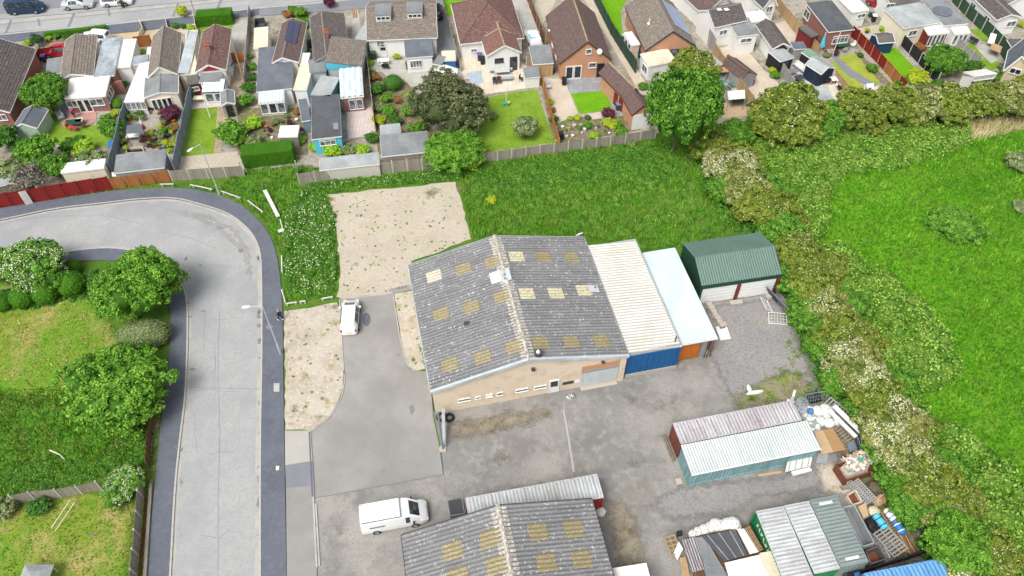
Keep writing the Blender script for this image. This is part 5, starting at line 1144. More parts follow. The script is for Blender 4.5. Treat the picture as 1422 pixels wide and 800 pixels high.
h = h8 = hip_house('bungalow', 'white bungalow with hipped red-brown roof and gabled rear wing above a cream patio', (639, 61), (727.5, 52.5), (624.5, 6), 2.7, 5.7, 'render', 'tile_red')
winf(h, 658, 70, .8, .6, y=.25)
e = building('x', 'x', (675.5, 78), (724, 72.5), (669, 54), 2.8, R=(701, 63), wall='render', roof='tile_terracotta', ov=.2); e.t.name = 'wing'
p = e.fy(693, 84, .22); window(e.t, p, 1.2, .7, 'F', 'charcoal', 1, pane='darkpane'); p = e.fy(713, 86, .22); door(e.t, (p.x, .22, 0), 1.0, 2.1, 'F', 'charcoal', 2)
rg = MB(); rg.tube((e.rx, e.d, e.zr), (e.rx, e.d+2.2, e.zr), .13, None, 8); obj('ridge', rg, 'ridge', e.t)
r = MB(); r.slope((0, e.d+.6, e.z+.3), (0, e.d, e.z), (e.rx, e.d, e.zr), (e.rx, e.d+2.3, e.zr), 'tile'); r.slope((e.w, e.d, e.z), (e.w, e.d+.6, e.z+.3), (e.rx, e.d+2.3, e.zr), (e.rx, e.d, e.zr), 'tile'); obj('valley_roof', r, 'tile_terracotta', e.t)
child(e, h.t)
for x, y in ((656, 13), (680.5, 25)): p = h.hit(x, y, (h.w/2, h.w/2, h.zr), (0, -1, 1.2)); mb = MB(); mb.tube((0, 0, -.2), (0, 0, .5), .08); obj('vent_pipe', mb, 'orange', h.t).location = p
# 9 brick bungalow with gable
h = h9 = building('bungalow', 'orange brick bungalow with tall gable, patio doors and mossy ridge', (777, 88.5), (849, 83), (749.8, 23.5), 2.6, R=(816.5, 58), wall='brick_orange', roof='tile_brown', ridge='ridge', trim='brown', fovh=.1)
f_in = .1
winf(h, 817.5, 71.5, .75, .75, bars=0); winf(h, 822.5, 90.5, 1.0, .8, bars=0); p = h.fy(796.5, 98, .1); door(h.t, (p.x-.55, .1, 0), 1.05, 2.05, 'F', 'white', 2); door(h.t, (p.x+.55, .1, 0), 1.05, 2.05, 'F', 'white', 2)
p = h.fy(834, 93, .1); door(h.t, (p.x, .1, 0), .95, 2.1, 'F', 'black', 0)
p = h.fy(832, 70, .1); mb = MB(); mb.tube((0, -.25, 0), (0, -.32, .02), .38, .36, 12); mb.bar((0, 0, 0), (0, -.3, 0), .04, .04); obj('satellite_dish', mb, 'white', h.t).location = p
mb = MB(); mb.box((0, 0, 0), (.35, .45, .06)); q = obj('roof_vent', mb, 'white', h.t); q.location = h.hit(763, 43, (0, 0, h.z), (-(h.zr-h.z), 0, h.rx))+Vector((0, 0, .08))
for yy in (3.5, 6.3): window(h.t, (.22, yy, 1.6), 1.0, .9, 'L', 'white', 1)
# 10 grey roof with long solar array
h = h10 = building('bungalow', 'brick bungalow with grey tiled roof and long pale-blue solar array beyond the big tree', (896, 70.5), (966.5, 64), (861, 11), 2.6, R=(935, 43.5), wall='brick_orange', roof='tile_greybrown', ridge='ridge_grey', trim='charcoal', fovh=.1)
slope_panels(h, ((959, 50), (937, 36), (912, -4)), 'solarpale', 8, 2)
e = lean('x', (901, 92), (939, 84), (896, 75), 2.3, 2.5, 'white', 'felt_cream', name='sun_room', ov=.06); window(e.t, (.06, 1.0, 1.2), 1.4, 1.2, 'L', 'white', 1); child(e, h.t)
e = lean('x', (878, 63), (889, 61), (868, 46), 2.2, 2.3, 'brick_buff', 'felt_white', name='porch', ov=.05)
for yy in (.8, 1.9, 3.0): window(e.t, (.05, yy, 1.5), .9, .8, 'L', 'white', 0)
child(e, h.t); winf(h, 942, 73, 2.2, 1.2, 'charcoal')
p = h.hit(901.5, 33, (0, 0, h.z), (-(h.zr-h.z), 0, h.rx)); mb = MB(); mb.tube((0, 0, -.1), (0, 0, .7), .09); mb.box((0, 0, .02), (.5, .5, .06)); obj('vent_pipe', mb, 'white', h.t).location = p
# garage of the brick bungalow
h = building('garage', 'pinkish brick garage with brown ridge roof in front of the tall broadleaf tree', (868, 138), (889, 131), (850, 95), 2.5, R=(883, 123), wall='brick_orange', roof='tile_brown', ridge='ridge', trim='brown', cat='garage')
e = building('x', 'x', (878, 160), (907, 155), (866, 138), 2.4, R=(894, 147), wall='brick_orange', roof='tile_brown', ov=.12, ridge='tile_brown', trim='maroon', fovh=.05); e.t.name = 'annexe'; mb = MB(); mb.b2((.15, -.02, 0), (e.w-.15, .04, 2.3)); obj('render_panel', mb, 'render', e.t); child(e, h.t)
for yy in (1.0, 2.2): door(h.t, (.22, yy, 0), .8, 1.9, 'L', 'maroon', 0)
# 11 white houses on the right
h = building('bungalow', 'white bungalow with brown roof and long white side wall at the top right', (978, 22), (1027, 10), (950, -35), 2.6, zr=5.0, wall='render', roof='tile_brown', ridge='ridge_grey')
e = building('x', 'x', (992, 38), (1038, 28), (982, 12), 3.3, zr=4.6, axis='x', wall='render', roof='tile_dark', ov=.12, ridge='ridge_grey', trim='white'); e.t.name = 'wing'; p = e.fy(1004, 45, .12); window(e.t, p, 1.2, .8, 'F', 'white', 1)
for x_ in (998, 1008): p = e.hit(x_, 13.5, (0, 0, e.z), (0, -(e.zr-e.z), e.ry)); mb = MB(); mb.box((0, 0, .1), (.6, .8, .08)); obj('rooflight', mb, 'white', e.t).location = p
child(e, h.t)
e = lean('x', (1024, 50), (1053, 47), (1014, 28), 2.9, 3.1, 'render', 'felt_grey', ov=.08); winf(e, 1036, 56, 1.6, .7, y=.08); child(e, h.t)
child(lean('x', (1040, 31), (1068, 27), (1036, 18), 2.7, 2.8, 'render', 'felt_white', name='porch'), h.t)
h = building('garage', 'dark ridge-roofed garage with black gable between two fences', (1073, 68), (1099, 65), (1048, 34), 2.3, R=(1088, 60), wall='render', roof='tile_dark', ridge='felt_charcoal', trim='white', cat='garage')
mb = MB(); mb.face([(.3, .1, 1.9), (h.w-.3, .1, 1.9), (h.rx, .1, h.zr-.2)]); obj('gable_board', mb, 'black', h.t)
h = building('bungalow', 'white-walled house with dark roof at the top edge beside the brick one', (1060, 12), (1080, 8), (1040, -22), 2.8, zr=4.6, wall='render', roof='felt_dark', ridge='felt_dark', kind='flat', cat='building'); winf(h, 1068, 13, 1.0, 1.0, y=.2)
for px_ in (1049,): p = h.fx(px_, 8, .2); window(h.t, (.22, 1.2, 1.5), .9, .9, 'L', 'white', 1)
h = h12 = lean('red brick bungalow with flat dark grey roof and white patio window', (1151, 44), (1187, 40), (1120, 5), 2.9, 3.0, 'brick_red', 'felt_dark', name='bungalow', ov=.15); f_in = .15
p = h.fy(1168, 52, .15); window(h.t, (p.x, .15, 1.35), 2.3, 1.2, 'F', 'white', 3, cross=1)
window(h.t, (.15, 6.5, 1.6), 1.6, 1.3, 'L', 'white', 1)
h = lean('white extension with flat white roof behind the yellow-green bush', (1184, 17), (1207, 13), (1172, -15), 2.6, 2.7, 'render', 'felt_white', name='bungalow', ov=.12); winf(h, 1196, 22, 1.3, .7, y=.12)
h = lean('red-brown garden room below the dark flat roof', (1127, 52), (1138, 48), (1114, 37), 2.2, 2.3, 'maroon', 'felt_charcoal', name='garden_room', cat='shed', trim='charcoal', ov=.06)
h = h13 = lean('cream-walled bungalow with patched pale flat roof', (1256, 39), (1308, 30), (1228, 12), 2.9, 3.0, 'render_cream', 'felt_pale', name='bungalow', ov=.15)
p = h.fy(1267, 46, .15); window(h.t, p, 1.3, .9, 'F', 'white', 1); q = lean('x', (1240, 8), (1282, 5), (1228, -20), 2.95, 3.0, 'render', 'felt_charcoal', name='rear_block', ov=.1); winf(q, 1236, 8, 1.2, .8, y=.1); child(q, h.t)
e = lean('x', (1290, 48), (1318, 45), (1283, 33), 2.2, 2.6, 'maroon', 'felt_white', name='sun_room', ov=.08)
for k in range(4): window(e.t, (e.w*(.2+.2*k), .08, 1.1), e.w*.17, 1.7, 'F', 'white', 0, pane='darkpane')
child(e, h.t)
h = h14 = lean('long grey flat-roofed bungalow with round roof patch and white lean-to', (1311, 35), (1345, 32), (1280, -15), 2.9, 2.95, 'render', 'felt_grey', name='bungalow', ov=.12)
mb = MB(); mb.tube((h.w*.4, 3.2, 3.0), (h.w*.4, 3.2, 3.03), 1.35, None, 20); obj('roof_patch', mb, 'felt_blue', h.t)
e = lean('x', (1326, 47), (1348, 45), (1315, 36), 2.1, 2.5, 'white', 'felt_white', name='sun_room', ov=.05)
for k in range(3): window(e.t, (e.w*(.2+.3*k), .05, 1.1), e.w*.25, 1.5, 'F', 'white', 0)
child(e, h.t)
h = h15 = building('bungalow', 'long white bungalow with dark tiled roof at the top right corner', (1385, 28), (1420, 24), (1335, -35), 2.6, R=(1405, 20), wall='render', roof='tile_dark', ridge='ridge_grey', trim='white')
winf(h, 1404, 33, 1.4, .9, y=.22)
for yy in (2, 5.5, 9): window(h.t, (.22, yy, 1.5), 1.2, .9, 'L', 'white', 1)
h = building('outbuilding', 'tan rendered outbuilding with blue-grey roof at the right edge', (1394, 98), (1440, 110), (1391, 68), 2.4, R=(1420, 78), wall='brick_cream', roof='felt_blue', kind='flat', ridge='felt_blue', cat='building', axis='y')
winf(h, 1410, 99, 1.3, .8, y=.2, pane='darkpane')
h = lean('small shed with dark felt roof against the green fence', (1410, 72), (1440, 72), (1396, 55), 2.2, 2.3, 'wood_green', 'felt_dark', name='shed', cat='shed')
h = building('bungalow', 'white bungalow half hidden at the extreme top right corner', (1400, 6), (1450, 2), (1380, -20), 2.7, zr=4.4, wall='render', roof='tile_grey')
h = building('bungalow', 'grey-roofed house at the top edge above the white wing', (1010, -2), (1062, -8), (990, -45), 2.6, zr=4.6, wall='render', roof='tile_greybrown')
# glazed / felt sheds and outbuildings in the gardens
def shed(label, A, B, D, ze, R=None, zr=None, wall='wood_grey', roof='felt_grey', axis='y', name='shed', kind='flat', zb=None, trim='white', ov=.06, dr=None):
 f = building(name, label, A, B, D, ze, R=R, zr=zr, axis=axis, kind=kind, wall=wall, roof=roof, ridge=roof, ov=ov, trim=trim, th=.05, cat='shed', zb=zb)
 if dr: door(f.t, (f.w*dr[0], ov, 0), .8, 1.75, 'F', dr[1], 0)
 return f
shed('blue-grey roofed garden shed with pale green panels under the round tree', (17, 178), (51, 178), (24, 152), 2.0, zr=2.7, wall='palegreen', roof='felt_blue')
shed('grey felt-roofed outbuilding between red fence and bungalow', (63, 104), (87, 100), (72, 81), 2.2, wall='wood_brown', roof='felt_grey', axis='flat')
shed('wide low shed with grey roof behind the tan fence panels', (158, 240), (228, 232), (160, 218), 1.9, wall='wood_palegrey', roof='felt_grey', axis='flat', zb=2.2)
shed('long white-roofed shed behind the red fence', (84, 240), (144, 233), (78, 228), 2.1, wall='render_cream', roof='felt_white', axis='flat')
shed('grey-green shed roof at the left edge behind the fence', (-20, 262), (32, 250), (-20, 232), 2.1, wall='wood_grey', roof='felt_pale', axis='flat')
shed('small domed grey garden shed on the path', (307, 147), (326, 144), (310, 128), 1.9, zr=2.3, wall='wood_grey', roof='felt_grey', dr=(.5, 'black'))
shed('small white-topped shed by the clipped hedge', (386, 190), (413, 189), (387, 175), 1.9, wall='wood_grey', roof='felt_white', axis='flat')
shed('narrow blue-grey lean-to against the long dark garage', (419, 168), (431, 166), (418, 138), 1.9, wall='wood_blue', roof='felt_blue', axis='flat')
shed('long low grey shed inside the concrete panel fence', (444, 236), (527, 227), (443, 220), 1.9, wall='concrete_post', roof='felt_pale', axis='flat')
shed('wide grey-roofed shed below the olive-green tree', (530, 217), (597, 210), (526, 190), 2.1, wall='wood_grey', roof='felt_grey', axis='flat', zb=2.3)
shed('small pale-topped store behind the wide grey shed', (529, 189), (557, 186), (527, 174), 1.8, wall='wood_grey', roof='felt_pale', axis='flat')
shed('dark corrugated-roof shed between the white and brick bungalows', (740, 89), (769, 87), (731, 64), 2.1, wall='wood_tan', roof='felt_grey', axis='flat')
shed('white store with slatted grey lid on the cream patio', (729, 108), (750, 106), (724, 96), 1.7, wall='white', roof='felt_grey', axis='flat', zb=1.9)
shed('white-topped blue store beside the big olive tree', (614, 84), (633, 83), (613, 71), 1.8, wall='blue', roof='felt_cream', axis='flat')
shed('narrow grey shed right of the white lean-to', (601, 88), (612, 90), (604, 76), 1.9, wall='wood_grey', roof='felt_grey', axis='flat')
shed('domed rusty-brown corrugated hut on the pale gravel', (1031, 112), (1052, 104), (1013, 85), 1.7, R=(1040, 100), wall='wood_palegrey', roof='tile_brown', kind='corr', trim=None)
shed('pinkish flat roof beside the fence right of the yellow-green tree', (994, 92), (1004, 88), (977, 69), 2.2, wall='brick_orange', roof='felt_pale', axis='flat')
shed('black shed with pale green felt roof below the garage', (1084, 85), (1103, 79), (1073, 69), 2.1, wall='wood_black', roof='felt_pale', axis='flat', dr=(.5, 'charcoal'))
shed('dark blue-black shed with green felt roof', (1130, 83), (1141, 78), (1119, 69), 2.1, wall='wood_black', roof='felt_green', axis='flat')
shed('larger dark blue shed with pale grey-green roof and open doors', (1141, 103), (1160, 94), (1129, 84), 2.1, R=(1151, 93), wall='wood_darkblue', roof='felt_pale')
shed('low pale-grey roofed shed against the boundary hedge', (1120, 141), (1158, 141), (1110, 120), 1.7, wall='wood_darkblue', roof='felt_pale', axis='flat')
shed('navy blue shed with dark roof beside the cream bungalow', (1220, 60), (1243, 58), (1222, 46), 1.8, zr=2.3, wall='navy', roof='felt_charcoal', axis='x')
shed('white ridge-roofed shed poking above the boundary hedge', (1350, 112), (1380, 108), (1344, 99), 1.9, R=(1354, 106), wall='white', roof='felt_white', axis='x')
shed('tiny slate-grey canopy next to the yellow fence', (1103, 68), (1121, 67), (1106, 58), 1.9, wall='wood_palegrey', roof='felt_blue', axis='flat')
# ---------------------------------------------------------------- fences
_pan = {}
def panel_mesh(kind, w, h, m):
 key = (kind, round(w, 2), h, m)
 if key in _pan: return _pan[key]
 mb = MB()
 if kind == 'board':
  n = max(4, int(w/.15))
  for i in range(n): x = -w/2+w*(i+.5)/n; mb.box((x, random.uniform(-.012, .012), h/2+random.uniform(-.012, .012)), (w/n-.012, .03, h-.08))
  for z in (.25*h, .78*h): mb.box((0, .035, z), (w, .03, .08))
 elif kind == 'slab':
  n = 3
  for i in range(n): mb.box((0, 0, h*(i+.5)/n), (w, .05, h/n-.015))
 elif kind == 'lap':
  n = max(5, int(h/.14))
  for i in range(n): mb.box((0, .01*(i % 2), h*(i+.5)/n), (w, .03, h/n-.008))
  mb.box((-w/2+.03, -.02, h/2), (.05, .05, h)); mb.box((w/2-.03, -.02, h/2), (.05, .05, h)); mb.box((0, -.02, h+.01), (w, .08, .03))
 me = mb.mesh('panel'); me.materials.append(M[m]); _pan[key] = me; return me
def fence(label, pts, h, m, kind='lap', post='concrete_post', name='fence', pw=1.83, lean=.03, cap=None, cat='fence', ph=.12, group=None, special=None, only=None):
 Q = [W(a, b, 0) for a, b in pts]; t = thing(name, label, cat, Q[0]); k = 0
 pm = MB().box((0, 0, (h+ph)/2), (.11, .11, h+ph)).mesh('post') if post else None
 if pm: pm.materials.append(M[post])
 for a, b in zip(Q, Q[1:]):
  d = b-a; L = d.length; n = max(1, round(L/pw)); rz = math.atan2(d.y, d.x); w = L/n
  for i in range(n):
   k += 1; mm = special.get(k, m) if special else m
   me = panel_mesh(kind, w-.13, h, mm); o = bpy.data.objects.new('panel', me); COL.objects.link(o); o.parent = t
   p = a+d*((i+.5)/n)-Q[0]; o.location = p; o.rotation_euler = (random.uniform(-lean, lean), 0, rz)
   if pm: q = bpy.data.objects.new('post', pm); COL.objects.link(q); q.parent = t; q.location = a+d*(i/n)-Q[0]; q.rotation_euler.z = rz
  if pm: q = bpy.data.objects.new('post', pm); COL.objects.link(q); q.parent = t; q.location = b-Q[0]; q.rotation_euler.z = rz
 return t
fence('dark red panel fence behind the curving pavement, one white panel near its left end', [(-45, 296), (0, 288.5), (36, 284), (48, 281.5), (157, 263.5)], 2.0, 'wood_red', 'lap', 'maroon', special={5: 'wood_white'} if False else None)
mbw = thing('gate', 'white board gate in the dark red fence', 'gate', W(36.5, 284.5, 0), .12); g_ = W(36.5, 284.5, 0); h_ = W(47, 282.2, 0); mbw.rotation_euler.z = math.atan2((h_-g_).y, (h_-g_).x); L_ = (h_-g_).length
for k in range(6): mb = MB(); mb.box((L_*(k+.5)/6, -.1, 1.02), (L_/6-.02, .04, 2.0)); obj('board', mb, 'wood_white', mbw)
fence('orange-brown close-boarded fence at the bend of the road', [(157, 263.5), (239, 252)], 1.75, 'wood_orange', 'board', None)
fence('grey panel fence with concrete posts round the empty gravel plot', [(240, 251.5), (339.6, 244.5), (336.5, 240)], 1.6, 'wood_grey', 'slab')
fence('weathered concrete-panel fence with a return on its left end', [(414, 240), (417, 257.5), (462, 251), (525.5, 242), (587, 236), (612, 232), (672, 224.5)], 1.75, 'wood_grey', 'slab')
fence('long grey timber fence behind the brick bungalow gardens', [(672, 224.3), (691, 223.5), (769, 213), (847, 203), (909, 193)], 1.5, 'wood_grey', 'board')
fence('tall blue-grey fence running down beside the striped lawn', [(273, 120), (246, 243)], 2.0, 'wood_blue', 'lap', 'wood_blue')
fence('blue-grey fence between the leafy garden and the cluttered patio', [(179, 158), (158, 243)], 1.9, 'wood_blue', 'lap', 'wood_blue')
fence('thin pale fence beside the concrete drive of the reddish bungalow', [(348, 18), (345, 70), (341, 118)], 1.3, 'wood_palegrey', 'slab')
fence('tan gate panel across the concrete drive', [(319, 88), (342, 87)], 1.6, 'wood_orange', 'board', 'wood_tan', name='gate', cat='gate')
fence('brown gate panel between the lead-roofed and cream bungalows', [(191, 66), (212, 63)], 1.6, 'wood_orange', 'lap', 'wood_brown', name='gate', cat='gate')
fence('red fence panels beside the red car', [(50, 88), (62, 82), (92, 78)], 1.6, 'wood_red', 'lap', 'maroon')
fence('weathered fence between the pale paved path and the shrub garden', [(507, 72), (514, 110), (522, 185)], 1.5, 'wood_grey', 'lap')
fence('thin fence along the grey driveway beside the white hipped bungalow', [(613, 2), (628, 55), (640, 100)], 1.2, 'wood_palegrey', 'slab')
fence('brown fence between the white and brick bungalows', [(729, -8), (742, 28), (757, 66)], 1.8, 'wood_brown', 'lap', 'wood_tan')
fence('orange-tan fence between the two lawns', [(752, 116), (764, 162), (776, 206)], 1.5, 'wood_orange', 'lap', 'wood_tan')
fence('short dark fence beside the wheelie bins', [(731, 91), (776, 96)], 1.3, 'wood_grey', 'lap')
fence('dark green panel fence between the brick bungalow and the bright lawn', [(818, -12), (848, 48), (882, 102)], 1.9, 'wood_green', 'lap', 'wood_green')
fence('long pale concrete fence right of the solar-roofed bungalow', [(938, -18), (958, 20), (990, 76)], 2.4, 'wood_palegrey', 'slab', pw=1.9)
fence('tan fence left of the pale gravel drive', [(990, 76), (1010, 106), (1050, 160)], 1.8, 'wood_tan', 'lap', 'wood_tan')
fence('pale grey fence between the rusty hut and the black shed', [(1053, 64), (1085, 104), (1113, 148)], 1.6, 'wood_palegrey', 'lap', 'wood_palegrey')
fence('yellow-tan fence beside the sloping gravel drive', [(1066, -2), (1092, 30), (1134, 78)], 1.7, 'wood_tan', 'lap', 'wood_tan')
fence('tan fence right of the white decking', [(1158, 112), (1175, 132), (1190, 150)], 1.4, 'wood_tan', 'lap', 'wood_tan')
fence('red and orange fence between two lawns behind the brick bungalow', [(1181, 50), (1218, 88), (1255, 130)], 1.6, 'wood_red', 'lap', 'wood_tan', special={6: 'wood_orange', 7: 'wood_orange', 8: 'wood_red', 9: 'wood_orange'})
fence('black fence with pale concrete posts behind the navy shed', [(1250, 62), (1275, 88), (1300, 116)], 1.6, 'wood_black', 'slab')
fence('green fence with concrete posts beside the white bungalow at the top right', [(1312, -8), (1340, 22), (1374, 54), (1408, 88)], 1.8, 'wood_green', 'board')
fence('grey trellis fence below the white lean-to', [(1318, 56), (1336, 74), (1358, 92)], 1.3, 'wood_palegrey', 'lap')
fence('weathered timber fence between the rough grass and the lower lawn', [(24, 699), (50, 694), (86, 691), (115, 686), (142, 680)], 1.5, 'wood_grey', 'board', 'concrete_post')
fence('leaning weathered fence beside the dark pavement', [(214, 575), (211, 610), (208, 650)], 1.2, 'wood_brown', 'board', 'wood_brown', lean=.12)
fence('weathered boundary fence along the pavement at the bottom left', [(201, 664), (197, 720), (190, 800), (184, 860)], 1.5, 'wood_grey', 'board', 'concrete_post')
soft_patch('bark_path', [(203, 668), (209, 668), (203, 740), (196, 820), (188, 820), (195, 740)], 'rust', .03, .25, .2)
mb = MB(); mb.bar(W(210, 672, .15), W(201, 810, .15), .25, .3); struct('garden_edging', mb, 'wood_grey')
fence('cream front garden wall left of the clipped front hedge', [(270, 26), (275, 48), (268, 100)], .8, 'cream', 'slab', 'cream', name='garden_wall', cat='wall')
fence('cream curved front wall beside the driveway', [(195, 33), (200, 44), (192, 60)], .8, 'cream', 'slab', 'cream', name='garden_wall', cat='wall')
fence('short cream front wall behind the cream bungalow', [(231, 30), (234, 41)], .8, 'cream', 'slab', 'cream', name='garden_wall', cat='wall')
# knee rails on the verge
def rail(label, a, b, z=.4, m='wood_white', r=.11):
 A_, B_ = W(*a, z), W(*b, z); t = thing('knee_rail', label, 'rail', (A_.x, A_.y, 0), 0, 'white timber knee rails along the verge'); d = B_-A_; d.z = 0
 mb = MB(); mb.bar((0, 0, z), d+Vector((0, 0, z)), r, r); obj('rail', mb, m, t)
 for k in (.12, .88): mb = MB(); mb.box(d*k+Vector((0, 0, z/2-.03)), (.09, .09, z-.06)); obj('post', mb, m, t)
for a, b, l in (((222, 256), (241, 255.5), 'pale knee rail in front of the orange-brown fence'), ((264, 256.5), (295, 263), 'pale knee rail left of the road-bend street lamp'), ((306, 265), (334, 275), 'pale knee rail just right of the road-bend street lamp'),
    ((344, 278.5), (365, 294.5), 'sloping knee rail left of the fallen white board'), ((389, 305), (393.5, 322), 'short white knee rail above the curved kerb'), ((391, 355), (391.5, 378), 'white knee rail beside the flowering weeds'),
    ((391, 402), (396, 420), 'white knee rail above the walking person'), ((396, 422), (412, 419.5), 'left white knee rail at the foot of the weed patch'), ((416, 419), (424, 418), 'middle white knee rail at the foot of the weed patch'), ((446, 415), (462, 412), 'right white knee rail at the foot of the weed patch')):
 rail(l, a, b)
t = thing('fallen_board', 'long white board lying in the grass beside the bend', 'board', W(377, 283, .2)); p, q = W(367.5, 264, .9)-t.location, W(386.5, 301, .15)-t.location
mb = MB(); mb.bar(p, q, .42, .06); obj('board', mb, 'wood_white', t); mb = MB(); mb.bar(p+Vector((.15, 0, .05)), q+Vector((.15, 0, .05)), .05, .05); obj('batten', mb, 'white', t)
t = thing('scrap', 'crumpled white plastic scrap caught near the kerb grass', 'litter', W(391, 322, 0)); mb = MB(); mb.ell((0, 0, .2), (.45, .2, .18), 8, 5, .3, .5); obj('plastic', mb, 'white', t)
# ---------------------------------------------------------------- street lamps and poles
def lamp(label, base, top, head, hz=7.45):
 b = W(*base, 0); t = thing('street_lamp', label, 'street lamp', b, 0, 'street lamps at the road bend'); e = W(*head, hz+.05)-b; tp = Vector((0, 0, hz))
 mb = MB(); mb.tube((0, 0, 0), (0, 0, 1.6), .115, .105, 10); mb.tube((0, 0, 1.6), (0, 0, 1.75), .1, .07, 10, False); mb.tube((0, 0, 1.75), tp, .07, .05, 8); obj('pole', mb, 'lamp', t)
 mb = MB(); mb.tube(tp, e*.8+tp*.2+Vector((0, 0, .02)), .045, .04, 6); obj('arm', mb, 'lamp', t)
 d = (e-tp); d.z = 0; d.normalize(); mb = MB(); mb.loft([[e-d*.5+Vector((-d.y, d.x, 0))*y*w_+Vector((0, 0, z_)) for y, z_ in ((-1, 0), (1, 0), (.7, .09), (-.7, .09))] for w_ in (.06,)]+[[e-d*.1+Vector((-d.y, d.x, 0))*y*.16+Vector((0, 0, z_)) for y, z_ in ((-1, -.03), (1, -.03), (.7, .1), (-.7, .1))]]+[[e+d*.25+Vector((-d.y, d.x, 0))*y*.12+Vector((0, 0, z_)) for y, z_ in ((-1, -.02), (1, -.02), (.7, .06), (-.7, .06))]])
 obj('lantern', mb, 'felt_white', t); mb = MB(); mb.box((.1, -.1, 1.0), (.02, .02, .5)); obj('access_door', mb, 'grey', t)
lamp('tall grey street lamp leaning over the road beside the walking person', (390, 492), (364, 425), (340, 426.5)); lamp('tall grey street lamp standing by the knee rails at the bend', (305, 271), (278, 200), (263, 209))
def pole(label, base, h, r=.1, m='wood_tan', name='telegraph_pole', cat='pole'):
 b = W(*base, 0); t = thing(name, label, cat, b); mb = MB(); mb.tube((0, 0, 0), (0, 0, h), r, r*.7, 8); obj('shaft', mb, m, t); mb = MB(); mb.tube((0, 0, h), (0, 0, h+.06), r*.8, r*.3, 8); obj('cap', mb, 'grey', t); return t
pole('brown timber pole on the path right of the reddish bungalow', (341, 119), 6.2, .11); pole('thin tan pole at the kerb of the far street', (272, 22), 5.5, .07)
pole('thin white post beside the curved garden path', (1157, 74), 3.4, .06, 'white', 'washing_pole');
t = thing('folded_parasol', 'folded turquoise parasol next to the red brick bungalow', 'parasol', W(1140, 72, 0)); mb = MB(); mb.tube((0, 0, 0), (-.2, 0, 3.0), .05); obj('pole', mb, 'white', t); mb = MB(); mb.tube((-.1, 0, .9), (-.2, 0, 2.6), .38, .08, 8); obj('canopy', mb, 'cyan', t)
pole('white washing line post standing on the striped lawn', (292, 163), 3.6, .07, 'white', 'washing_pole')
t = thing('clothes_airer', 'pale two-legged frame standing on the bottom left lawn', 'frame', W(92, 718, 0), -.5); mb = MB()
for x in (-.25, .25): mb.tube((x, -1.3, .1), (x, 1.1, .9), .03)
obj('rail', mb, 'cream', t); mb = MB(); [mb.tube((x, 1.1, 0), (x, 1.1, .9), .03) for x in (-.25, .25)]; obj('leg', mb, 'cream', t)
t = thing('broken_branch', 'pale broken branch lying in the rough grass on the left', 'branch', W(81, 631, .1), -.4); mb = MB(); mb.tube((-.9, 0, .1), (.2, 0, .15), .07, .05, 6); mb.tube((.2, 0, .15), (1.0, -.2, .12), .05, .03, 6); obj('wood', mb, 'cream', t)
for (x, y, l) in ((45, 531, 'short dark stake left of the broad bright bush'), (88, 521, 'short dark stake nearest the broad bright bush'), (2, 545, 'short dark stake at the left edge')):
 t = thing('stake', l, 'post', W(x, y+6, 0), 0, 'dark stakes across the rough grass'); mb = MB(); mb.tube((0, 0, 0), (-.1, 0, 1.2), .04); obj('post', mb, 'charcoal', t)
t = thing('gazebo', 'grey and white pop-up canopy cut by the bottom edge on the lower lawn', 'gazebo', W(57, 812, 0)); mb = MB(); mb.loft([[Vector((x*r, y*r, z)) for x, y in ((-1, -1), (1, -1), (1, 1), (-1, 1))] for r, z in ((1.15, 1.2), (.5, 1.6), (.05, 1.75))]); obj('canopy', mb, 'felt_pale', t)
for x in (-1, 1):
 for y in (-1, 1): mb = MB(); mb.tube((x, y, 0), (x, y, 1.25), .03); obj('leg', mb, 'white', t)
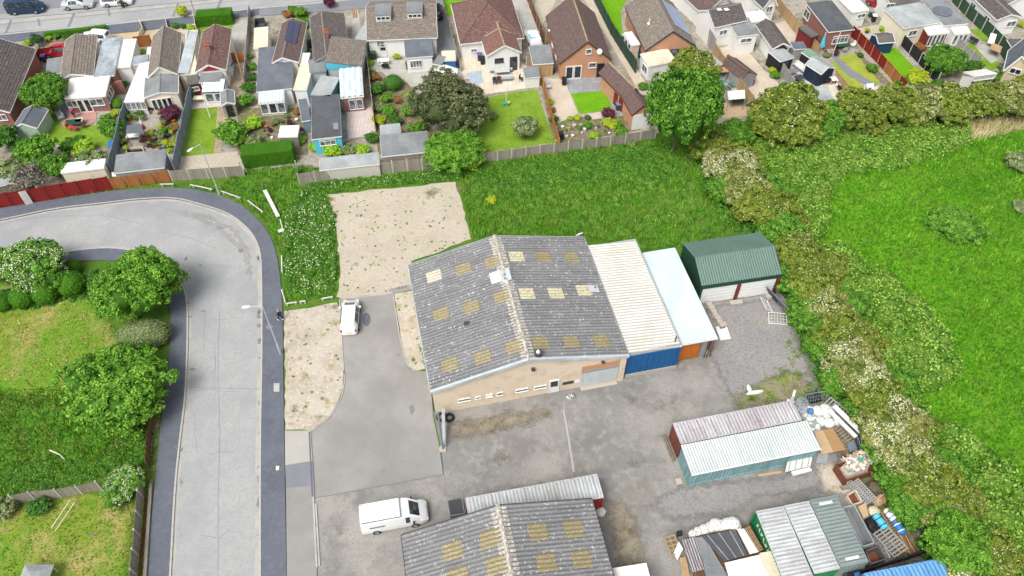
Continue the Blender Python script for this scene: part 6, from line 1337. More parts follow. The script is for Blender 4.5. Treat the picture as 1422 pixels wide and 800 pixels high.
# ---------------------------------------------------------------- vehicles
def car(label, rear, front, L, Wd, Ht, paint, kind='hatch', z=0, name='parked_car', cat='car', side='R', wb=.58, center=None, head=None, extra=None):
 """rear/front: photo points where the two near-side wheels touch the ground"""
 if center: c = W(*center, z+.7); rz = head; base = Vector((c.x, c.y, z))
 else:
  a, b = W(*rear, z), W(*front, z); d = b-a; rz = math.atan2(d.y, d.x); n = Vector((-math.sin(rz), math.cos(rz), 0)); base = (a+b)/2+n*(Wd/2-.08)*(1 if side == 'R' else -1); base.z = z
 t = thing(name, label, cat, base, rz); hw = Wd/2
 # stations: x (0 rear..1 front), belt z, top z, half width belt, half width top
 P = {'hatch': [(0, .62, .75, .80, .70), (.015, .9, 1.08, .93, .72), (.07, .92, 1.0*Ht-.05, .97, .72), (.22, .93, Ht, .99, .74), (.5, .92, Ht+.01, 1, .75), (.62, .90, Ht-.04, 1, .74), (.74, .90, .98, .99, .80), (.95, .74, .80, .93, .78), (1, .55, .60, .80, .66)],
         'saloon': [(0, .62, .72, .80, .70), (.02, .86, .94, .93, .76), (.15, .90, .98, .98, .80), (.27, .92, Ht-.05, 1, .72), (.38, .92, Ht, 1, .73), (.55, .91, Ht, 1, .73), (.72, .90, .97, 1, .80), (.95, .72, .78, .93, .78), (1, .52, .58, .80, .66)],
         'van': [(0, 1.05, Ht-.12, .95, .86), (.012, 1.05, Ht-.03, .98, .88), (.3, 1.05, Ht, 1, .89), (.66, 1.05, Ht, 1, .88), (.73, 1.05, Ht-.06, 1, .85), (.88, .98, 1.12, .98, .80), (.97, .80, .88, .90, .70), (1, .58, .64, .72, .55)],
         'mpv': [(0, .62, .75, .6, .5), (.02, .88, 1.1, .83, .6), (.07, .92, Ht-.12, .93, .66), (.18, .93, Ht-.02, .98, .7), (.5, .93, Ht+.01, 1, .72), (.68, .92, Ht-.06, 1, .71), (.85, .92, 1.02, .97, .80), (.96, .74, .82, .86, .66), (1, .55, .60, .66, .5)]}[kind]
 R = []
 for x, zb, zt, wb_, wt in P:
  X = (x-.5)*L; w1, w2 = hw*wb_, hw*wt; R.append([Vector((X, y, q)) for y, q in ((-w1*.94, .24), (w1*.94, .24), (w1, .5), (w1, zb), (w2, max(zt-.05, zb)), (w2*.8, zt), (-w2*.8, zt), (-w2, max(zt-.05, zb)), (-w1, zb), (-w1, .5))])
 mb = MB(); mb.loft(R); o = obj('body', mb, paint, t, True)
 me = o.data; me.set_sharp_from_angle(angle=math.radians(38)) if hasattr(me, 'set_sharp_from_angle') else None
 def pane(q, nm, m='autoglass'):
  c = sum(q, Vector())/4; n = (q[1]-q[0]).cross(q[2]-q[1]).normalized(); oc = c-Vector((c.x*.6, 0, .9)); n = n if n.dot(oc) > 0 else -n
  g = MB(); qq = [c+(p-c)*.9+n*.018 for p in q]; g.face(qq); g.face([p-n*.012 for p in qq][::-1]); return obj(nm, g, m, t)
 iw = {'mpv': (5, 6), 'hatch': (5, 6), 'saloon': (5, 6), 'van': (4, 5)}[kind]; pane([R[iw[0]][5], R[iw[0]][6], R[iw[1]][6], R[iw[1]][5]], 'windscreen')
 ir = {'mpv': None, 'hatch': (1, 2), 'saloon': (2, 3), 'van': None}[kind]
 if ir: pane([R[ir[0]][5], R[ir[0]][6], R[ir[1]][6], R[ir[1]][5]], 'rear_window')
 for s, (bi, ti) in (('R', (8, 7)), ('L', (3, 4))):
  segs = {'mpv': [(3, 4), (4, 5)], 'hatch': [(2, 4), (4, 5)], 'saloon': [(3, 4), (4, 5)], 'van': [(3, 4)] if paint == 'carwhite' else [(1, 2), (2, 3), (3, 4)]}[kind]
  for i, j in segs: pane([R[i][bi], R[j][bi], R[j][ti], R[i][ti]], 'side_window')
 for x in (-wb/2, wb/2):
  for y in (-1, 1):
   w_ = MB(); w_.tube((0, -.1, 0), (0, .1, 0), .33, None, 16); q = obj('wheel', w_, 'rubber', t); q.location = (x*L, y*(hw-.08), .33)
   r_ = MB(); r_.tube((0, -.115, 0), (0, .115, 0), .2, None, 10); obj('rim', r_, 'galv', q)
 for y in (-1, 1):
  g = MB(); g.box((0, 0, 0), (.16, .3, .14)); q = obj('headlight', g, 'white', t); q.location = (L*.478, y*hw*.66, .64)
  g = MB(); g.box((0, 0, 0), (.08, .14, .3 if kind != 'saloon' else .14)); q = obj('tail_light', g, 'red', t); q.location = (-L*.49, y*hw*.78, .85)
  g = MB(); g.box((0, 0, 0), (.16, .2, .14)); q = obj('wing_mirror', g, 'black' if kind == 'van' else paint, t); q.location = ({'mpv': .7, 'hatch': .62, 'saloon': .6, 'van': .78}[kind]*L-.5*L, y*(hw+.1), 1.02 if kind != 'van' else 1.18)
 g = MB(); g.box((0, 0, 0), (.02, .5, .12)); q = obj('number_plate', g, 'yellow', t); q.location = (-L*.503, 0, .62)
 return t, R
tv, _ = car('white panel van with roof rack parked in front of the second warehouse', (516, 742.5), (585.5, 729.5), 5.45, 1.98, 1.98, 'carwhite', 'van', name='panel_van', cat='van')
rk = MB(); L = 5.45
for x in [-2.6+.44*k for k in range(8)]: rk.tube((x, -.82, 2.12), (x, .82, 2.12), .022)
for y in (-.82, .82): rk.tube((-2.62, y, 2.12), (.6, y, 2.12), .028)
for x in (-2.2, -.9, .5):
 for y in (-.82, .82): rk.tube((x, y, 1.9), (x, y, 2.12), .02)
obj('roof_rack', rk, 'white', tv); rk = MB(); rk.tube((-2.62, -.84, 2.16), (.6, -.84, 2.16), .03); rk.tube((.6, -.84, 2.14), (.6, .84, 2.14), .03); obj('rack_bar', rk, 'black', tv)
rk = MB(); rk.b2((-1.9, -.985, 1.2), (-.9, -.972, 1.38)); obj('side_graphic', rk, 'slateblue', tv); rk = MB(); rk.b2((-2.05, -.988, 1.24), (-1.8, -.974, 1.36)); rk.b2((-1.0, -.988, 1.24), (-.8, -.974, 1.36)); obj('side_graphic_end', rk, 'navy', tv)
t, _ = car('small white car parked facing away on the concrete drive', None, None, 4.1, 1.8, 1.55, 'carwhite', 'mpv', center=(485.8, 438.5), head=math.radians(94))
for c in list(t.children):
 if 'rear_window' in c.name: bpy.data.objects.remove(c)
car('dark blue people carrier on the far street forecourt', (21, 21.5), (52.5, 19.5), 5.0, 1.95, 1.95, 'carblue', 'van', cat='van', name='people_carrier', z=0)
car('silver saloon parked on the far forecourt between van and open-doored car', (96.3, 15), (120.3, 13.3), 4.4, 1.75, 1.45, 'carsilver', 'saloon')
tw, _ = car('white car with an open door and a person beside it on the far forecourt', (150, 10.7), (175.5, 8.8), 4.4, 1.78, 1.48, 'carwhite', 'hatch')
mb = MB(); mb.box((.45, -1.25, .85), (.06, .85, .6)); obj('open_door', mb, 'carwhite', tw)
car('bright red car in the drive behind the bungalow with the lead-grey roof', None, None, 4.0, 1.7, 1.45, 'carred', 'hatch', center=(80, 70), head=math.radians(190))
car('white car on the front drive partly behind the grey-brown roof', None, None, 4.1, 1.75, 1.5, 'carwhite', 'hatch', center=(133, 50), head=math.radians(172))
car('dark red car between houses at the top right edge', None, None, 4.1, 1.75, 1.5, 'carred', 'hatch', center=(1222, 5), head=math.radians(120))
t, _ = car('white car under a pale cover between the white and brick bungalows', None, None, 4.1, 1.8, 1.55, 'carwhite', 'hatch', center=(740, 52), head=math.radians(105)); t.name = 'covered_car'
for c in list(t.children):
 if 'window' in c.name or 'windscreen' in c.name or 'light' in c.name: bpy.data.objects.remove(c)
mb = MB(); mb.box((-.9, .35, 1.52), (1.2, .8, .05)); obj('cover_patch', mb, 'cyan', t)
car('black car beside the right end of the dormered roof', None, None, 4.0, 1.7, 1.5, 'black', 'hatch', center=(605, 14), head=math.radians(100))
# ---------------------------------------------------------------- people
def person(label, px, py, rz, top, legs, hair, z=0, stride=.18, arms='down', shoes='white', scale=1):
 t = thing('person', label, 'person', W(px, py, z), rz); J = {'pel': (0, 0, .95, .15), 'waist': (0, 0, 1.1, .135), 'chest': (0, 0, 1.32, .16), 'neck': (0, 0, 1.48, .06), 'head': (.01, 0, 1.6, .095), 'crown': (0, 0, 1.68, .085)}
 E = [('pel', 'waist'), ('waist', 'chest'), ('chest', 'neck'), ('neck', 'head'), ('head', 'crown')]
 for s, sg in (('l', 1), ('r', -1)):
  f = stride*sg; J.update({'hip'+s: (0, .09*sg, .9, .09), 'kn'+s: (f*.6+.02, .1*sg, .5, .06), 'an'+s: (f-.02, .1*sg, .09, .042), 'toe'+s: (f+.16, .11*sg, .045, .035)})
  e = -f*.9 if arms == 'down' else .25
  J.update({'sh'+s: (0, .17*sg, 1.42, .06), 'el'+s: (e*.5, .22*sg, 1.17, .042), 'wr'+s: (e+.06 if arms == 'down' else .3, .22*sg if arms == 'down' else .12*sg, .95 if arms == 'down' else 1.12, .03), 'ha'+s: (e+.1 if arms == 'down' else .38, .22*sg if arms == 'down' else .1*sg, .87 if arms == 'down' else 1.13, .028)})
  E += [('pel', 'hip'+s), ('hip'+s, 'kn'+s), ('kn'+s, 'an'+s), ('an'+s, 'toe'+s), ('chest', 'sh'+s), ('sh'+s, 'el'+s), ('el'+s, 'wr'+s), ('wr'+s, 'ha'+s)]
 def skin(nm, keys, edges, m, grow=1.0, root='pel'):
  ks = list(keys); me = bpy.data.meshes.new(nm); me.from_pydata([J[k][:3] for k in ks], [(ks.index(a), ks.index(b)) for a, b in edges], []); o = bpy.data.objects.new(nm, me); COL.objects.link(o); o.parent = t
  md = o.modifiers.new('skin', 'SKIN'); md.use_smooth_shade = True; sv = me.skin_vertices[0].data if me.skin_vertices else None
  if sv is None: me.skin_vertices.new() if hasattr(me.skin_vertices, 'new') else None; sv = me.skin_vertices[0].data
  for i, k in enumerate(ks): r = J[k][3]*grow; sv[i].radius = (r, r*(1.25 if k in ('chest', 'waist', 'pel') else 1)); sv[i].use_root = (k == root)
  o.modifiers.new('sub', 'SUBSURF').levels = 1; o.modifiers['sub'].render_levels = 1; me.materials.append(M[m]); return o
 skin('body', J.keys(), E, 'skin')
 tk = ['pel', 'waist', 'chest']+[a+s for s in 'lr' for a in ('sh', 'el', 'wr')]; skin('top', tk, [e for e in E if e[0] in tk and e[1] in tk], top, 1.16)
 lk = ['pel']+[a+s for s in 'lr' for a in ('hip', 'kn', 'an')]; skin('trousers', lk, [e for e in E if e[0] in lk and e[1] in lk], legs, 1.18)
 mb = MB(); mb.ell((-.012, 0, 1.655), (.112, .098, .1), 10, 7); obj('hair', mb, hair, t, True)
 for s, sg in ((1, 1), (-1, -1)): mb = MB(); f = stride*sg; mb.ell((f+.05, .1*sg, .05), (.15, .055, .055), 8, 5); obj('shoe', mb, shoes, t, True)
 mb = MB()
 for y in (-.035, .035): mb.ell((.098, y, 1.61), (.012, .014, .01), 6, 4)
 obj('eye', mb, 'black', t); mb = MB(); mb.ell((.108, 0, 1.585), (.02, .014, .025), 6, 4); obj('nose', mb, 'skin', t); mb = MB(); mb.ell((.1, 0, 1.548), (.01, .03, .007), 6, 4); obj('mouth', mb, 'maroon', t)
 return t
person('person in black clothes and white shoes walking along the dark pavement', 390.5, 444.5, math.radians(160), 'black', 'navy', 'felt_pale', z=.1, stride=.2)
person('person in a bright pink top and dark trousers on the tan patio', 104.5, 164, math.radians(-60), 'pink', 'black', 'cream', stride=.12, shoes='black')
person('person in a maroon top standing by the open door of the white car', 171.5, 11, math.radians(110), 'maroon', 'black', 'darktimber', stride=.05, arms='fwd', shoes='black')
# ---------------------------------------------------------------- trees and bushes
def P_(*a, **k): return plant(*a, **k)
# large trees
P_('broadleaf_tree', 'large bright green bushy tree at the inside of the road bend', 'bigb', 186, 400, 112, hk=1.0, rz=3.6, cat='tree')
P_('broadleaf_bush', 'broad bright green dome-shaped bush near the left pavement', 'bigb', 158, 537, 138, hk=.72, rz=2.1, cat='bush')
P_('flowering_tree', 'white-flowered bush above the row of clipped balls', 'hawf', 50, 370, 92, hk=.8, cat='tree')
P_('flowering_tree', 'white-flowered bush cut by the left edge', 'hawf', 0, 368, 60, hk=.85, rz=1.0, cat='tree')
P_('holm_oak_tree', 'big rounded olive-green tree in the garden above the grey shed', 'olive', 625, 148, 101, hk=.95, cat='tree')
P_('broadleaf_tree', 'lime green tree below the big olive-green one', 'bigb', 633, 207, 80, hk=.66, rz=.4, cat='tree')
P_('broadleaf_tree', 'tall mid-green tree beside the brick garage, tallest in the rear gardens', 'big', 947, 146, 104, zc=1.02, hk=1.5, cat='tree')
P_('broadleaf_tree', 'yellow-green topped tree just behind the tallest one', HAW[0], 966, 100, 66, zc=1.5, hk=.95, rz=1.7, cat='tree')
P_('apple_tree', 'round mid-green tree beside the pale green shed', 'big', 60, 127, 64, zc=1.1, hk=.95, rz=2.6, cat='tree')
P_('broadleaf_tree', 'grey-green rounded tree between black fence and pale sun room', 'big', 1311, 82, 58, hk=.95, rz=.8, cat='tree')
# clipped balls and hedges on the left
for x, y, w_, l in ((98, 394, 38, 'largest clipped ball bush, right end of the row'), (62, 407, 35, 'second clipped ball bush from the right, under the white flowers'), (30, 413, 34, 'third clipped ball bush from the right'), (2, 421, 26, 'clipped ball bush cut by the left edge'), (101, 371, 24, 'small clipped bush behind the largest ball')):
 P_('clipped_bush', l, 'ball', x, y, w_, hk=.95, cat='bush')
P_('bush', 'dark shrub between the clipped balls and the bend tree', 'sd', 127, 387, 30, cat='bush')
P_('grey_green_bush', 'rounded grey-green hedge bush between the two big roadside trees', 'ballg', 199, 466, 72, hk=.62, sq=.62, rz=.2, cat='bush')
P_('bush', 'pink-tinged leafy bush at the corner of the timber fences', 'hawf', 170, 675, 62, hk=.7, cat='bush')
P_('bush', 'low grey-green bush at the left edge by the timber fence', 'sg', 5, 705, 38, cat='bush'); P_('bush', 'small dark shrub in front of the timber fence', 'sd', 55, 703, 34, hk=.7, cat='bush')
# clipped hedges in gardens
hedge_block('clipped_hedge', 'clipped bright green box hedge behind the concrete-panel fence', [(337, 218), (408, 210)], 2.2, 2.0, 'leaf_clipped', 180, .1, 11)
hedge_block('clipped_hedge', 'clipped green front hedge on the far street behind the reddish roof', [(274, 26), (323, 22)], 2.0, 1.7, 'leaf_clipped', 150, .11, 12)
hedge_block('low_hedge', 'long low hedge along the front wall beside the conifer', [(62, 49), (148, 38)], .6, .7, 'leaf_clipped', 130, .1, 13)
for x, y, w_, v, l in ((1030, 222, 44, 0, 'olive bush on the bramble side of the upper hedgerow'), (1075, 268, 46, 4, 'green bush on the bramble side behind the green garage'), (1100, 305, 40, 0, 'olive bush between brambles and the garage corner'), (1148, 372, 46, 0, 'golden bush on the bramble side level with the gate sheets'), (1178, 425, 44, 4, 'green bush on the bramble side level with the gravel'), (1205, 470, 46, 0, 'golden bush on the bramble side level with the weedy ground'), (1245, 535, 46, 4, 'green bush on the bramble side above the plywood'), (1275, 590, 46, 0, 'golden bush on the bramble side right of the skip'), (1315, 650, 50, 4, 'green bush on the bramble side right of the scrap'), (1345, 700, 46, 0, 'olive bush just above the bottom right corner')):
 P_('hawthorn', l, HAW[v], x, y, w_*1.25, hk=.7, cat='bush')
G = [('bush', 'dark conical conifer near the far road at the left', 'st', 51, 56, 21, 'tree'), ('bush', 'yellow-green front garden shrub right of the conifer', 'sy', 67, 53, 10, 0), ('bush', 'mid-green front garden shrub below the low hedge', 'sm', 78, 50, 12, 0), ('bush', 'dark front garden shrub nearest the grey-brown roof', 'sd', 92, 51, 12, 0), ('bush', 'light green shrub at the foot of the conifer', 'sl', 38, 60, 14, 0),
 ('bush', 'dark green tree at the left edge below the pale green shed', 'sd', 5, 193, 42, 'tree'), ('bush', 'loose pale willow-like tree at the left by the red fence', 'sg', 16, 236, 50, 'tree'), ('bush', 'pale green tree in the middle of the three by the red fence', 'sb', 50, 212, 56, 'tree'), ('bush', 'bushy mid-green tree overhanging the red fence', 'sm', 74, 230, 46, 'tree'), ('bare_bush', 'bare grey-brown twiggy bush between the pale trees', 'sx', 40, 248, 52, 'tree'),
 ('bush', 'airy pale blossoming shrub overhanging the white shed', 'sg', 131, 224, 52, 0), ('bush', 'light shrub right of the white shed', 'sl', 116, 205, 34, 0), ('bush', 'green shrub behind the white-roofed shed', 'sm', 97, 203, 32, 0), ('bush', 'leafy green shrub beside the blue-grey fence', 'sm', 154, 178, 40, 0), ('bush', 'smaller shrub at the foot of the blue-grey fence', 'sb', 147, 165, 20, 0),
 ('clipped_bush', 'round topiary ball beside the white sun room', 'ballm', 163, 143, 18, 0), ('bush', 'golden shrub below the topiary ball', 'sy', 160, 156, 15, 0), ('bush', 'tall narrow green shrub beside the white lean-to', 'sb', 172, 104, 13, 0), ('bush', 'second narrow shrub by the carport', 'sm', 173, 116, 10, 0),
 ('acer_bush', 'dark purple acer beside the tan patio', 'sp', 237, 157, 29, 0), ('bush', 'small golden ball plant in the cluttered patio garden', 'sy', 208, 199, 11, 0), ('bush', 'golden-green shrub against the tall blue-grey fence', 'sy', 237, 199, 16, 0), ('bush', 'orange-brown shrub below the purple acer', 'sr', 243, 177, 14, 0), ('bush', 'green shrub between acer and golden shrub', 'sm', 233, 180, 14, 0), ('bush', 'pale flowering plant at the fence corner of the patio garden', 'sl', 235, 209, 11, 0), ('bush', 'yellow-green plant by the left fence of the patio garden', 'sy', 171, 194, 11, 0), ('bush', 'shrub near the white lean-to windows', 'sy', 175, 155, 11, 0), ('bush', 'grey-green pot shrub in the middle of the patio garden', 'sg', 221, 199, 10, 0),
 ('bush', 'orange-leaved shrub behind the brown gate', 'sy', 196, 73, 15, 0), ('bush', 'front garden shrub beside the cream wall', 'sm', 243, 36, 13, 0), ('bush', 'darker front garden shrub beside the cream wall', 'sd', 254, 36, 11, 0), ('bush', 'larger front garden shrub by the pale side passage', 'sl', 266, 39, 16, 0), ('street_tree', 'small round tree at the kerb of the far street', 'sy', 252, 14, 19, 'tree'), ('bush', 'brown-red shrub at the end of the clipped front hedge', 'sr', 323, 25, 7, 0),
 ('flowering_bush', 'big green bush with pale flowers beside the empty gravel plot', 'sb', 322, 187, 48, 0), ('bush', 'dark green tree on the path below the grey shed', 'sd', 344, 121, 24, 0), ('bush', 'bright green tree beside the grey side extension', 'sb', 342, 139, 26, 0), ('bush', 'lime green bush in front of the sun room', 'sl', 352, 170, 28, 0), ('bush', 'grey-green bush right of the pale-flowered one', 'sg', 340, 179, 20, 0), ('bush', 'low green ground plant beside the clipped hedge', 'sg', 352, 196, 28, 0), ('bush', 'shrub in the gravel bed near the small white-topped shed', 'sg', 382, 168, 13, 0), ('bush', 'bronze shrub beside the narrow lean-to', 'sr', 414, 155, 14, 0), ('bush', 'pale green shrub right of the small white-topped shed', 'sl', 418, 193, 16, 0), ('bush', 'shrub at the front corner of the long dark garage', 'sl', 436, 204, 18, 0),
 ('bush', 'bright green hedge plant behind the solar roof', 'sb', 417, 17, 20, 0), ('bush', 'shrub between the solar roof and long dark roof, upper', 'sm', 420, 33, 18, 0), ('bush', 'shrub between the solar roof and long dark roof, lower', 'sy', 424, 58, 13, 0), ('bush', 'brownish hedge plant near the carport', 'sr', 400, 20, 16, 0), ('purple_tree', 'small dark purple tree at the top edge above the long dark roof', 'sp', 457, 3, 17, 'tree'),
 ('bush', 'lime shrub below the long dark garage', 'sl', 462, 208, 28, 0), ('bush', 'pale green shrub at the end of the pale paved path', 'sg', 487, 208, 24, 0), ('bush', 'bronze-tipped shrub between garage and pale path', 'sr', 478, 204, 14, 0), ('bush', 'shrub below the pale paved path', 'sl', 503, 208, 24, 0), ('bush', 'dark bush left of the wide grey-roofed shed', 'sd', 517, 191, 22, 0),
 ('clipped_bush', 'dark rounded conifer in the shrub garden', 'balld', 546, 115, 27, 0), ('bush', 'brown-green conifer left of the dark rounded one', 'sd', 523, 124, 24, 0), ('bush', 'bronze bush top beside the weathered fence', 'sr', 521, 107, 15, 0), ('bush', 'pale flowering shrub by the weathered fence', 'sg', 527, 148, 20, 0), ('bush', 'bright green bush in the middle of the shrub garden', 'sb', 541, 155, 24, 0), ('bush', 'mid-green bush beside the big olive-green tree', 'sb', 567, 154, 24, 0), ('bush', 'yellow-green shrub left of the small pale-topped store', 'sy', 526, 166, 20, 0), ('bush', 'dark shrub above the small store', 'sd', 549, 167, 22, 0), ('bush', 'tiny lime tree on the shrub garden path', 'sl', 569, 131, 11, 0), ('bush', 'green ground plants at the foot of the olive-green tree', 'sb', 575, 179, 20, 0), ('bush', 'red-green low plant in the shrub garden', 'sr', 552, 139, 14, 0),
 ('small_tree', 'little bright yellow-green tree on the white bungalow patio', 'sy', 551, 78, 11, 'tree'), ('bush', 'lime shrub at the left of the white bungalow patio', 'sl', 514, 87, 12, 0), ('bush', 'dark shrub beside the white bungalow wall', 'sd', 518, 78, 12, 0), ('bush', 'lime green growth over the concrete-panel fence', 'sl', 655, 225, 30, 0), ('bush', 'yellow-green weed clump in the rough grass', 'sy', 683, 277, 16, 0),
 ('small_tree', 'pale leafy small tree on the large square lawn', 'sg', 730, 176, 40, 'tree'), ('small_tree', 'thin sapling on the left of the large square lawn', 'sg', 685, 161, 14, 'tree'),
 ('bush', 'yellow shrub in the bed beside the orange-tan fence', 'sy', 764, 141, 12, 0), ('bush', 'bronze plant in the bed beside the orange-tan fence', 'sr', 768, 153, 9, 0), ('bush', 'blue-green shrub in the bed beside the orange-tan fence', 'sd', 769, 166, 15, 0), ('bush', 'yellow plant at the fence corner of the brick bungalow garden', 'sy', 774, 195, 9, 0), ('bush', 'lime plant at the lower end of the pink path', 'sl', 792, 164, 10, 0), ('clipped_bush', 'golden ball shrub beside the small bright lawn', 'sy', 802, 163, 12, 0), ('bush', 'dark green shrub below the small bright lawn', 'sd', 816, 163, 11, 0), ('bush', 'green shrub in the middle of the lower bed', 'sm', 816, 174, 15, 0), ('bush', 'light green shrub nearest the grey timber fence', 'sl', 825, 188, 16, 0), ('bush', 'dark red shrub at the corner of the small bright lawn', 'sp', 845, 157, 20, 0), ('bush', 'golden bronze shrub in the lower bed', 'sy', 847, 171, 22, 0), ('bush', 'mid-green shrub in the right of the lower bed', 'sm', 858, 174, 16, 0), ('bush', 'round light green bush by the grey timber fence', 'sb', 862, 184, 21, 0), ('bush', 'white flower clump climbing the grey timber fence', 'sg', 878, 199, 14, 0), ('pot_plant', 'potted ball plant beside the brick garage', 'ballg', 874, 171, 7, 0),
 ('bush', 'lime shrub beside the rusty hut fence', 'sy', 1073, 97, 14, 0), ('bush', 'green shrub beside the rusty hut fence', 'sb', 1076, 104, 16, 0), ('bush', 'lower green shrub beside the rusty hut fence', 'sm', 1088, 120, 16, 0), ('bush', 'green climber beside the dark ridge-roofed garage', 'sb', 1057, 62, 9, 0), ('bush', 'second green climber beside the dark ridge-roofed garage', 'sb', 1067, 72, 8, 0), ('bush', 'small green bush in front of the red and orange fence', 'sd', 1195, 76, 11, 0), ('bush', 'long green shrub in the bed by the red and orange fence', 'sm', 1212, 94, 18, 0), ('bush', 'cream flower clump beside the curved path', 'sg', 1148, 76, 12, 0), ('bush', 'bright bush between the white extension and brick bungalow', 'sy', 1174, 24, 8, 0), ('bush', 'lime bush beside the cream bungalow wall', 'sl', 1227, 39, 14, 0), ('bush', 'bright yellow-green bush at the edge of the boundary hedge', 'sy', 1275, 106, 34, 0), ('bush', 'bronze shrub in front of the maroon sun room', 'sr', 1279, 66, 16, 0), ('bush', 'dark shrub right of the grey-green rounded tree', 'sd', 1350, 92, 28, 0), ('bush', 'bright climber on the white bungalow at the top right', 'sb', 1398, 38, 11, 0), ('bush', 'yellow-green bush at the top right edge', 'sy', 1420, 34, 12, 0), ('bush', 'greyish shrub beside the tan outbuilding', 'sg', 1392, 92, 14, 0), ('bush', 'potted bush outside the white wing', 'sd', 1046, 63, 8, 0)]
for nm, lb, kd, x, y, w_, ct in G: P_(nm, lb, kd, x, y, w_, hk=.95 if ct == 'tree' else .8, zc=1.0 if ct == 'tree' else .8, cat=ct or 'bush')
# hawthorn hedgerow, running from the tall tree down to the bottom right corner
H = [(988, 205, 44, 2, 'first bush of the hedgerow, under the tall tree'), (1012, 232, 50, 1, 'white-blossomed hawthorn near the top of the hedgerow'), (1038, 262, 52, 3, 'pale blossoming hawthorn above the green garage'), (1000, 262, 34, 4, 'green bush on the rough grass side of the hedgerow'),
 (1058, 290, 56, 2, 'olive hawthorn behind the green garage'), (1082, 322, 50, 4, 'green bush at the right corner of the green garage'), (1110, 350, 52, 0, 'yellowish hawthorn right of the green garage'), (1100, 390, 44, 4, 'dark green bush beside the grey gate sheets'), (1128, 392, 54, 0, 'golden-green hawthorn beside the grey gate sheets'),
 (1118, 438, 44, 4, 'deep green bush beside the gravel apron'), (1146, 430, 56, 3, 'pale-topped hawthorn level with the gravel apron'), (1165, 470, 58, 0, 'yellow-green hawthorn level with the weedy ground'), (1140, 480, 40, 4, 'green bush beside the weedy ground'), (1186, 512, 62, 1, 'white-blossomed hawthorn above the bulk bags'), (1165, 530, 40, 4, 'green bush above the leaning pallets'),
 (1212, 548, 60, 0, 'olive hawthorn right of the leaning pallets'), (1200, 575, 42, 4, 'dark green bush right of the bulk bags'), (1232, 588, 66, 1, 'white-blossomed hawthorn right of the plywood sheets'), (1222, 622, 40, 4, 'dark green bush beside the rubble skip'), (1258, 630, 64, 3, 'pale blossoming hawthorn right of the rubble skip'), (1240, 662, 42, 4, 'dark green bush right of the rubble skip'),
 (1286, 668, 66, 0, 'golden hawthorn right of the scrap heap'), (1262, 700, 46, 4, 'dark green bush beside the scrap heap'), (1302, 705, 56, 3, 'pale hawthorn above the bright corner bush'), (1372, 775, 60, 0, 'hawthorn in the bottom right corner'), (1350, 812, 70, 1, 'hawthorn cut by the bottom edge')]
for x, y, w_, v, l in H: P_('hawthorn' if v != 4 else 'hedgerow_bush', l, HAW[v], x+2, y, w_*1.38, hk=.8, cat='bush', group=None)
P_('broadleaf_bush', 'bright green bush above the blue container in the bottom right corner', 'bigb', 1330, 755, 100, hk=.8, rz=.9, cat='bush')
# boundary hedge behind the gardens on the right
for x, y, w_, v, l in ((1092, 162, 92, 0, 'large yellow-green hawthorn at the left end of the boundary hedge'), (1150, 168, 52, 4, 'green bush right of the large left-end hawthorn'), (1192, 153, 66, 2, 'dark olive hawthorn below the curved path'), (1212, 172, 40, 2, 'small olive bush at the front of the boundary hedge'), (1240, 146, 62, 2, 'olive hawthorn below the bright lawn'),
 (1290, 142, 66, 3, 'cream-blossomed hawthorn below the yellow-green bush'), (1330, 142, 66, 0, 'olive-green hawthorn below the white shed'), (1370, 140, 56, 2, 'hawthorn right of the white shed'), (1404, 137, 66, 3, 'pale-flecked hawthorn below the tan outbuilding'), (1440, 130, 60, 0, 'hawthorn cut by the right edge'), (1060, 172, 40, 4, 'green bush joining the tall tree to the boundary hedge'), (1020, 188, 44, 4, 'low green bush below the pale patio with the canopy'), (1268, 160, 40, 2, 'low olive bush in front of the cream-blossomed hawthorn')):
 P_('hawthorn', l, HAW[v], x, y, w_*1.12, hk=.85, cat='bush')
P_('bush', 'flat green bramble clump alone in the bright field', 'haw4', 1330, 313, 74, hk=.28, cat='bush', zc=.6); P_('bush', 'brown-green thicket at the right edge of the field', 'sg', 1418, 225, 46, hk=.5, cat='bush'); P_('bush', 'dry grass tussock at the right edge below the thicket', 'sg', 1418, 285, 30, hk=.35, cat='bush')
for x, y, w_, k, l in ((349, 92, 15, 'sm', 'dark shrub beside the thin pale fence'), (351, 106, 17, 'sd', 'shrub between thin pale fence and grey side extension'), (348, 78, 10, 'sb', 'small shrub near the cream carport'), (421, 75, 12, 'sd', 'shrub beside the white porch roof'), (405, 12, 14, 'sm', 'front hedge shrub above the solar roof'), (176, 70, 11, 'sy', 'yellow-green shrub beside the carport'), (30, 203, 34, 'sd', 'dark shrub below the pale green shed'), (110, 195, 22, 'sm', 'shrub at the end of the garden path'), (515, 100, 13, 'sm', 'shrub against the weathered fence'), (536, 136, 20, 'sb', 'light shrub below the dark rounded conifer'), (585, 176, 22, 'sm', 'bush under the left edge of the olive-green tree'), (1255, 115, 22, 'sm', 'bush at the foot of the red and orange fence'), (1300, 120, 26, 'sd', 'dark bush at the foot of the black fence'), (1385, 108, 22, 'sb', 'bush between white shed and tan outbuilding'), (893, 120, 16, 'sb', 'bush between brick garage and green fence')):
 P_('bush', l, k, x, y, w_)
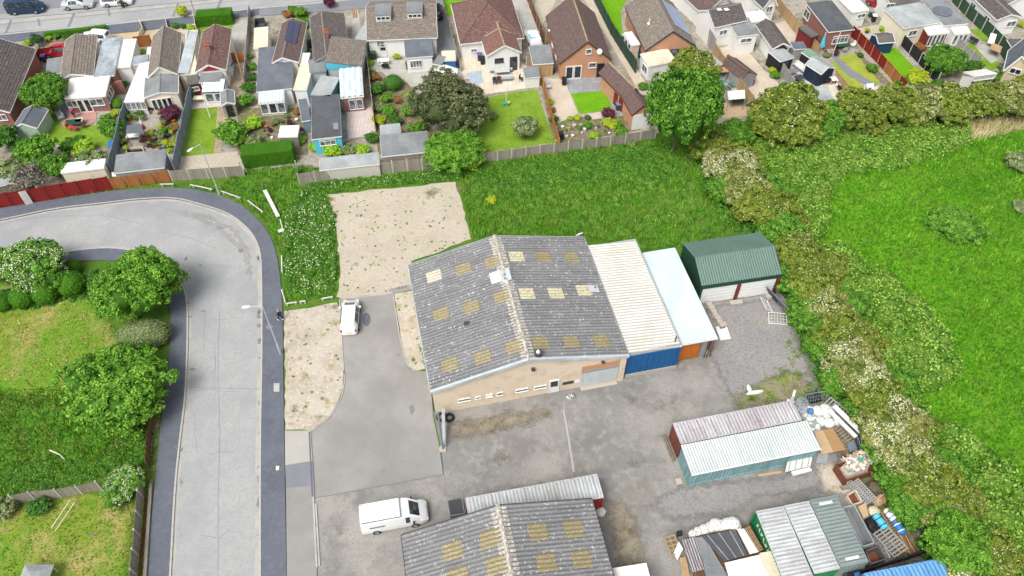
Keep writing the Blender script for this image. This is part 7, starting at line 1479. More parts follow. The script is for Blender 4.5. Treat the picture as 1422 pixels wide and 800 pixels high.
# brambles, weeds and grass
thicket('bramble_bank', 'bright green bramble bank between the boundary hedge and the field', [(1035, 178), (1090, 190), (1180, 186), (1290, 172), (1350, 178), (1345, 205), (1290, 222), (1230, 236), (1160, 243), (1150, 290), (1140, 335), (1110, 330), (1060, 262)], 1.0, 1.4, 17, .27, 'leaf_bramble', 21, spacing=1.5)
thicket('bramble_bank', 'bright green bramble bank along the right side of the hedgerow', [(1118, 345), (1165, 345), (1210, 372), (1262, 415), (1300, 460), (1326, 515), (1305, 540), (1268, 548), (1285, 585), (1340, 612), (1400, 660), (1440, 700), (1460, 840), (1400, 830), (1350, 740), (1290, 640), (1235, 550), (1180, 460)], 1.0, 1.5, 17, .27, 'leaf_bramble', 22, spacing=1.5)
thicket('undergrowth', 'dark green undergrowth along the yard side of the hedgerow', [(1085, 405), (1110, 400), (1160, 500), (1200, 570), (1240, 650), (1300, 760), (1290, 780), (1250, 720), (1205, 640), (1180, 585), (1140, 530)], .55, .6, 26, .2, 'leaf_dark', 23, spacing=1.3)
thicket('undergrowth', 'leafy undergrowth at the foot of the hedgerow beside the rough grass', [(985, 215), (1010, 240), (1050, 300), (1070, 330), (1050, 325), (1010, 320), (990, 280), (975, 230)], .6, .7, 24, .2, 'leaf_mid', 24)
thicket('cow_parsley', 'white-flowering weeds on the patch beside the gravel square', [(398, 300), (420, 270), (448, 272), (462, 300), (466, 345), (466, 395), (440, 405), (402, 408), (397, 360)], .5, .55, 40, .13, 'leaf_mid', 25, bl=900)
thicket('weeds', 'leafy weeds along the foot of the concrete-panel fence', [(420, 258), (470, 252), (530, 246), (600, 238), (640, 232), (642, 246), (560, 252), (470, 264), (425, 268)], .4, .4, 45, .12, 'leaf_mid', 26, bl=160)
thicket('weeds', 'nettles and weeds in the rough grass behind the warehouse', [(655, 240), (720, 225), (800, 215), (880, 205), (930, 205), (950, 240), (870, 260), (780, 262), (700, 275), (660, 270)], .6, .45, 28, .16, 'leaf_mid', 27)
thicket('weeds', 'weedy growth between clipped balls and lawn', [(-20, 425), (40, 430), (110, 415), (150, 395), (130, 380), (60, 395), (-20, 410)], .4, .35, 40, .13, 'leaf_dark', 28)
thicket('weeds', 'dark leafy growth below the broad bright bush', [(-20, 660), (60, 640), (140, 640), (200, 600), (205, 640), (140, 662), (30, 686), (-20, 690)], .45, .3, 30, .14, 'leaf_mid', 29)
FG = [(1128, 245), (1200, 225), (1422, 168), (1560, 140), (1700, 500), (1600, 800), (1440, 760), (1320, 690), (1230, 560), (1180, 440), (1130, 350)]
grass('field_grass', 'bright green grass of the field at the right', FG, 26, .36, .09, 'blade_field', 31)
grass('tussock_grass', 'yellow-green tussocks scattered over the field', FG, 30, .42, .07, 'blade_long', 32, patchy=.75)
grass('rough_grass_blades', 'long green grass behind the warehouse', [(636, 245), (760, 205), (900, 190), (975, 210), (1020, 325), (950, 345), (812, 335), (656, 336), (642, 270)], 40, .42, .06, 'blade_long', 33)
grass('rough_grass_blades', 'long green grass between the bend and the gravel square', [(300, 264), (330, 238), (420, 232), (470, 250), (640, 238), (640, 252), (455, 268), (466, 340), (466, 412), (398, 420), (392, 360), (372, 310), (340, 282)], 40, .38, .06, 'blade_long', 34)
grass('rough_grass_blades', 'long green grass on the left below the broad bush', [(-60, 540), (90, 540), (215, 600), (205, 655), (130, 664), (30, 688), (-60, 705)], 42, .4, .06, 'blade_long', 35)
grass('dry_grass', 'dry yellowish grass among the left rough patch', [(-40, 540), (100, 560), (200, 600), (190, 640), (60, 640), (-40, 640)], 26, .35, .06, 'blade_dry', 36, patchy=.9)
grass('lawn_grass', 'short mown grass on the left lawn', [(-60, 445), (40, 430), (120, 415), (150, 420), (165, 470), (100, 545), (-60, 545)], 36, .14, .05, 'blade_lawn', 37)
grass('lawn_clippings', 'straw-coloured strips on the left lawn', [(-60, 445), (40, 430), (120, 410), (160, 440), (150, 490), (60, 530), (-60, 530)], 40, .12, .07, 'blade_dry', 38, patchy=.2, lean=1.5)
grass('lawn_grass', 'grass of the lower left lawn', [(-60, 722), (40, 705), (140, 690), (196, 690), (190, 790), (180, 860), (-80, 860)], 40, .16, .05, 'blade_lawn', 39)
grass('dark_grass', 'darker grass patches on the lower left lawn', [(-60, 722), (40, 705), (140, 690), (196, 690), (190, 790), (180, 860), (-80, 860)], 30, .2, .06, 'blade_long', 40, patchy=.8)
grass('straw_grass', 'pale dry reeds at the far edge of the field', [(1312, 182), (1340, 170), (1430, 162), (1430, 180), (1350, 196), (1320, 196)], 60, .9, .05, 'blade_straw', 41, lean=.9)
grass('verge_grass', 'grass fringe between the fences and the curving pavement', [(60, 281), (157, 266), (240, 254), (300, 256), (300, 268), (225, 259), (157, 264), (60, 278)], 60, .25, .05, 'blade_long', 42)
grass('weed_tufts', 'weed tufts in the gravel square', [(456, 272), (632, 255), (652, 330), (575, 362), (545, 404), (478, 412), (472, 340)], 14, .2, .06, 'blade_dry', 43, patchy=1.35)
grass('weed_tufts', 'green weed tufts in the gravel beside the pavement', [(397, 432), (468, 420), (476, 515), (470, 556), (431, 596), (397, 596)], 24, .18, .06, 'blade_long', 44, patchy=1.45)
grass('weed_tufts', 'grass tufts on the weedy ground behind the containers', [(1012, 545), (1055, 520), (1100, 505), (1140, 540), (1150, 565), (1105, 565), (1030, 575)], 40, .22, .06, 'blade_yellowgreen', 45, patchy=.7)
grass('weed_tufts', 'weeds along the strip beside the warehouse wall', [(572, 404), (580, 404), (597, 515), (584, 515)], 40, .3, .06, 'blade_long', 46, patchy=.4)
grass('edge_grass', 'grass creeping over the kerb strip on the left', [(224, 522), (232, 522), (218, 632), (211, 672), (206, 672), (212, 600)], 40, .25, .05, 'blade_yellowgreen', 47, patchy=.2)
thicket('weeds', 'small weeds dotted over the gravel square', [(456, 272), (632, 255), (652, 330), (575, 362), (545, 404), (478, 412), (472, 340)], .12, .08, 40, .1, 'leaf_grey', 51, spacing=.009)
thicket('weeds', 'small weeds dotted over the gravel beside the pavement', [(397, 432), (468, 420), (476, 515), (470, 556), (431, 596), (397, 596)], .14, .08, 40, .1, 'leaf_grey', 52, spacing=.008)
thicket('weeds', 'small weeds dotted over the strip beside the warehouse', [(548, 408), (574, 404), (588, 510), (570, 506), (556, 470)], .14, .1, 40, .1, 'leaf_grey', 53, spacing=.012)
thicket('weeds', 'grey-green weed drifts in the rough grass behind the warehouse', [(700, 250), (800, 240), (900, 235), (975, 262), (985, 300), (900, 320), (840, 300), (740, 300), (690, 280)], .45, .4, 30, .14, 'leaf_bramble', 54, spacing=.16)
grass('tussock_grass', 'yellow-green grass patches in the rough grass behind the warehouse', [(636, 245), (760, 205), (900, 190), (975, 210), (1020, 325), (950, 345), (812, 335), (656, 336)], 40, .45, .07, 'blade_yellowgreen', 61, patchy=.5)
grass('tussock_grass', 'yellow-green grass patches in the left rough band', [(-60, 540), (90, 540), (215, 600), (205, 655), (130, 664), (30, 688), (-60, 705)], 40, .42, .07, 'blade_yellowgreen', 62, patchy=.35)
grass('weed_tufts', 'weeds along the edge between the yard and the hedgerow', [(1095, 440), (1125, 480), (1160, 545), (1150, 575), (1115, 545), (1090, 490)], 60, .35, .07, 'blade_yellowgreen', 63, patchy=.2)
# ---------------------------------------------------------------- loose things in the yard
def quad_thing(name, label, px, z, th, m, cat, part='sheet', zs=None, battens=0, bm='darktimber', rim=None, depth=0, fill=None):
 """flat sheet over four photo points (clockwise from top left) at height z (or zs per corner)"""
 zs = zs or [z]*4; Q = [W(a, b, k) for (a, b), k in zip(px, zs)]; c = sum(Q, Vector())/4; c.z = 0; t = thing(name, label, cat, c); q = [p-c for p in Q]
 mb = MB(); n = (q[1]-q[0]).cross(q[3]-q[0]).normalized(); n = n if n.z > 0 else -n; up = n*th
 if not rim:
  mb.face([p+up for p in q][::-1]); mb.face(q)
  for i in range(4): a, b = q[i], q[(i+1) % 4]; mb.face((a, b, b+up, a+up))
  obj(part, mb, m, t)
  for k in range(battens): f = (k+.5)/battens; mb = MB(); mb.bar(q[0].lerp(q[1], f)+up*1.6, q[3].lerp(q[2], f)+up*1.6, .06, .03); obj('batten', mb, bm, t)
 else:
  mb.face([Vector((p.x, p.y, .12)) for p in q][::-1]); obj('floor', mb, fill or m, t)
  for i in range(4):
   a, b = q[i], q[(i+1) % 4]; s = MB(); s.bar((a.x, a.y, z/2), (b.x, b.y, z/2), .06, z); s.bar((a.x, a.y, z), (b.x, b.y, z), .09, .07); obj('side', s, rim, t)
 return t
def pallet(label, px, py, rz, z=.0, tilt=0, m='wood_tan', n=7, L=1.2, Wd=1.0, group=None, roll=0):
 t = thing('pallet', label, 'pallet', W(px, py, z), rz, group); t.rotation_euler = (tilt, roll, rz); me = MB().box((0, 0, 0), (.1, Wd, .022)).mesh('slat'); me.materials.append(M[m])
 for i in range(n): o = bpy.data.objects.new('slat', me); COL.objects.link(o); o.parent = t; o.location = (-L/2+.05+(L-.1)*i/(n-1), 0, .14)
 for y in (-Wd/2+.05, 0, Wd/2-.05): mb = MB(); mb.box((0, y, .07), (L, .09, .11)); obj('bearer', mb, m, t)
 return t
def bag(label, px, py, r=.5, m='felt_white', z=0, group='white bulk bags heaped beside the containers', name='bulk_bag', hk=.85):
 t = thing(name, label, 'bag', W(px, py, z), random.uniform(0, 3), group); mb = MB(); mb.loft([[Vector((math.cos(a)*rr*r*(1+random.uniform(-.09, .09)), math.sin(a)*rr*r*(1+random.uniform(-.09, .09)), zz*r*hk)) for a in [6.283*k/12 for k in range(12)]] for rr, zz in ((.75, 0), (1, .35), (1.05, .9), (.95, 1.4), (.62, 1.72), (.22, 1.85))])
 obj('sack', mb, m, t, True); mb = MB()
 for a in (0, 1.57, 3.14, 4.71): mb.tube((math.cos(a)*r*.7, math.sin(a)*r*.7, 1.55*r*hk), (math.cos(a+.4)*r*.35, math.sin(a+.4)*r*.35, 1.98*r*hk), .025, None, 5)
 obj('strap', mb, 'felt_pale', t); return t
for i, (x, y, r, l) in enumerate(((1134, 574, .52, 'bulk bag at the left of the top row beside the pallets'), (1144, 572, .55, 'tallest bulk bag in the middle of the top row'), (1151, 573, .45, 'bulk bag touching the leaning slatted pallet'), (1138, 588, .5, 'bulk bag at the left of the front row'), (1149.5, 590, .5, 'bulk bag in the middle of the front row'), (1160, 587, .46, 'greyish bulk bag at the right of the front row'), (1147, 580, .4, 'small bag between the two rows'))):
 bag(l, x, y, r)
bag('small blue sack on the crumpled white sheeting', 1124.5, 573, .3, 'blue', .3, None, 'sack')
def heap(name, label, pts, h, m, cat, n=40, chips=None, size=.3, seed=1):
 rng = random.Random(seed); Q = [W(a, b, 0) for a, b in pts]; c = sum(Q, Vector())/len(Q); t = thing(name, label, cat, c); q = [(p-c) for p in Q]; P2 = [(p.x, p.y) for p in q]
 mb = MB(); N = 14; rings = []
 for f, z in ((1, 0), (.86, .45), (.6, .85), (.3, 1.0), (.05, .95)):
  ring = []
  for i in range(N):
   k = i*len(q)/N; a = q[int(k)]; b = q[(int(k)+1) % len(q)]; p = a.lerp(b, k-int(k)); ring.append(Vector((p.x*f, p.y*f, z*h*rng.uniform(.75, 1.2))))
  rings.append(ring)
 mb.loft(rings); obj('pile', mb, m, t)
 for mm in (chips or []):
  g = MB()
  for i in range(n):
   while True:
    x = rng.uniform(min(p[0] for p in P2), max(p[0] for p in P2)); y = rng.uniform(min(p[1] for p in P2), max(p[1] for p in P2))
    if inside(P2, np.array([x]), np.array([y]))[0]: break
   s = size*rng.uniform(.4, 1.3); R = Matrix.Translation((x, y, h*rng.uniform(.5, 1.15))) @ Matrix.Rotation(rng.uniform(0, 6), 4, 'Z') @ Matrix.Rotation(rng.uniform(-.5, .5), 4, 'X'); g.box((0, 0, 0), (s, s*rng.uniform(.3, .9), s*.16), M4=R)
  o = obj('fragments', g, mm, t); o['kind'] = 'stuff'
 return t
heap('plastic_sheeting', 'crumpled white plastic sheeting between rusty container and bulk bags', [(1106, 570), (1122, 568), (1130, 580), (1140, 597), (1128, 600), (1116, 585)], .5, 'felt_white', 'sheet', 18, ['felt_pale', 'white'], .6, 3)
pallet('slatted timber pallet leaning at the top of the yard clutter', 1159, 572, -.95, .35, .5, 'wood_palegrey', 8, 2.3, 1.6)
t = thing('metal_rack', 'pale metal rack standing on edge beside the hedgerow', 'rack', W(1174, 590, 0), math.radians(-58)); mb = MB()
for z_ in (.1, .7, 1.3): mb.bar((-1.7, -.2, z_), (1.7, -.2, z_), .08, .08); mb.bar((-1.7, .3, z_), (1.7, .3, z_), .06, .06)
for k in range(9): mb.bar((-1.7+.425*k, .3, .1), (-1.7+.425*k, .3, 1.3), .04, .04)
obj('frame', mb, 'galv', t); mb = MB(); mb.b2((-1.6, -.5, 1.2), (1.6, -.1, 1.35)); mb.b2((-1.6, -1.0, .9), (1.6, -.65, 1.05)); obj('beam', mb, 'white', t)
quad_thing('plywood_sheet', 'large tan plywood sheet lying beside the teal container', [(1130.5, 600), (1143, 597.5), (1158, 628), (1140.5, 631)], .35, .04, 'tan', 'board'); quad_thing('plywood_sheet', 'paler plywood sheet overlapping the tan one', [(1143, 597.5), (1156, 594.5), (1175, 625), (1158, 628)], .4, .04, 'slab_tan' if False else 'timber', 'board')
pallet('grey broken pallet lying right of the plywood', 1170, 606, -1.0, .1, .05, 'wood_grey', 9, 2.4, 1.3); quad_thing('metal_sheet', 'blue-grey metal sheet right of the plywood', [(1176, 616), (1186, 612), (1193, 625), (1180, 628)], .3, .04, 'slateblue', 'sheet')
quad_thing('crate', 'black crate lid under the hedgerow', [(1186, 610), (1194, 609), (1197, 622), (1191, 624)], .5, .3, 'charcoal', 'lid', battens=2, bm='grey'); quad_thing('metal_sheet', 'pale grey flat sheet on the sand by the teal container', [(1136, 630), (1150, 629), (1148, 645), (1133, 643)], .12, .05, 'felt_pale', 'sheet')
def mesh_panel(label, A_, B_, h, name='mesh_fence_panel', cat='fence panel', m='galv', tilt=0, bars=9):
 a, b = W(*A_, 0), W(*B_, 0); d = b-a; L = d.length; t = thing(name, label, cat, a, math.atan2(d.y, d.x)); t.rotation_euler.x = tilt; f = MB()
 for p, q in (((0, 0, .1), (L, 0, .1)), ((0, 0, h), (L, 0, h)), ((0, 0, 0), (0, 0, h)), ((L, 0, 0), (L, 0, h))): f.tube(p, q, .035)
 obj('frame', f, m, t); g = MB()
 for k in range(1, bars): g.tube((L*k/bars, 0, .1), (L*k/bars, 0, h), .014, None, 4)
 for k in range(1, 4): g.tube((0, 0, h*k/4), (L, 0, h*k/4), .014, None, 4)
 obj('bar', g, m, t); return t
mesh_panel('low metal mesh panel at the right end of the rusty container', (1096, 566), (1119, 571), 1.0, tilt=-.9); mesh_panel('long galvanised mesh panel beside the black sheet', (1117, 568), (1150, 562), 1.6, tilt=-.4); mesh_panel('mesh panel leaning against the pallets and hedgerow', (1178, 575), (1192, 606), 1.3, tilt=.4)
heap('black_sheeting', 'crumpled black sheeting beside the mesh panels', [(1118, 552), (1130, 545), (1141, 548), (1142, 558), (1128, 562), (1116, 560)], .5, 'black', 'sheet', 8, ['charcoal'], .5, 5)
heap('wire_heap', 'tangle of pale metal at the end of the rusty container', [(1104, 560), (1112, 556), (1120, 562), (1118, 570), (1108, 571)], .4, 'charcoal', 'scrap', 26, ['galv', 'felt_pale'], .45, 6)
# skip with rubble
sk = quad_thing('skip', 'rusty red open skip filled with pale rubble', [(1161, 645), (1201, 634), (1215, 653), (1175, 666.5)], 1.0, .1, 'rust', 'skip', rim='rust', fill='gravel_beige')
heap('rubble', 'pale rubble and tiles filling the rusty skip', [(1162, 644), (1200, 633.5), (1214, 651), (1176, 663)], 1.25, 'felt_white', 'rubble', 60, ['white', 'felt_cream', 'brick_orange', 'felt_pale'], .35, 7)
quad_thing('tarpaulin', 'small turquoise sheet on the rubble in the skip', [(1190, 637), (1201, 634), (1207, 641), (1195, 642)], 1.32, .05, 'teal', 'sheet')
quad_thing('sleeper', 'grey timber sleeper below the rusty skip', [(1167, 676), (1192, 670), (1194, 674), (1169, 681)], .2, .2, 'wood_grey', 'beam')
quad_thing('metal_tray', 'rusty red metal tray beside the scrap heap', [(1176, 688), (1188, 681), (1197, 697), (1184, 701)], .5, .1, 'rust', 'tray', rim='felt_cream', fill='rust')
for (x, y, l) in ((1192, 684, 'left pale radiator frame leaning in the scrap heap'), (1202, 682, 'right pale radiator frame leaning in the scrap heap')): pallet(l, x, y, -1.05, .4, .15, 'wood_palegrey', 12, 2.3, .55)
t = thing('pipe_coil', 'brown coil of pipe under the hedgerow', 'pipe', W(1216, 680, .2)); mb = MB()
for k in range(5):
 for j in range(14): a, b = 6.283*j/14, 6.283*(j+1)/14; r = .95-.06*k; mb.tube((math.cos(a)*r, math.sin(a)*r*.8, .1*k), (math.cos(b)*r, math.sin(b)*r*.8, .1*k), .05, None, 5, False)
obj('coil', mb, 'stemdark', t)
heap('foam_block', 'big lump of beige foam on the scrap heap', [(1211, 693), (1219, 688), (1231, 688), (1231, 696), (1222, 704), (1214, 702)], .9, 'tan', 'foam', 6, ['timber'], .5, 8)
quad_thing('plywood_sheet', 'tan board beside the grey tray', [(1191, 704), (1202, 698), (1206, 716), (1199, 720)], .5, .05, 'tan', 'board'); bag('cream tub-shaped sack on the scrap heap', 1212.5, 711, .45, 'felt_cream', .2, None, 'sack', .5)
def drum(label, A_, B_, r, m, name='plastic_drum', z=.5, band='white'):
 a, b = W(*A_, z), W(*B_, z); d = b-a; t = thing(name, label, 'drum', (a.x, a.y, 0), math.atan2(d.y, d.x)); L = d.length; mb = MB(); mb.tube((0, 0, z), (L, 0, z), r, None, 14); mb.tube((-.08, 0, z), (0, 0, z), r*.7, r, 14, True); mb.tube((L, 0, z), (L+.08, 0, z), r, r*.7, 14, True); obj('body', mb, m, t, False)
 for f in (.3, .8): g = MB(); g.tube((L*f-.04, 0, z), (L*f+.04, 0, z), r*1.05, None, 14); obj('band', g, band, t)
 return t
drum('bright blue plastic cylinder in the scrap heap', (1216, 716), (1229, 733), .33, 'cyan', band='navy'); drum('white and blue cylinder under the hedgerow', (1231, 708), (1241, 721), .32, 'white', band='blue', z=.7); drum('blue and white kayak-shaped cylinder nearest the hedgerow', (1243, 724), (1254, 741), .32, 'blue', band='white', z=.6)
mesh_panel('pale metal frame on top of the scrap beside the white cylinder', (1236, 708), (1244, 716), .9, tilt=-1.1, m='felt_pale', bars=3)
def ladder(label, A_, B_, z=.4, m='timber', n=13, w_=.42):
 a, b = W(*A_, z), W(*B_, z); d = b-a; t = thing('ladder', label, 'ladder', (a.x, a.y, 0), math.atan2(d.y, d.x)); L = d.length; mb = MB()
 for y in (-w_/2, w_/2): mb.bar((0, y, z), (L, y, z), .06, .09)
 obj('rail', mb, m, t); r = MB().tube((0, -w_/2, 0), (0, w_/2, 0), .025).mesh('rung'); r.materials.append(M[m])
 for k in range(n): o = bpy.data.objects.new('rung', r); COL.objects.link(o); o.parent = t; o.location = (L*(k+.5)/n, 0, z)
 return t
ladder('long wooden ladder lying through the scrap heap', (1224, 706), (1256, 762), .5, 'timber', 16); ladder('second ladder at the right end of the scrap heap', (1253, 742), (1268, 770), .4, 'wood_tan', 8)
for k, (A_, B_, m_, l) in enumerate((((1258, 742), (1271, 764), 'rust', 'rusty brown pole beside the ladders'), ((1208, 690), (1222, 712), 'wood_tan', 'tan pole beside the beige foam'), ((1190, 690), (1203, 700), 'wood_grey', 'short grey beam on the scrap heap'), ((1256, 765), (1263, 768), 'orange', 'short orange timber offcut'), ((1228, 760), (1236, 775), 'felt_pale', 'pale pole at the bottom of the scrap heap'))):
 a, b = W(*A_, .3), W(*B_, .3); t = thing('pole', l, 'pole', (a.x, a.y, 0)); mb = MB(); mb.tube((0, 0, .3), (b.x-a.x, b.y-a.y, .35), .07, None, 6); obj('shaft', mb, m_, t)
pallet('grey-green slatted pallet stack at the bottom of the scrap heap', 1236, 752, -1.05, .45, .05, 'wood_palegrey', 9, 2.3, 1.5); pallet('pallet under the grey-green stack', 1232, 758, -1.0, .15, 0, 'wood_grey', 7, 2.0, 1.6)
heap('black_sheeting', 'black sheet covering scrap beside the blue cylinder', [(1199, 722), (1210, 716), (1219, 728), (1222, 742), (1214, 744), (1206, 736)], .55, 'black', 'sheet', 4, ['charcoal'], .4, 9)
quad_thing('open_container', 'long open grey steel tray beside the grey-green container', [(1170, 705), (1186, 701.5), (1214, 754), (1198, 759)], 1.2, .1, 'slateblue', 'tray', rim='felt_pale', fill='asphalt_mid')
quad_thing('open_container', 'short open brown steel tray below the grey one', [(1203, 765), (1220, 759), (1231, 776), (1209, 783)], 1.0, .1, 'rust', 'tray', rim='felt_charcoal', fill='rust')
fence('low black fence between the scrap and the blue container roof', [(1168, 806), (1215, 791), (1284, 770)], 1.2, 'wood_black', 'lap', 'charcoal')
quad_thing('tarpaulin', 'small blue tarpaulin at the left of the blue container roof', [(1186, 796), (1193, 794), (1196, 806), (1187, 808)], .8, .1, 'blue', 'sheet')
# covered stack left of the green container
for i, (x, y, r) in enumerate(((962, 745, .42), (969, 741, .42), (977, 738, .45), (985, 735, .45), (993, 732, .55), (1001, 733, .5), (1009, 731, .55), (1016, 731, .6), (1021, 735, .45))):
 bag(['leftmost small bag behind the covered stack', 'second small bag behind the covered stack', 'pinkish bag behind the covered stack, third from the left', 'fourth bag from the left behind the covered stack', 'large round bag in the middle behind the covered stack', 'bag right of the large round one', 'wide bag above the dark tarpaulin edge', 'tall white bag at the right end behind the covered stack', 'last bag by the timber offcuts behind the covered stack'][i], x, y, r, 'felt_white', .6, 'white bags lined up behind the covered stack')
quad_thing('storage_rack', 'timber base under the dark tarpaulin, left of the green container', [(948, 749), (1042, 730), (1070, 800), (966, 812)], 1.05, .15, 'wood_brown', 'deck', battens=6)
quad_thing('tarpaulin', 'dark blue-grey tarpaulin on the covered stack', [(974, 745), (1021, 736), (1038, 771), (1006, 780)], 1.5, .06, 'felt_dark', 'sheet', battens=3, bm='felt_pale')
quad_thing('corrugated_sheet', 'rust-streaked corrugated sheet at the left of the covered stack', [(947, 750), (964, 746), (980, 790), (962, 795)], 1.5, .08, 'cont_white_rust', 'sheet', battens=5, bm='charcoal')
quad_thing('plastic_sheet', 'cloudy grey-green plastic sheet on the covered stack', [(964, 747), (976, 745), (1006, 781), (1014, 806), (984, 810), (972, 780)][:4] if False else [(964, 747), (978, 745), (1014, 806), (984, 812)], 1.46, .05, 'felt_grey', 'sheet')
quad_thing('roof_sheet', 'bright white sheet at the bottom edge of the covered stack', [(1006, 782), (1054, 771), (1072, 806), (1016, 816)], 1.65, .08, 'felt_white', 'sheet'); quad_thing('insulation_board', 'long white board between dark tarpaulin and green container', [(1023, 735), (1033, 735), (1053, 767), (1041, 770)], 1.6, .1, 'felt_white', 'board')
quad_thing('timber_stack', 'brown timber lengths beside the long white board', [(1034, 734), (1041, 731), (1060, 764), (1053, 767)], 1.5, .14, 'wood_tan', 'board', battens=3); quad_thing('plywood_box', 'cream box top at the bottom edge beside the green container', [(1054, 770), (1070, 767), (1088, 804), (1072, 808)], 1.9, .3, 'felt_cream', 'lid')
pallet('wooden pallet at the left end of the covered stack', 934, 758, -1.3, .5, 0, 'wood_tan', 5, 1.6, 1.0); quad_thing('insulation_board', 'white board leaning at the left of the covered stack', [(943, 752), (949, 762), (941, 778), (936, 768)], 1.0, .06, 'felt_white', 'board', zs=[1.4, 1.4, .5, .5])
quad_thing('crate', 'small black box at the top left of the covered stack', [(939, 740), (946, 738.5), (947.5, 744), (940, 746)], 1.2, .4, 'black', 'lid')
quad_thing('plywood_sheet', 'brown board low at the left of the covered stack', [(944, 775), (952, 773), (958, 800), (948, 802)], .5, .05, 'wood_tan', 'board')
# around the containers and the gravel
quad_thing('pallet_stack', 'white boards stacked against the teal container', [(1093, 641), (1128, 633.5), (1125, 648), (1090, 656)], .5, .12, 'felt_white', 'board', battens=4, bm='felt_pale'); quad_thing('white_board', 'long white box board in front of the stacked boards', [(1098, 656.5), (1123, 650.5), (1127, 655), (1101, 662)], .35, .25, 'white', 'board')
a, b = W(1053, 660.5, .1), W(1085, 655.5, .1); t = thing('timber_length', 'single pale timber length beside the teal container', 'timber', (a.x, a.y, 0)); mb = MB(); mb.bar((0, 0, .08), (b.x-a.x, b.y-a.y, .08), .22, .1); obj('plank', mb, 'tan', t)
quad_thing('concrete_slab', 'pale square slab at the left corner of the teal container', [(937, 665.5), (945, 664), (948.5, 672), (940, 674)], .1, .1, 'stone', 'slab'); quad_thing('ramp', 'weathered timber ramp at the left end of the rusty container', [(919.5, 606), (924.5, 605), (938, 640), (933, 642)], .15, .12, 'wood_grey', 'board', battens=2)
quad_thing('white_board', 'bright white square board lying on the gravel', [(993.5, 454.5), (1008, 450.5), (1015, 471), (1000, 473)], .12, .08, 'white', 'board'); quad_thing('white_board', 'small white offcut above the square board', [(1000, 448), (1004, 447), (1004.5, 451), (1000.5, 452)], .12, .08, 'white', 'board')
t = thing('stone_wall', 'short broken pale stone wall beside the white-roofed unit', 'wall', W(991, 440, 0), math.radians(108)); bm_ = MB().box((0, 0, 0), (.42, .36, .2)).mesh('stone'); bm_.materials.append(M['stone'])
for k in range(15):
 for j in range(3): o = bpy.data.objects.new('stone', bm_); COL.objects.link(o); o.parent = t; o.location = (-1.5+k%7*.46+.2*(j % 2), random.uniform(-.06, .06)-.15*(k//7), .1+.2*j); o.rotation_euler.z = random.uniform(-.15, .15)
t = thing('sheet_stack', 'dark grey metal sheets leaning by the hedgerow at the gravel apron', 'metal sheet', W(1085, 425, 0), math.radians(-62)); t.rotation_euler.x = .5; mb = MB(); mb.b2((-1.9, -.03, 0), (1.9, .03, 2.0)); obj('sheet', mb, 'slateblue', t); mb = MB(); mb.b2((-1.7, -.12, .1), (-.5, -.05, 1.8)); obj('mesh_inset', mb, 'charcoal', t)
mesh_panel('white metal gate lying on the gravel by the hedgerow', (1068, 450), (1093, 452), 1.3, 'metal_gate', 'gate', 'white', tilt=-1.35, bars=6); mesh_panel('white frame leaning on the grey metal sheets', (1066, 418), (1074, 434), 1.2, 'metal_gate', 'gate', 'white', tilt=.9, bars=2)
heap('rubble', 'pale rubble at the right corner of the green garage', [(1062, 409), (1072, 407), (1076, 414), (1066, 416)], .35, 'stone', 'rubble', 12, ['white'], .3, 12)
t = thing('scrap', 'crumpled white object lying on the weedy ground', 'litter', W(1048, 546, 0)); mb = MB(); mb.ell((0, 0, .15), (.75, .22, .18), 9, 5, .25, .2); mb.ell((-.5, .35, .2), (.2, .5, .16), 8, 5, .2, .1); obj('plastic', mb, 'white', t)
t = thing('scrap', 'white T-shaped offcut lying on the weedy ground', 'litter', W(1100, 551, 0)); mb = MB(); mb.bar((-.15, -.5, .1), (.35, .6, .15), .22, .1); mb.bar((-.6, -.4, .1), (.2, -.75, .1), .2, .1); obj('offcut', mb, 'white', t)
# barrier mast, tyres, cage
t = thing('height_barrier', 'galvanised mast with a slanting brace at the corner of the warehouse', 'mast', W(615, 624, 0)); mb = MB(); mb.tube((0, 0, 0), (0, 0, 6.3), .1, .09, 10); obj('mast', mb, 'galv', t)
tp = W(615.5, 568, 1.2)-W(615, 624, 0); mb = MB(); mb.bar((.15, .1, .5), (tp.x, tp.y, 1.3), .28, .2); obj('beam', mb, 'galv', t); mb = MB(); mb.box((0, 0, .06), (.6, .6, .12)); obj('base', mb, 'stone', t)
def tyre(label, px, py, z=0):
 t = thing('tyre', label, 'tyre', W(px, py, z)); mb = MB(); R0 = []
 for i in range(14):
  a = 6.283*i/14; R0.append([Vector((math.cos(a)*(.36+.14*math.cos(b)), math.sin(a)*(.36+.14*math.cos(b)), .14+.12*math.sin(b))) for b in [6.283*k/7 for k in range(7)]])
 mb.loft(R0+[R0[0]], False); obj('tread', mb, 'rubber', t, True); return t
tyre('black tyre half behind the mast by the warehouse', 613, 580); tyre('black tyre right of the mast by the warehouse', 624, 581)
t = thing('wire_cage', 'open metal cage between van and blue-grey container', 'cage', W(634, 712, 0), math.radians(12)); mb = MB()
for x in (-.6, .6):
 for y in (-.9, .9): mb.tube((x, y, 0), (x, y, 1.6), .035)
for z_ in (.1, 1.6):
 for p, q in (((-.6, -.9), (.6, -.9)), ((.6, -.9), (.6, .9)), ((.6, .9), (-.6, .9)), ((-.6, .9), (-.6, -.9))): mb.tube((*p, z_), (*q, z_), .035)
obj('frame', mb, 'galv', t); mb = MB(); mb.b2((-.55, -.85, .05), (.55, .85, .7)); obj('contents', mb, 'charcoal', t)
bag('white sack against the end of the blue-grey container', 834, 713, .4, 'felt_white', 0, None, 'sack'); heap('rubbish', 'small white rubbish beside the warehouse door', [(786, 552), (790, 548), (797, 548), (799, 553), (793, 555)], .3, 'felt_white', 'litter', 8, ['felt_pale', 'green'], .25, 14)
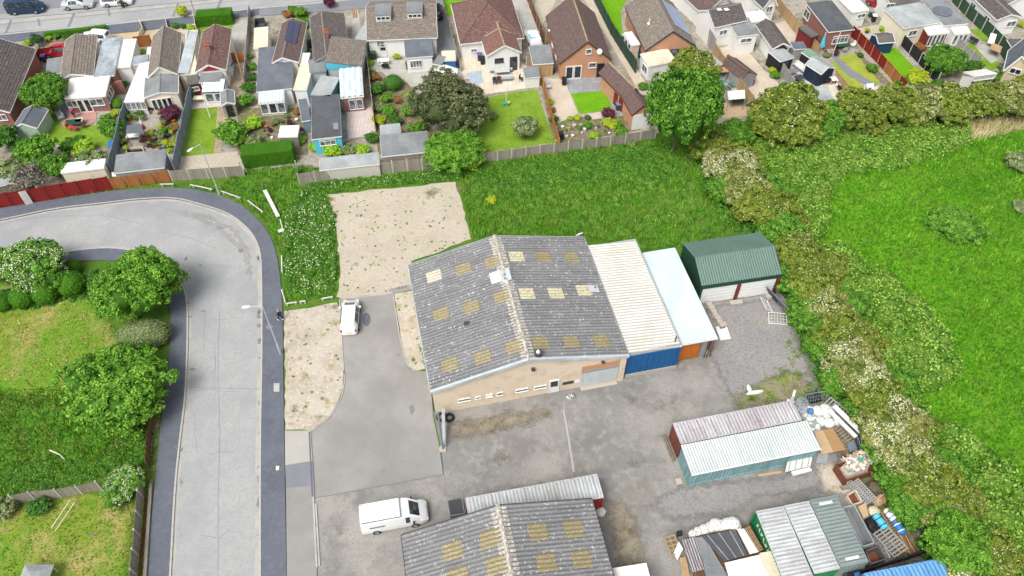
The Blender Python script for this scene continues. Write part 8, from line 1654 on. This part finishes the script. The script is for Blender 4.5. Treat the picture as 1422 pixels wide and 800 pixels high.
# ---------------------------------------------------------------- loose things in the gardens
def bin_(label, px, py, m='charcoal', lid='charcoal', rz=0, group=None):
 t = thing('wheelie_bin', label, 'bin', W(px, py, 0), rz, group); mb = MB(); mb.loft([[Vector((x*s, y*s, z)) for x, y in ((-.27, -.3), (.27, -.3), (.27, .3), (-.27, .3))] for s, z in ((.8, .05), (1, .95))]); obj('body', mb, m, t)
 mb = MB(); mb.box((0, .02, 1.0), (.62, .72, .09)); obj('lid', mb, lid, t); mb = MB(); mb.tube((-.25, .3, .12), (.25, .3, .12), .12, None, 8); obj('wheel', mb, 'rubber', t); return t
for a in ((753, 103, 'charcoal', 'purple', 'purple-lidded wheelie bin beside the brick bungalow'), (758, 102, 'black', 'black', 'black wheelie bin second from the left beside the brick bungalow'), (762.5, 101, 'palegreen', 'palegreen', 'pale green wheelie bin beside the brick bungalow'), (767, 100.5, 'charcoal', 'grey', 'grey-lidded wheelie bin nearest the brick wall'), (666, 84, 'charcoal', 'purple', 'purple-lidded bin beside the white gabled wing'), (670, 89, 'black', 'black', 'black bin below the purple-lidded one by the white wing'),
          (63, 86, 'charcoal', 'purple', 'purple-lidded bin beside the red fence panels'), (323, 98, 'white', 'purple', 'purple-topped bin on the path by the reddish bungalow'), (322, 106, 'white', 'white', 'white bin on the path by the reddish bungalow'), (432, 66, 'charcoal', 'charcoal', 'dark bin beside the long dark roof'), (567, 96, 'green', 'green', 'green bin at the corner of the white lean-to'), (520, 82, 'charcoal', 'green', 'green bin on the white bungalow patio'), (888, 80, 'navy', 'navy', 'dark bin by the white-topped porch'),
          (1208, 24, 'darkgreen', 'grey', 'dark green bin beside the white extension'), (1212, 30, 'black', 'white', 'black bin in front of the dark green one by the white extension'), (1043, 118, 'black', 'purple', 'purple-topped bin at the front of the rusty hut'), (856, 116, 'palegreen', 'palegreen', 'pale green water butt beside the brick garage'), (783, 118, 'black', 'black', 'narrow black post box on the grey patio corner'), (779, 194, 'black', 'black', 'black composter at the foot of the grey timber fence'), (879, 178, 'black', 'charcoal', 'black tub beside the pinkish annexe'), (858, 153, 'charcoal', 'slateblue', 'blue-grey box at the corner of the grey path')):
 bin_(a[4], a[0], a[1], a[2], a[3], random.uniform(-.3, .3))
def table(label, px, py, w_=1.4, d=.9, m='white', rz=.1, chairs=0, cm='charcoal', h=.74, name='garden_table'):
 t = thing(name, label, 'table', W(px, py, 0), rz); mb = MB(); mb.box((0, 0, h), (w_, d, .05)); obj('table_top', mb, m, t)
 for x in (-1, 1):
  for y in (-1, 1): mb = MB(); mb.tube((x*(w_/2-.08), y*(d/2-.08), 0), (x*(w_/2-.08), y*(d/2-.08), h-.03), .03); obj('leg', mb, m, t)
 return t
def chair(label, px, py, rz=0, m='charcoal', group=None, w_=.5):
 t = thing('garden_chair', label, 'chair', W(px, py, 0), rz, group); mb = MB(); mb.box((0, 0, .44), (w_, .5, .07)); obj('seat', mb, m, t); mb = MB(); mb.box((0, .25, .72), (w_, .06, .5)); obj('backrest', mb, m, t)
 for x in (-1, 1):
  for y in (-1, 1): mb = MB(); mb.tube((x*(w_/2-.04), y*.2, 0), (x*(w_/2-.04), y*.2, .42), .02); obj('leg', mb, m, t)
 return t
def sofa(label, px, py, L, rz, m='lightgrey', d=.8):
 t = thing('garden_sofa', label, 'sofa', W(px, py, 0), rz); mb = MB(); mb.box((0, 0, .22), (L, d, .36)); obj('base', mb, 'slateblue', t)
 for k in range(3): mb = MB(); mb.box((-L/2+L*(k+.5)/3, -.06, .46), (L/3-.03, d-.15, .14)); obj('cushion', mb, m, t)
 mb = MB(); mb.box((0, d/2-.08, .55), (L, .16, .5)); obj('backrest', mb, m, t); return t
table('grey rectangular table in the middle of the cream patio', 697, 104, 2.0, 1.0, 'lightgrey', .12); sofa('grey corner sofa along the back of the cream patio', 696, 99, 3.0, .12); sofa('grey bench on the front side of the cream patio table', 699, 111, 2.4, math.pi+.12); chair('dark chair left in front of the cream patio table', 687, 117, .2, 'charcoal'); chair('brown chair right in front of the cream patio table', 693, 116, .1, 'brown'); chair('folding chair beside the white store', 724, 113, 1.2, 'charcoal')
t = thing('rotary_airer', 'small green and white garden toy stand on the square lawn', 'toy', W(703, 146, 0)); mb = MB(); mb.tube((0, 0, 0), (0, 0, 1.9), .04); obj('pole', mb, 'white', t); mb = MB(); mb.box((0, 0, .2), (.7, .5, .35)); obj('base', mb, 'teal', t); mb = MB(); mb.ell((.35, .1, .35), (.22, .2, .2), 8, 5); obj('ball', mb, 'yellow', t)
chair('white cushioned chair on the lower patio beside the bed', 761, 124, .3, 'lightgrey', None, .8)
table('white covered barbecue table on the bungalow patio with dormers', 533, 90, 1.5, .8, 'white'); chair('dark armchair in front of the patio table', 536, 96, math.pi, 'black', None, .9); chair('pale chair left of the patio table', 530, 92, 1.5, 'white')
quad_thing('patio_cover', 'white canopy top beside the blue store and olive tree', [(600, 97), (617, 90), (619, 104), (602, 106)], 2.0, .05, 'felt_white', 'canopy'); quad_thing('patio_cover', 'second white canopy top left of the blue store', [(618, 90), (636, 96), (634, 106), (620, 104)], 2.0, .05, 'felt_white', 'canopy')
# cluttered patio garden
def gazebo(label, px, z, m, legs='charcoal', cat='gazebo', name='gazebo', bar=True):
 t = quad_thing(name, label, px, z, .04, m, cat, 'roof'); c = t.location
 for a, b in px: p = W(a, b, z)-c; mb = MB(); mb.tube((p.x, p.y, 0), (p.x, p.y, z), .04); obj('leg', mb, legs, t)
 return t
gazebo('grey glass-topped pergola in the cluttered patio garden', [(176, 175), (195, 172), (200, 184), (175, 186)], 1.9, 'felt_blue'); table('white round-edged table below the pergola', 188, 193, 1.6, 1.2, 'white', .1); quad_thing('pond', 'dark framed pond in the cluttered patio garden', [(176, 206), (197, 204), (200, 211), (175, 213)], .35, .1, 'darkpane', 'water', rim='felt_cream', fill='darkpane')
t = thing('folded_parasol', 'folded pink and white parasol beside the tan patio', 'parasol', W(203, 186, 0)); mb = MB(); mb.tube((0, 0, 0), (0, 0, 2.4), .04); obj('pole', mb, 'white', t); mb = MB(); mb.tube((0, 0, .9), (0, 0, 2.2), .35, .06, 8); obj('canopy', mb, 'felt_white', t); mb = MB(); mb.tube((.1, -.1, .9), (.05, -.05, 1.7), .3, .1, 6); obj('stripe', mb, 'pink', t)
rr = random.Random(4); POT = []
CN = {'stone': 'stone-coloured', 'charcoal': 'dark', 'orange': 'terracotta', 'slateblue': 'slate-blue'}; PN = {'sm': 'green plant', 'sb': 'bright green plant', 'sr': 'bronze plant', 'sp': 'purple plant', 'sg': 'grey-green plant', 'sy': 'yellow plant'}; _seen = {}
def pot(label, px, py, m='stone', r=.22, gr=None, plantm=None):
 if gr:
  label = '%s%s pot%s %s' % ('large ' if r > .27 else 'small ' if r < .2 else '', CN.get(m, m), ' with '+PN[plantm] if plantm else ', empty,', gr.split(' ', 3)[-1])
  _seen[label] = _seen.get(label, 0)+1
  if _seen[label] > 1: label += ', '+['further right', 'lower down', 'beside the path', 'at the edge'][_seen[label] % 4]
 t = thing('flower_pot', label, 'pot', W(px, py, 0), 0, gr); mb = MB(); mb.tube((0, 0, 0), (0, 0, r*1.5), r*.7, r, 9); obj('pot', mb, m, t)
 if plantm: me = CR[plantm][0]; c = bpy.data.objects.new('foliage', me); COL.objects.link(c); c.parent = t; c.location = (0, 0, r*2.2); c.scale = (r*1.5, r*1.5, r*1.4)
 return t
cl = ['stone', 'charcoal', 'orange', 'white', 'slateblue', 'brown', 'grey']; pk = ['sm', 'sb', 'sr', 'sp', 'sg', 'sy', None, None]
pts_ = [(181, 158), (185, 156), (190, 160), (196, 163), (176, 163), (182, 167), (190, 168), (199, 168), (172, 170), (206, 190), (212, 190), (217, 188), (216, 195), (222, 192), (226, 196), (203, 198), (204, 206), (210, 207), (216, 205), (222, 208), (228, 206), (213, 200), (199, 200), (171, 203), (174, 199), (176, 210), (212, 156), (217, 154), (223, 156), (227, 170), (229, 175), (224, 182), (239, 187), (234, 190), (229, 189), (242, 170), (207, 156), (232, 204), (220, 201)]
for i, (x, y) in enumerate(pts_): pot('garden pot or ornament in the cluttered patio garden between the two blue-grey fences', x, y, rr.choice(cl), rr.uniform(.16, .34), 'pots and ornaments in the cluttered patio garden', rr.choice(pk))
for i, (x, y) in enumerate([(365, 172), (370, 178), (376, 184), (372, 190), (380, 176), (386, 184), (392, 172), (398, 166), (404, 176), (378, 193), (420, 184), (412, 168), (400, 190), (366, 184)]): pot('small pot or stone in the gravel garden below the sun room', x, y, rr.choice(cl), rr.uniform(.15, .3), 'pots and stones in the gravel garden below the sun room', rr.choice(pk))
for i, (x, y) in enumerate([(781, 178), (784, 184), (790, 181), (797, 177), (803, 182), (808, 186), (795, 190), (786, 192), (806, 176), (812, 181), (833, 176), (838, 184), (846, 186), (828, 178), (852, 181)]): pot('pale stone or small pot in the bed behind the grey timber fence', x, y, rr.choice(['stone', 'white', 'grey', 'lightgrey']), rr.uniform(.14, .28), 'stones and pots in the brick bungalow bed', rr.choice(pk+[None]*5))
for i, (x, y) in enumerate([(1152, 78), (1146, 73), (1160, 78), (1150, 80), (1186, 44), (1190, 48), (1203, 46), (1097, 27), (1104, 34), (1108, 40), (1118, 45), (1100, 31)]): pot('small pot near the paths of the right-hand gardens', x, y, rr.choice(cl), rr.uniform(.16, .3), 'pots in the right-hand gardens', rr.choice(pk))
# left garden with the pink person
table('garden table with green top on the pink patio', 105, 176, 1.9, 1.0, 'darkgreen', .15); table('small white tray table touching the green-topped one', 113, 173, .9, .8, 'lightgrey', .15); chair('orange-brown chair left of the green table', 98, 181, 1.2, 'orange'); chair('brown chair right of the green table', 117, 178, -1.2, 'brown'); chair('pink-cushioned chair in front of the green table', 106, 182, 3.1, 'pink', None, .6); sofa('white garden sofa at the left edge of the patio', 84, 163, 1.8, math.radians(-50), 'felt_pale')
t = thing('doormat', 'dark doormat in front of the sun room doors', 'mat', W(118, 153, 0), .1); mb = MB(); mb.box((0, 0, .04), (.8, .45, .03)); obj('mat', mb, 'black', t)
quad_thing('tarpaulin', 'bright blue sheet at the foot of the left blue-grey fence', [(150, 196), (157, 194), (154, 204), (149, 206)], .5, .06, 'blue', 'sheet'); quad_thing('bench', 'pinkish bench top in front of the pale green shed', [(17, 175), (37, 174), (35, 181), (18, 182)], .8, .06, 'felt_cream', 'seat', battens=3, bm='pink')
quad_thing('timber_rack', 'white boards stacked between the low shed and orange-brown fence', [(155, 240), (192, 236), (194, 242), (156, 246)], .8, .1, 'felt_white', 'board'); quad_thing('bench', 'grey slatted bench beside the stacked white boards', [(202, 236), (214, 234), (217, 240), (205, 242)], .6, .06, 'wood_palegrey', 'seat', battens=4, bm='charcoal')
table('long cream table on the paving above the striped lawn', 285, 142, 2.6, .8, 'cream', .05); chair('dark chair behind the long cream table', 288, 131, 0, 'black'); chair('red chair at the right end of the long cream table', 303, 130, -.5, 'red'); pot('green glazed pot by the tall blue-grey fence', 268, 138, 'darkgreen', .4, None, 'sd')
quad_thing('playhouse', 'orange wooden door standing open at the domed shed', [(319, 141), (326, 143), (326, 153), (320, 153)], 1.0, .06, 'orange', 'door', zs=[1.7, 1.7, .1, .1]) if False else None
t = thing('satellite_dish', 'large pale round dish in front of the long dark garage', 'dish', W(443, 203, 0), 0); mb = MB(); mb.tube((0, 0, 0), (0, 0, 1.0), .05); obj('pole', mb, 'galv', t); mb = MB(); mb.ell((0, -.1, 1.3), (.55, .12, .6), 12, 7); obj('dish', mb, 'felt_pale', t, True)
table('white low table beside the small white-topped shed', 404, 200, 1.1, .8, 'white', .1)
# right-hand gardens
gazebo('white-topped swing canopy on the tan patio left of the rusty hut', [(1010, 127), (1034, 125), (1035, 137), (1012, 139)], 1.8, 'felt_white', 'galv', 'canopy', 'canopy'); table('table under the white-topped canopy', 1023, 146, 1.6, .9, 'darkgreen')
heap('metal_scrap', 'jumble of pale metal and poles above the white canopy', [(1000, 104), (1010, 106), (1018, 122), (1008, 128), (998, 118)], .5, 'wood_grey', 'scrap', 26, ['galv', 'felt_pale', 'teal'], .5, 15); gazebo('small terracotta-topped log store beside the tan fence', [(996, 93), (1010, 91), (1012, 100), (1000, 101)], 1.5, 'brick_orange', 'wood_brown', 'store', 'log_store')
table('dark round-edged table on the white decking', 1108, 114, 1.2, 1.0, 'charcoal', .4); table('grey-green table on the white decking', 1098, 105, 1.3, .9, 'felt_grey', .4); chair('dark recliner at the front of the white decking', 1106, 118, .8, 'charcoal', None, .7); sofa('white lounger in the middle of the white decking', 1112, 98, 2.4, math.radians(-60), 'felt_white'); table('black barbecue right of the dark blue shed', 1147, 117, 1.0, .7, 'black'); table('round white table right of the dark blue shed', 1155, 116, 1.0, .9, 'white'); chair('black and white chair at the end of the tan-fenced patio', 1163, 122, 1, 'white'); chair('black chair next to the black and white one', 1165, 126, 2, 'black')
table('dark garden table outside the red brick bungalow', 1168, 68, 1.8, 1.0, 'darkgreen', .2); chair('black chair left of the dark garden table', 1161, 70, 1.5, 'black'); chair('white chair right of the dark garden table', 1183, 66, -1.2, 'white'); chair('pale chair in front of the dark garden table', 1172, 73, 3.1, 'felt_pale')
quad_thing('cold_frame', 'white narrow greenhouse panel leaning on the green fence', [(1376, 46), (1384, 48), (1380, 62), (1371, 60)], 1.0, .08, 'felt_white', 'pane', zs=[1.5, 1.5, .6, .6]); quad_thing('log_store', 'orange-brown wooden store beside the green fence', [(1378, 60), (1392, 66), (1388, 74), (1374, 68)], 1.0, .1, 'wood_tan', 'lid'); quad_thing('bench', 'dark bench beside the pale sun room at the right', [(1348, 50), (1360, 56), (1357, 60), (1346, 54)], .7, .08, 'black', 'seat')
quad_thing('planter', 'white square patio planter by the curved path end', [(1202, 119), (1212, 118), (1213, 127), (1203, 128)], .3, .3, 'felt_white', 'box')
quad_thing('skip_bin', 'dark open box trailer in the drive behind the cream carport', [(354, 26), (367, 25), (367, 37), (353, 38)], .9, .1, 'slateblue', 'tray', rim='charcoal', fill='felt_dark')
quad_thing('ladder_rack', 'timber trellis lying on the pale carport roof', [(489, 14), (495, 12), (497, 24), (490, 26)], 2.45, .04, 'wood_tan', 'board', battens=3)
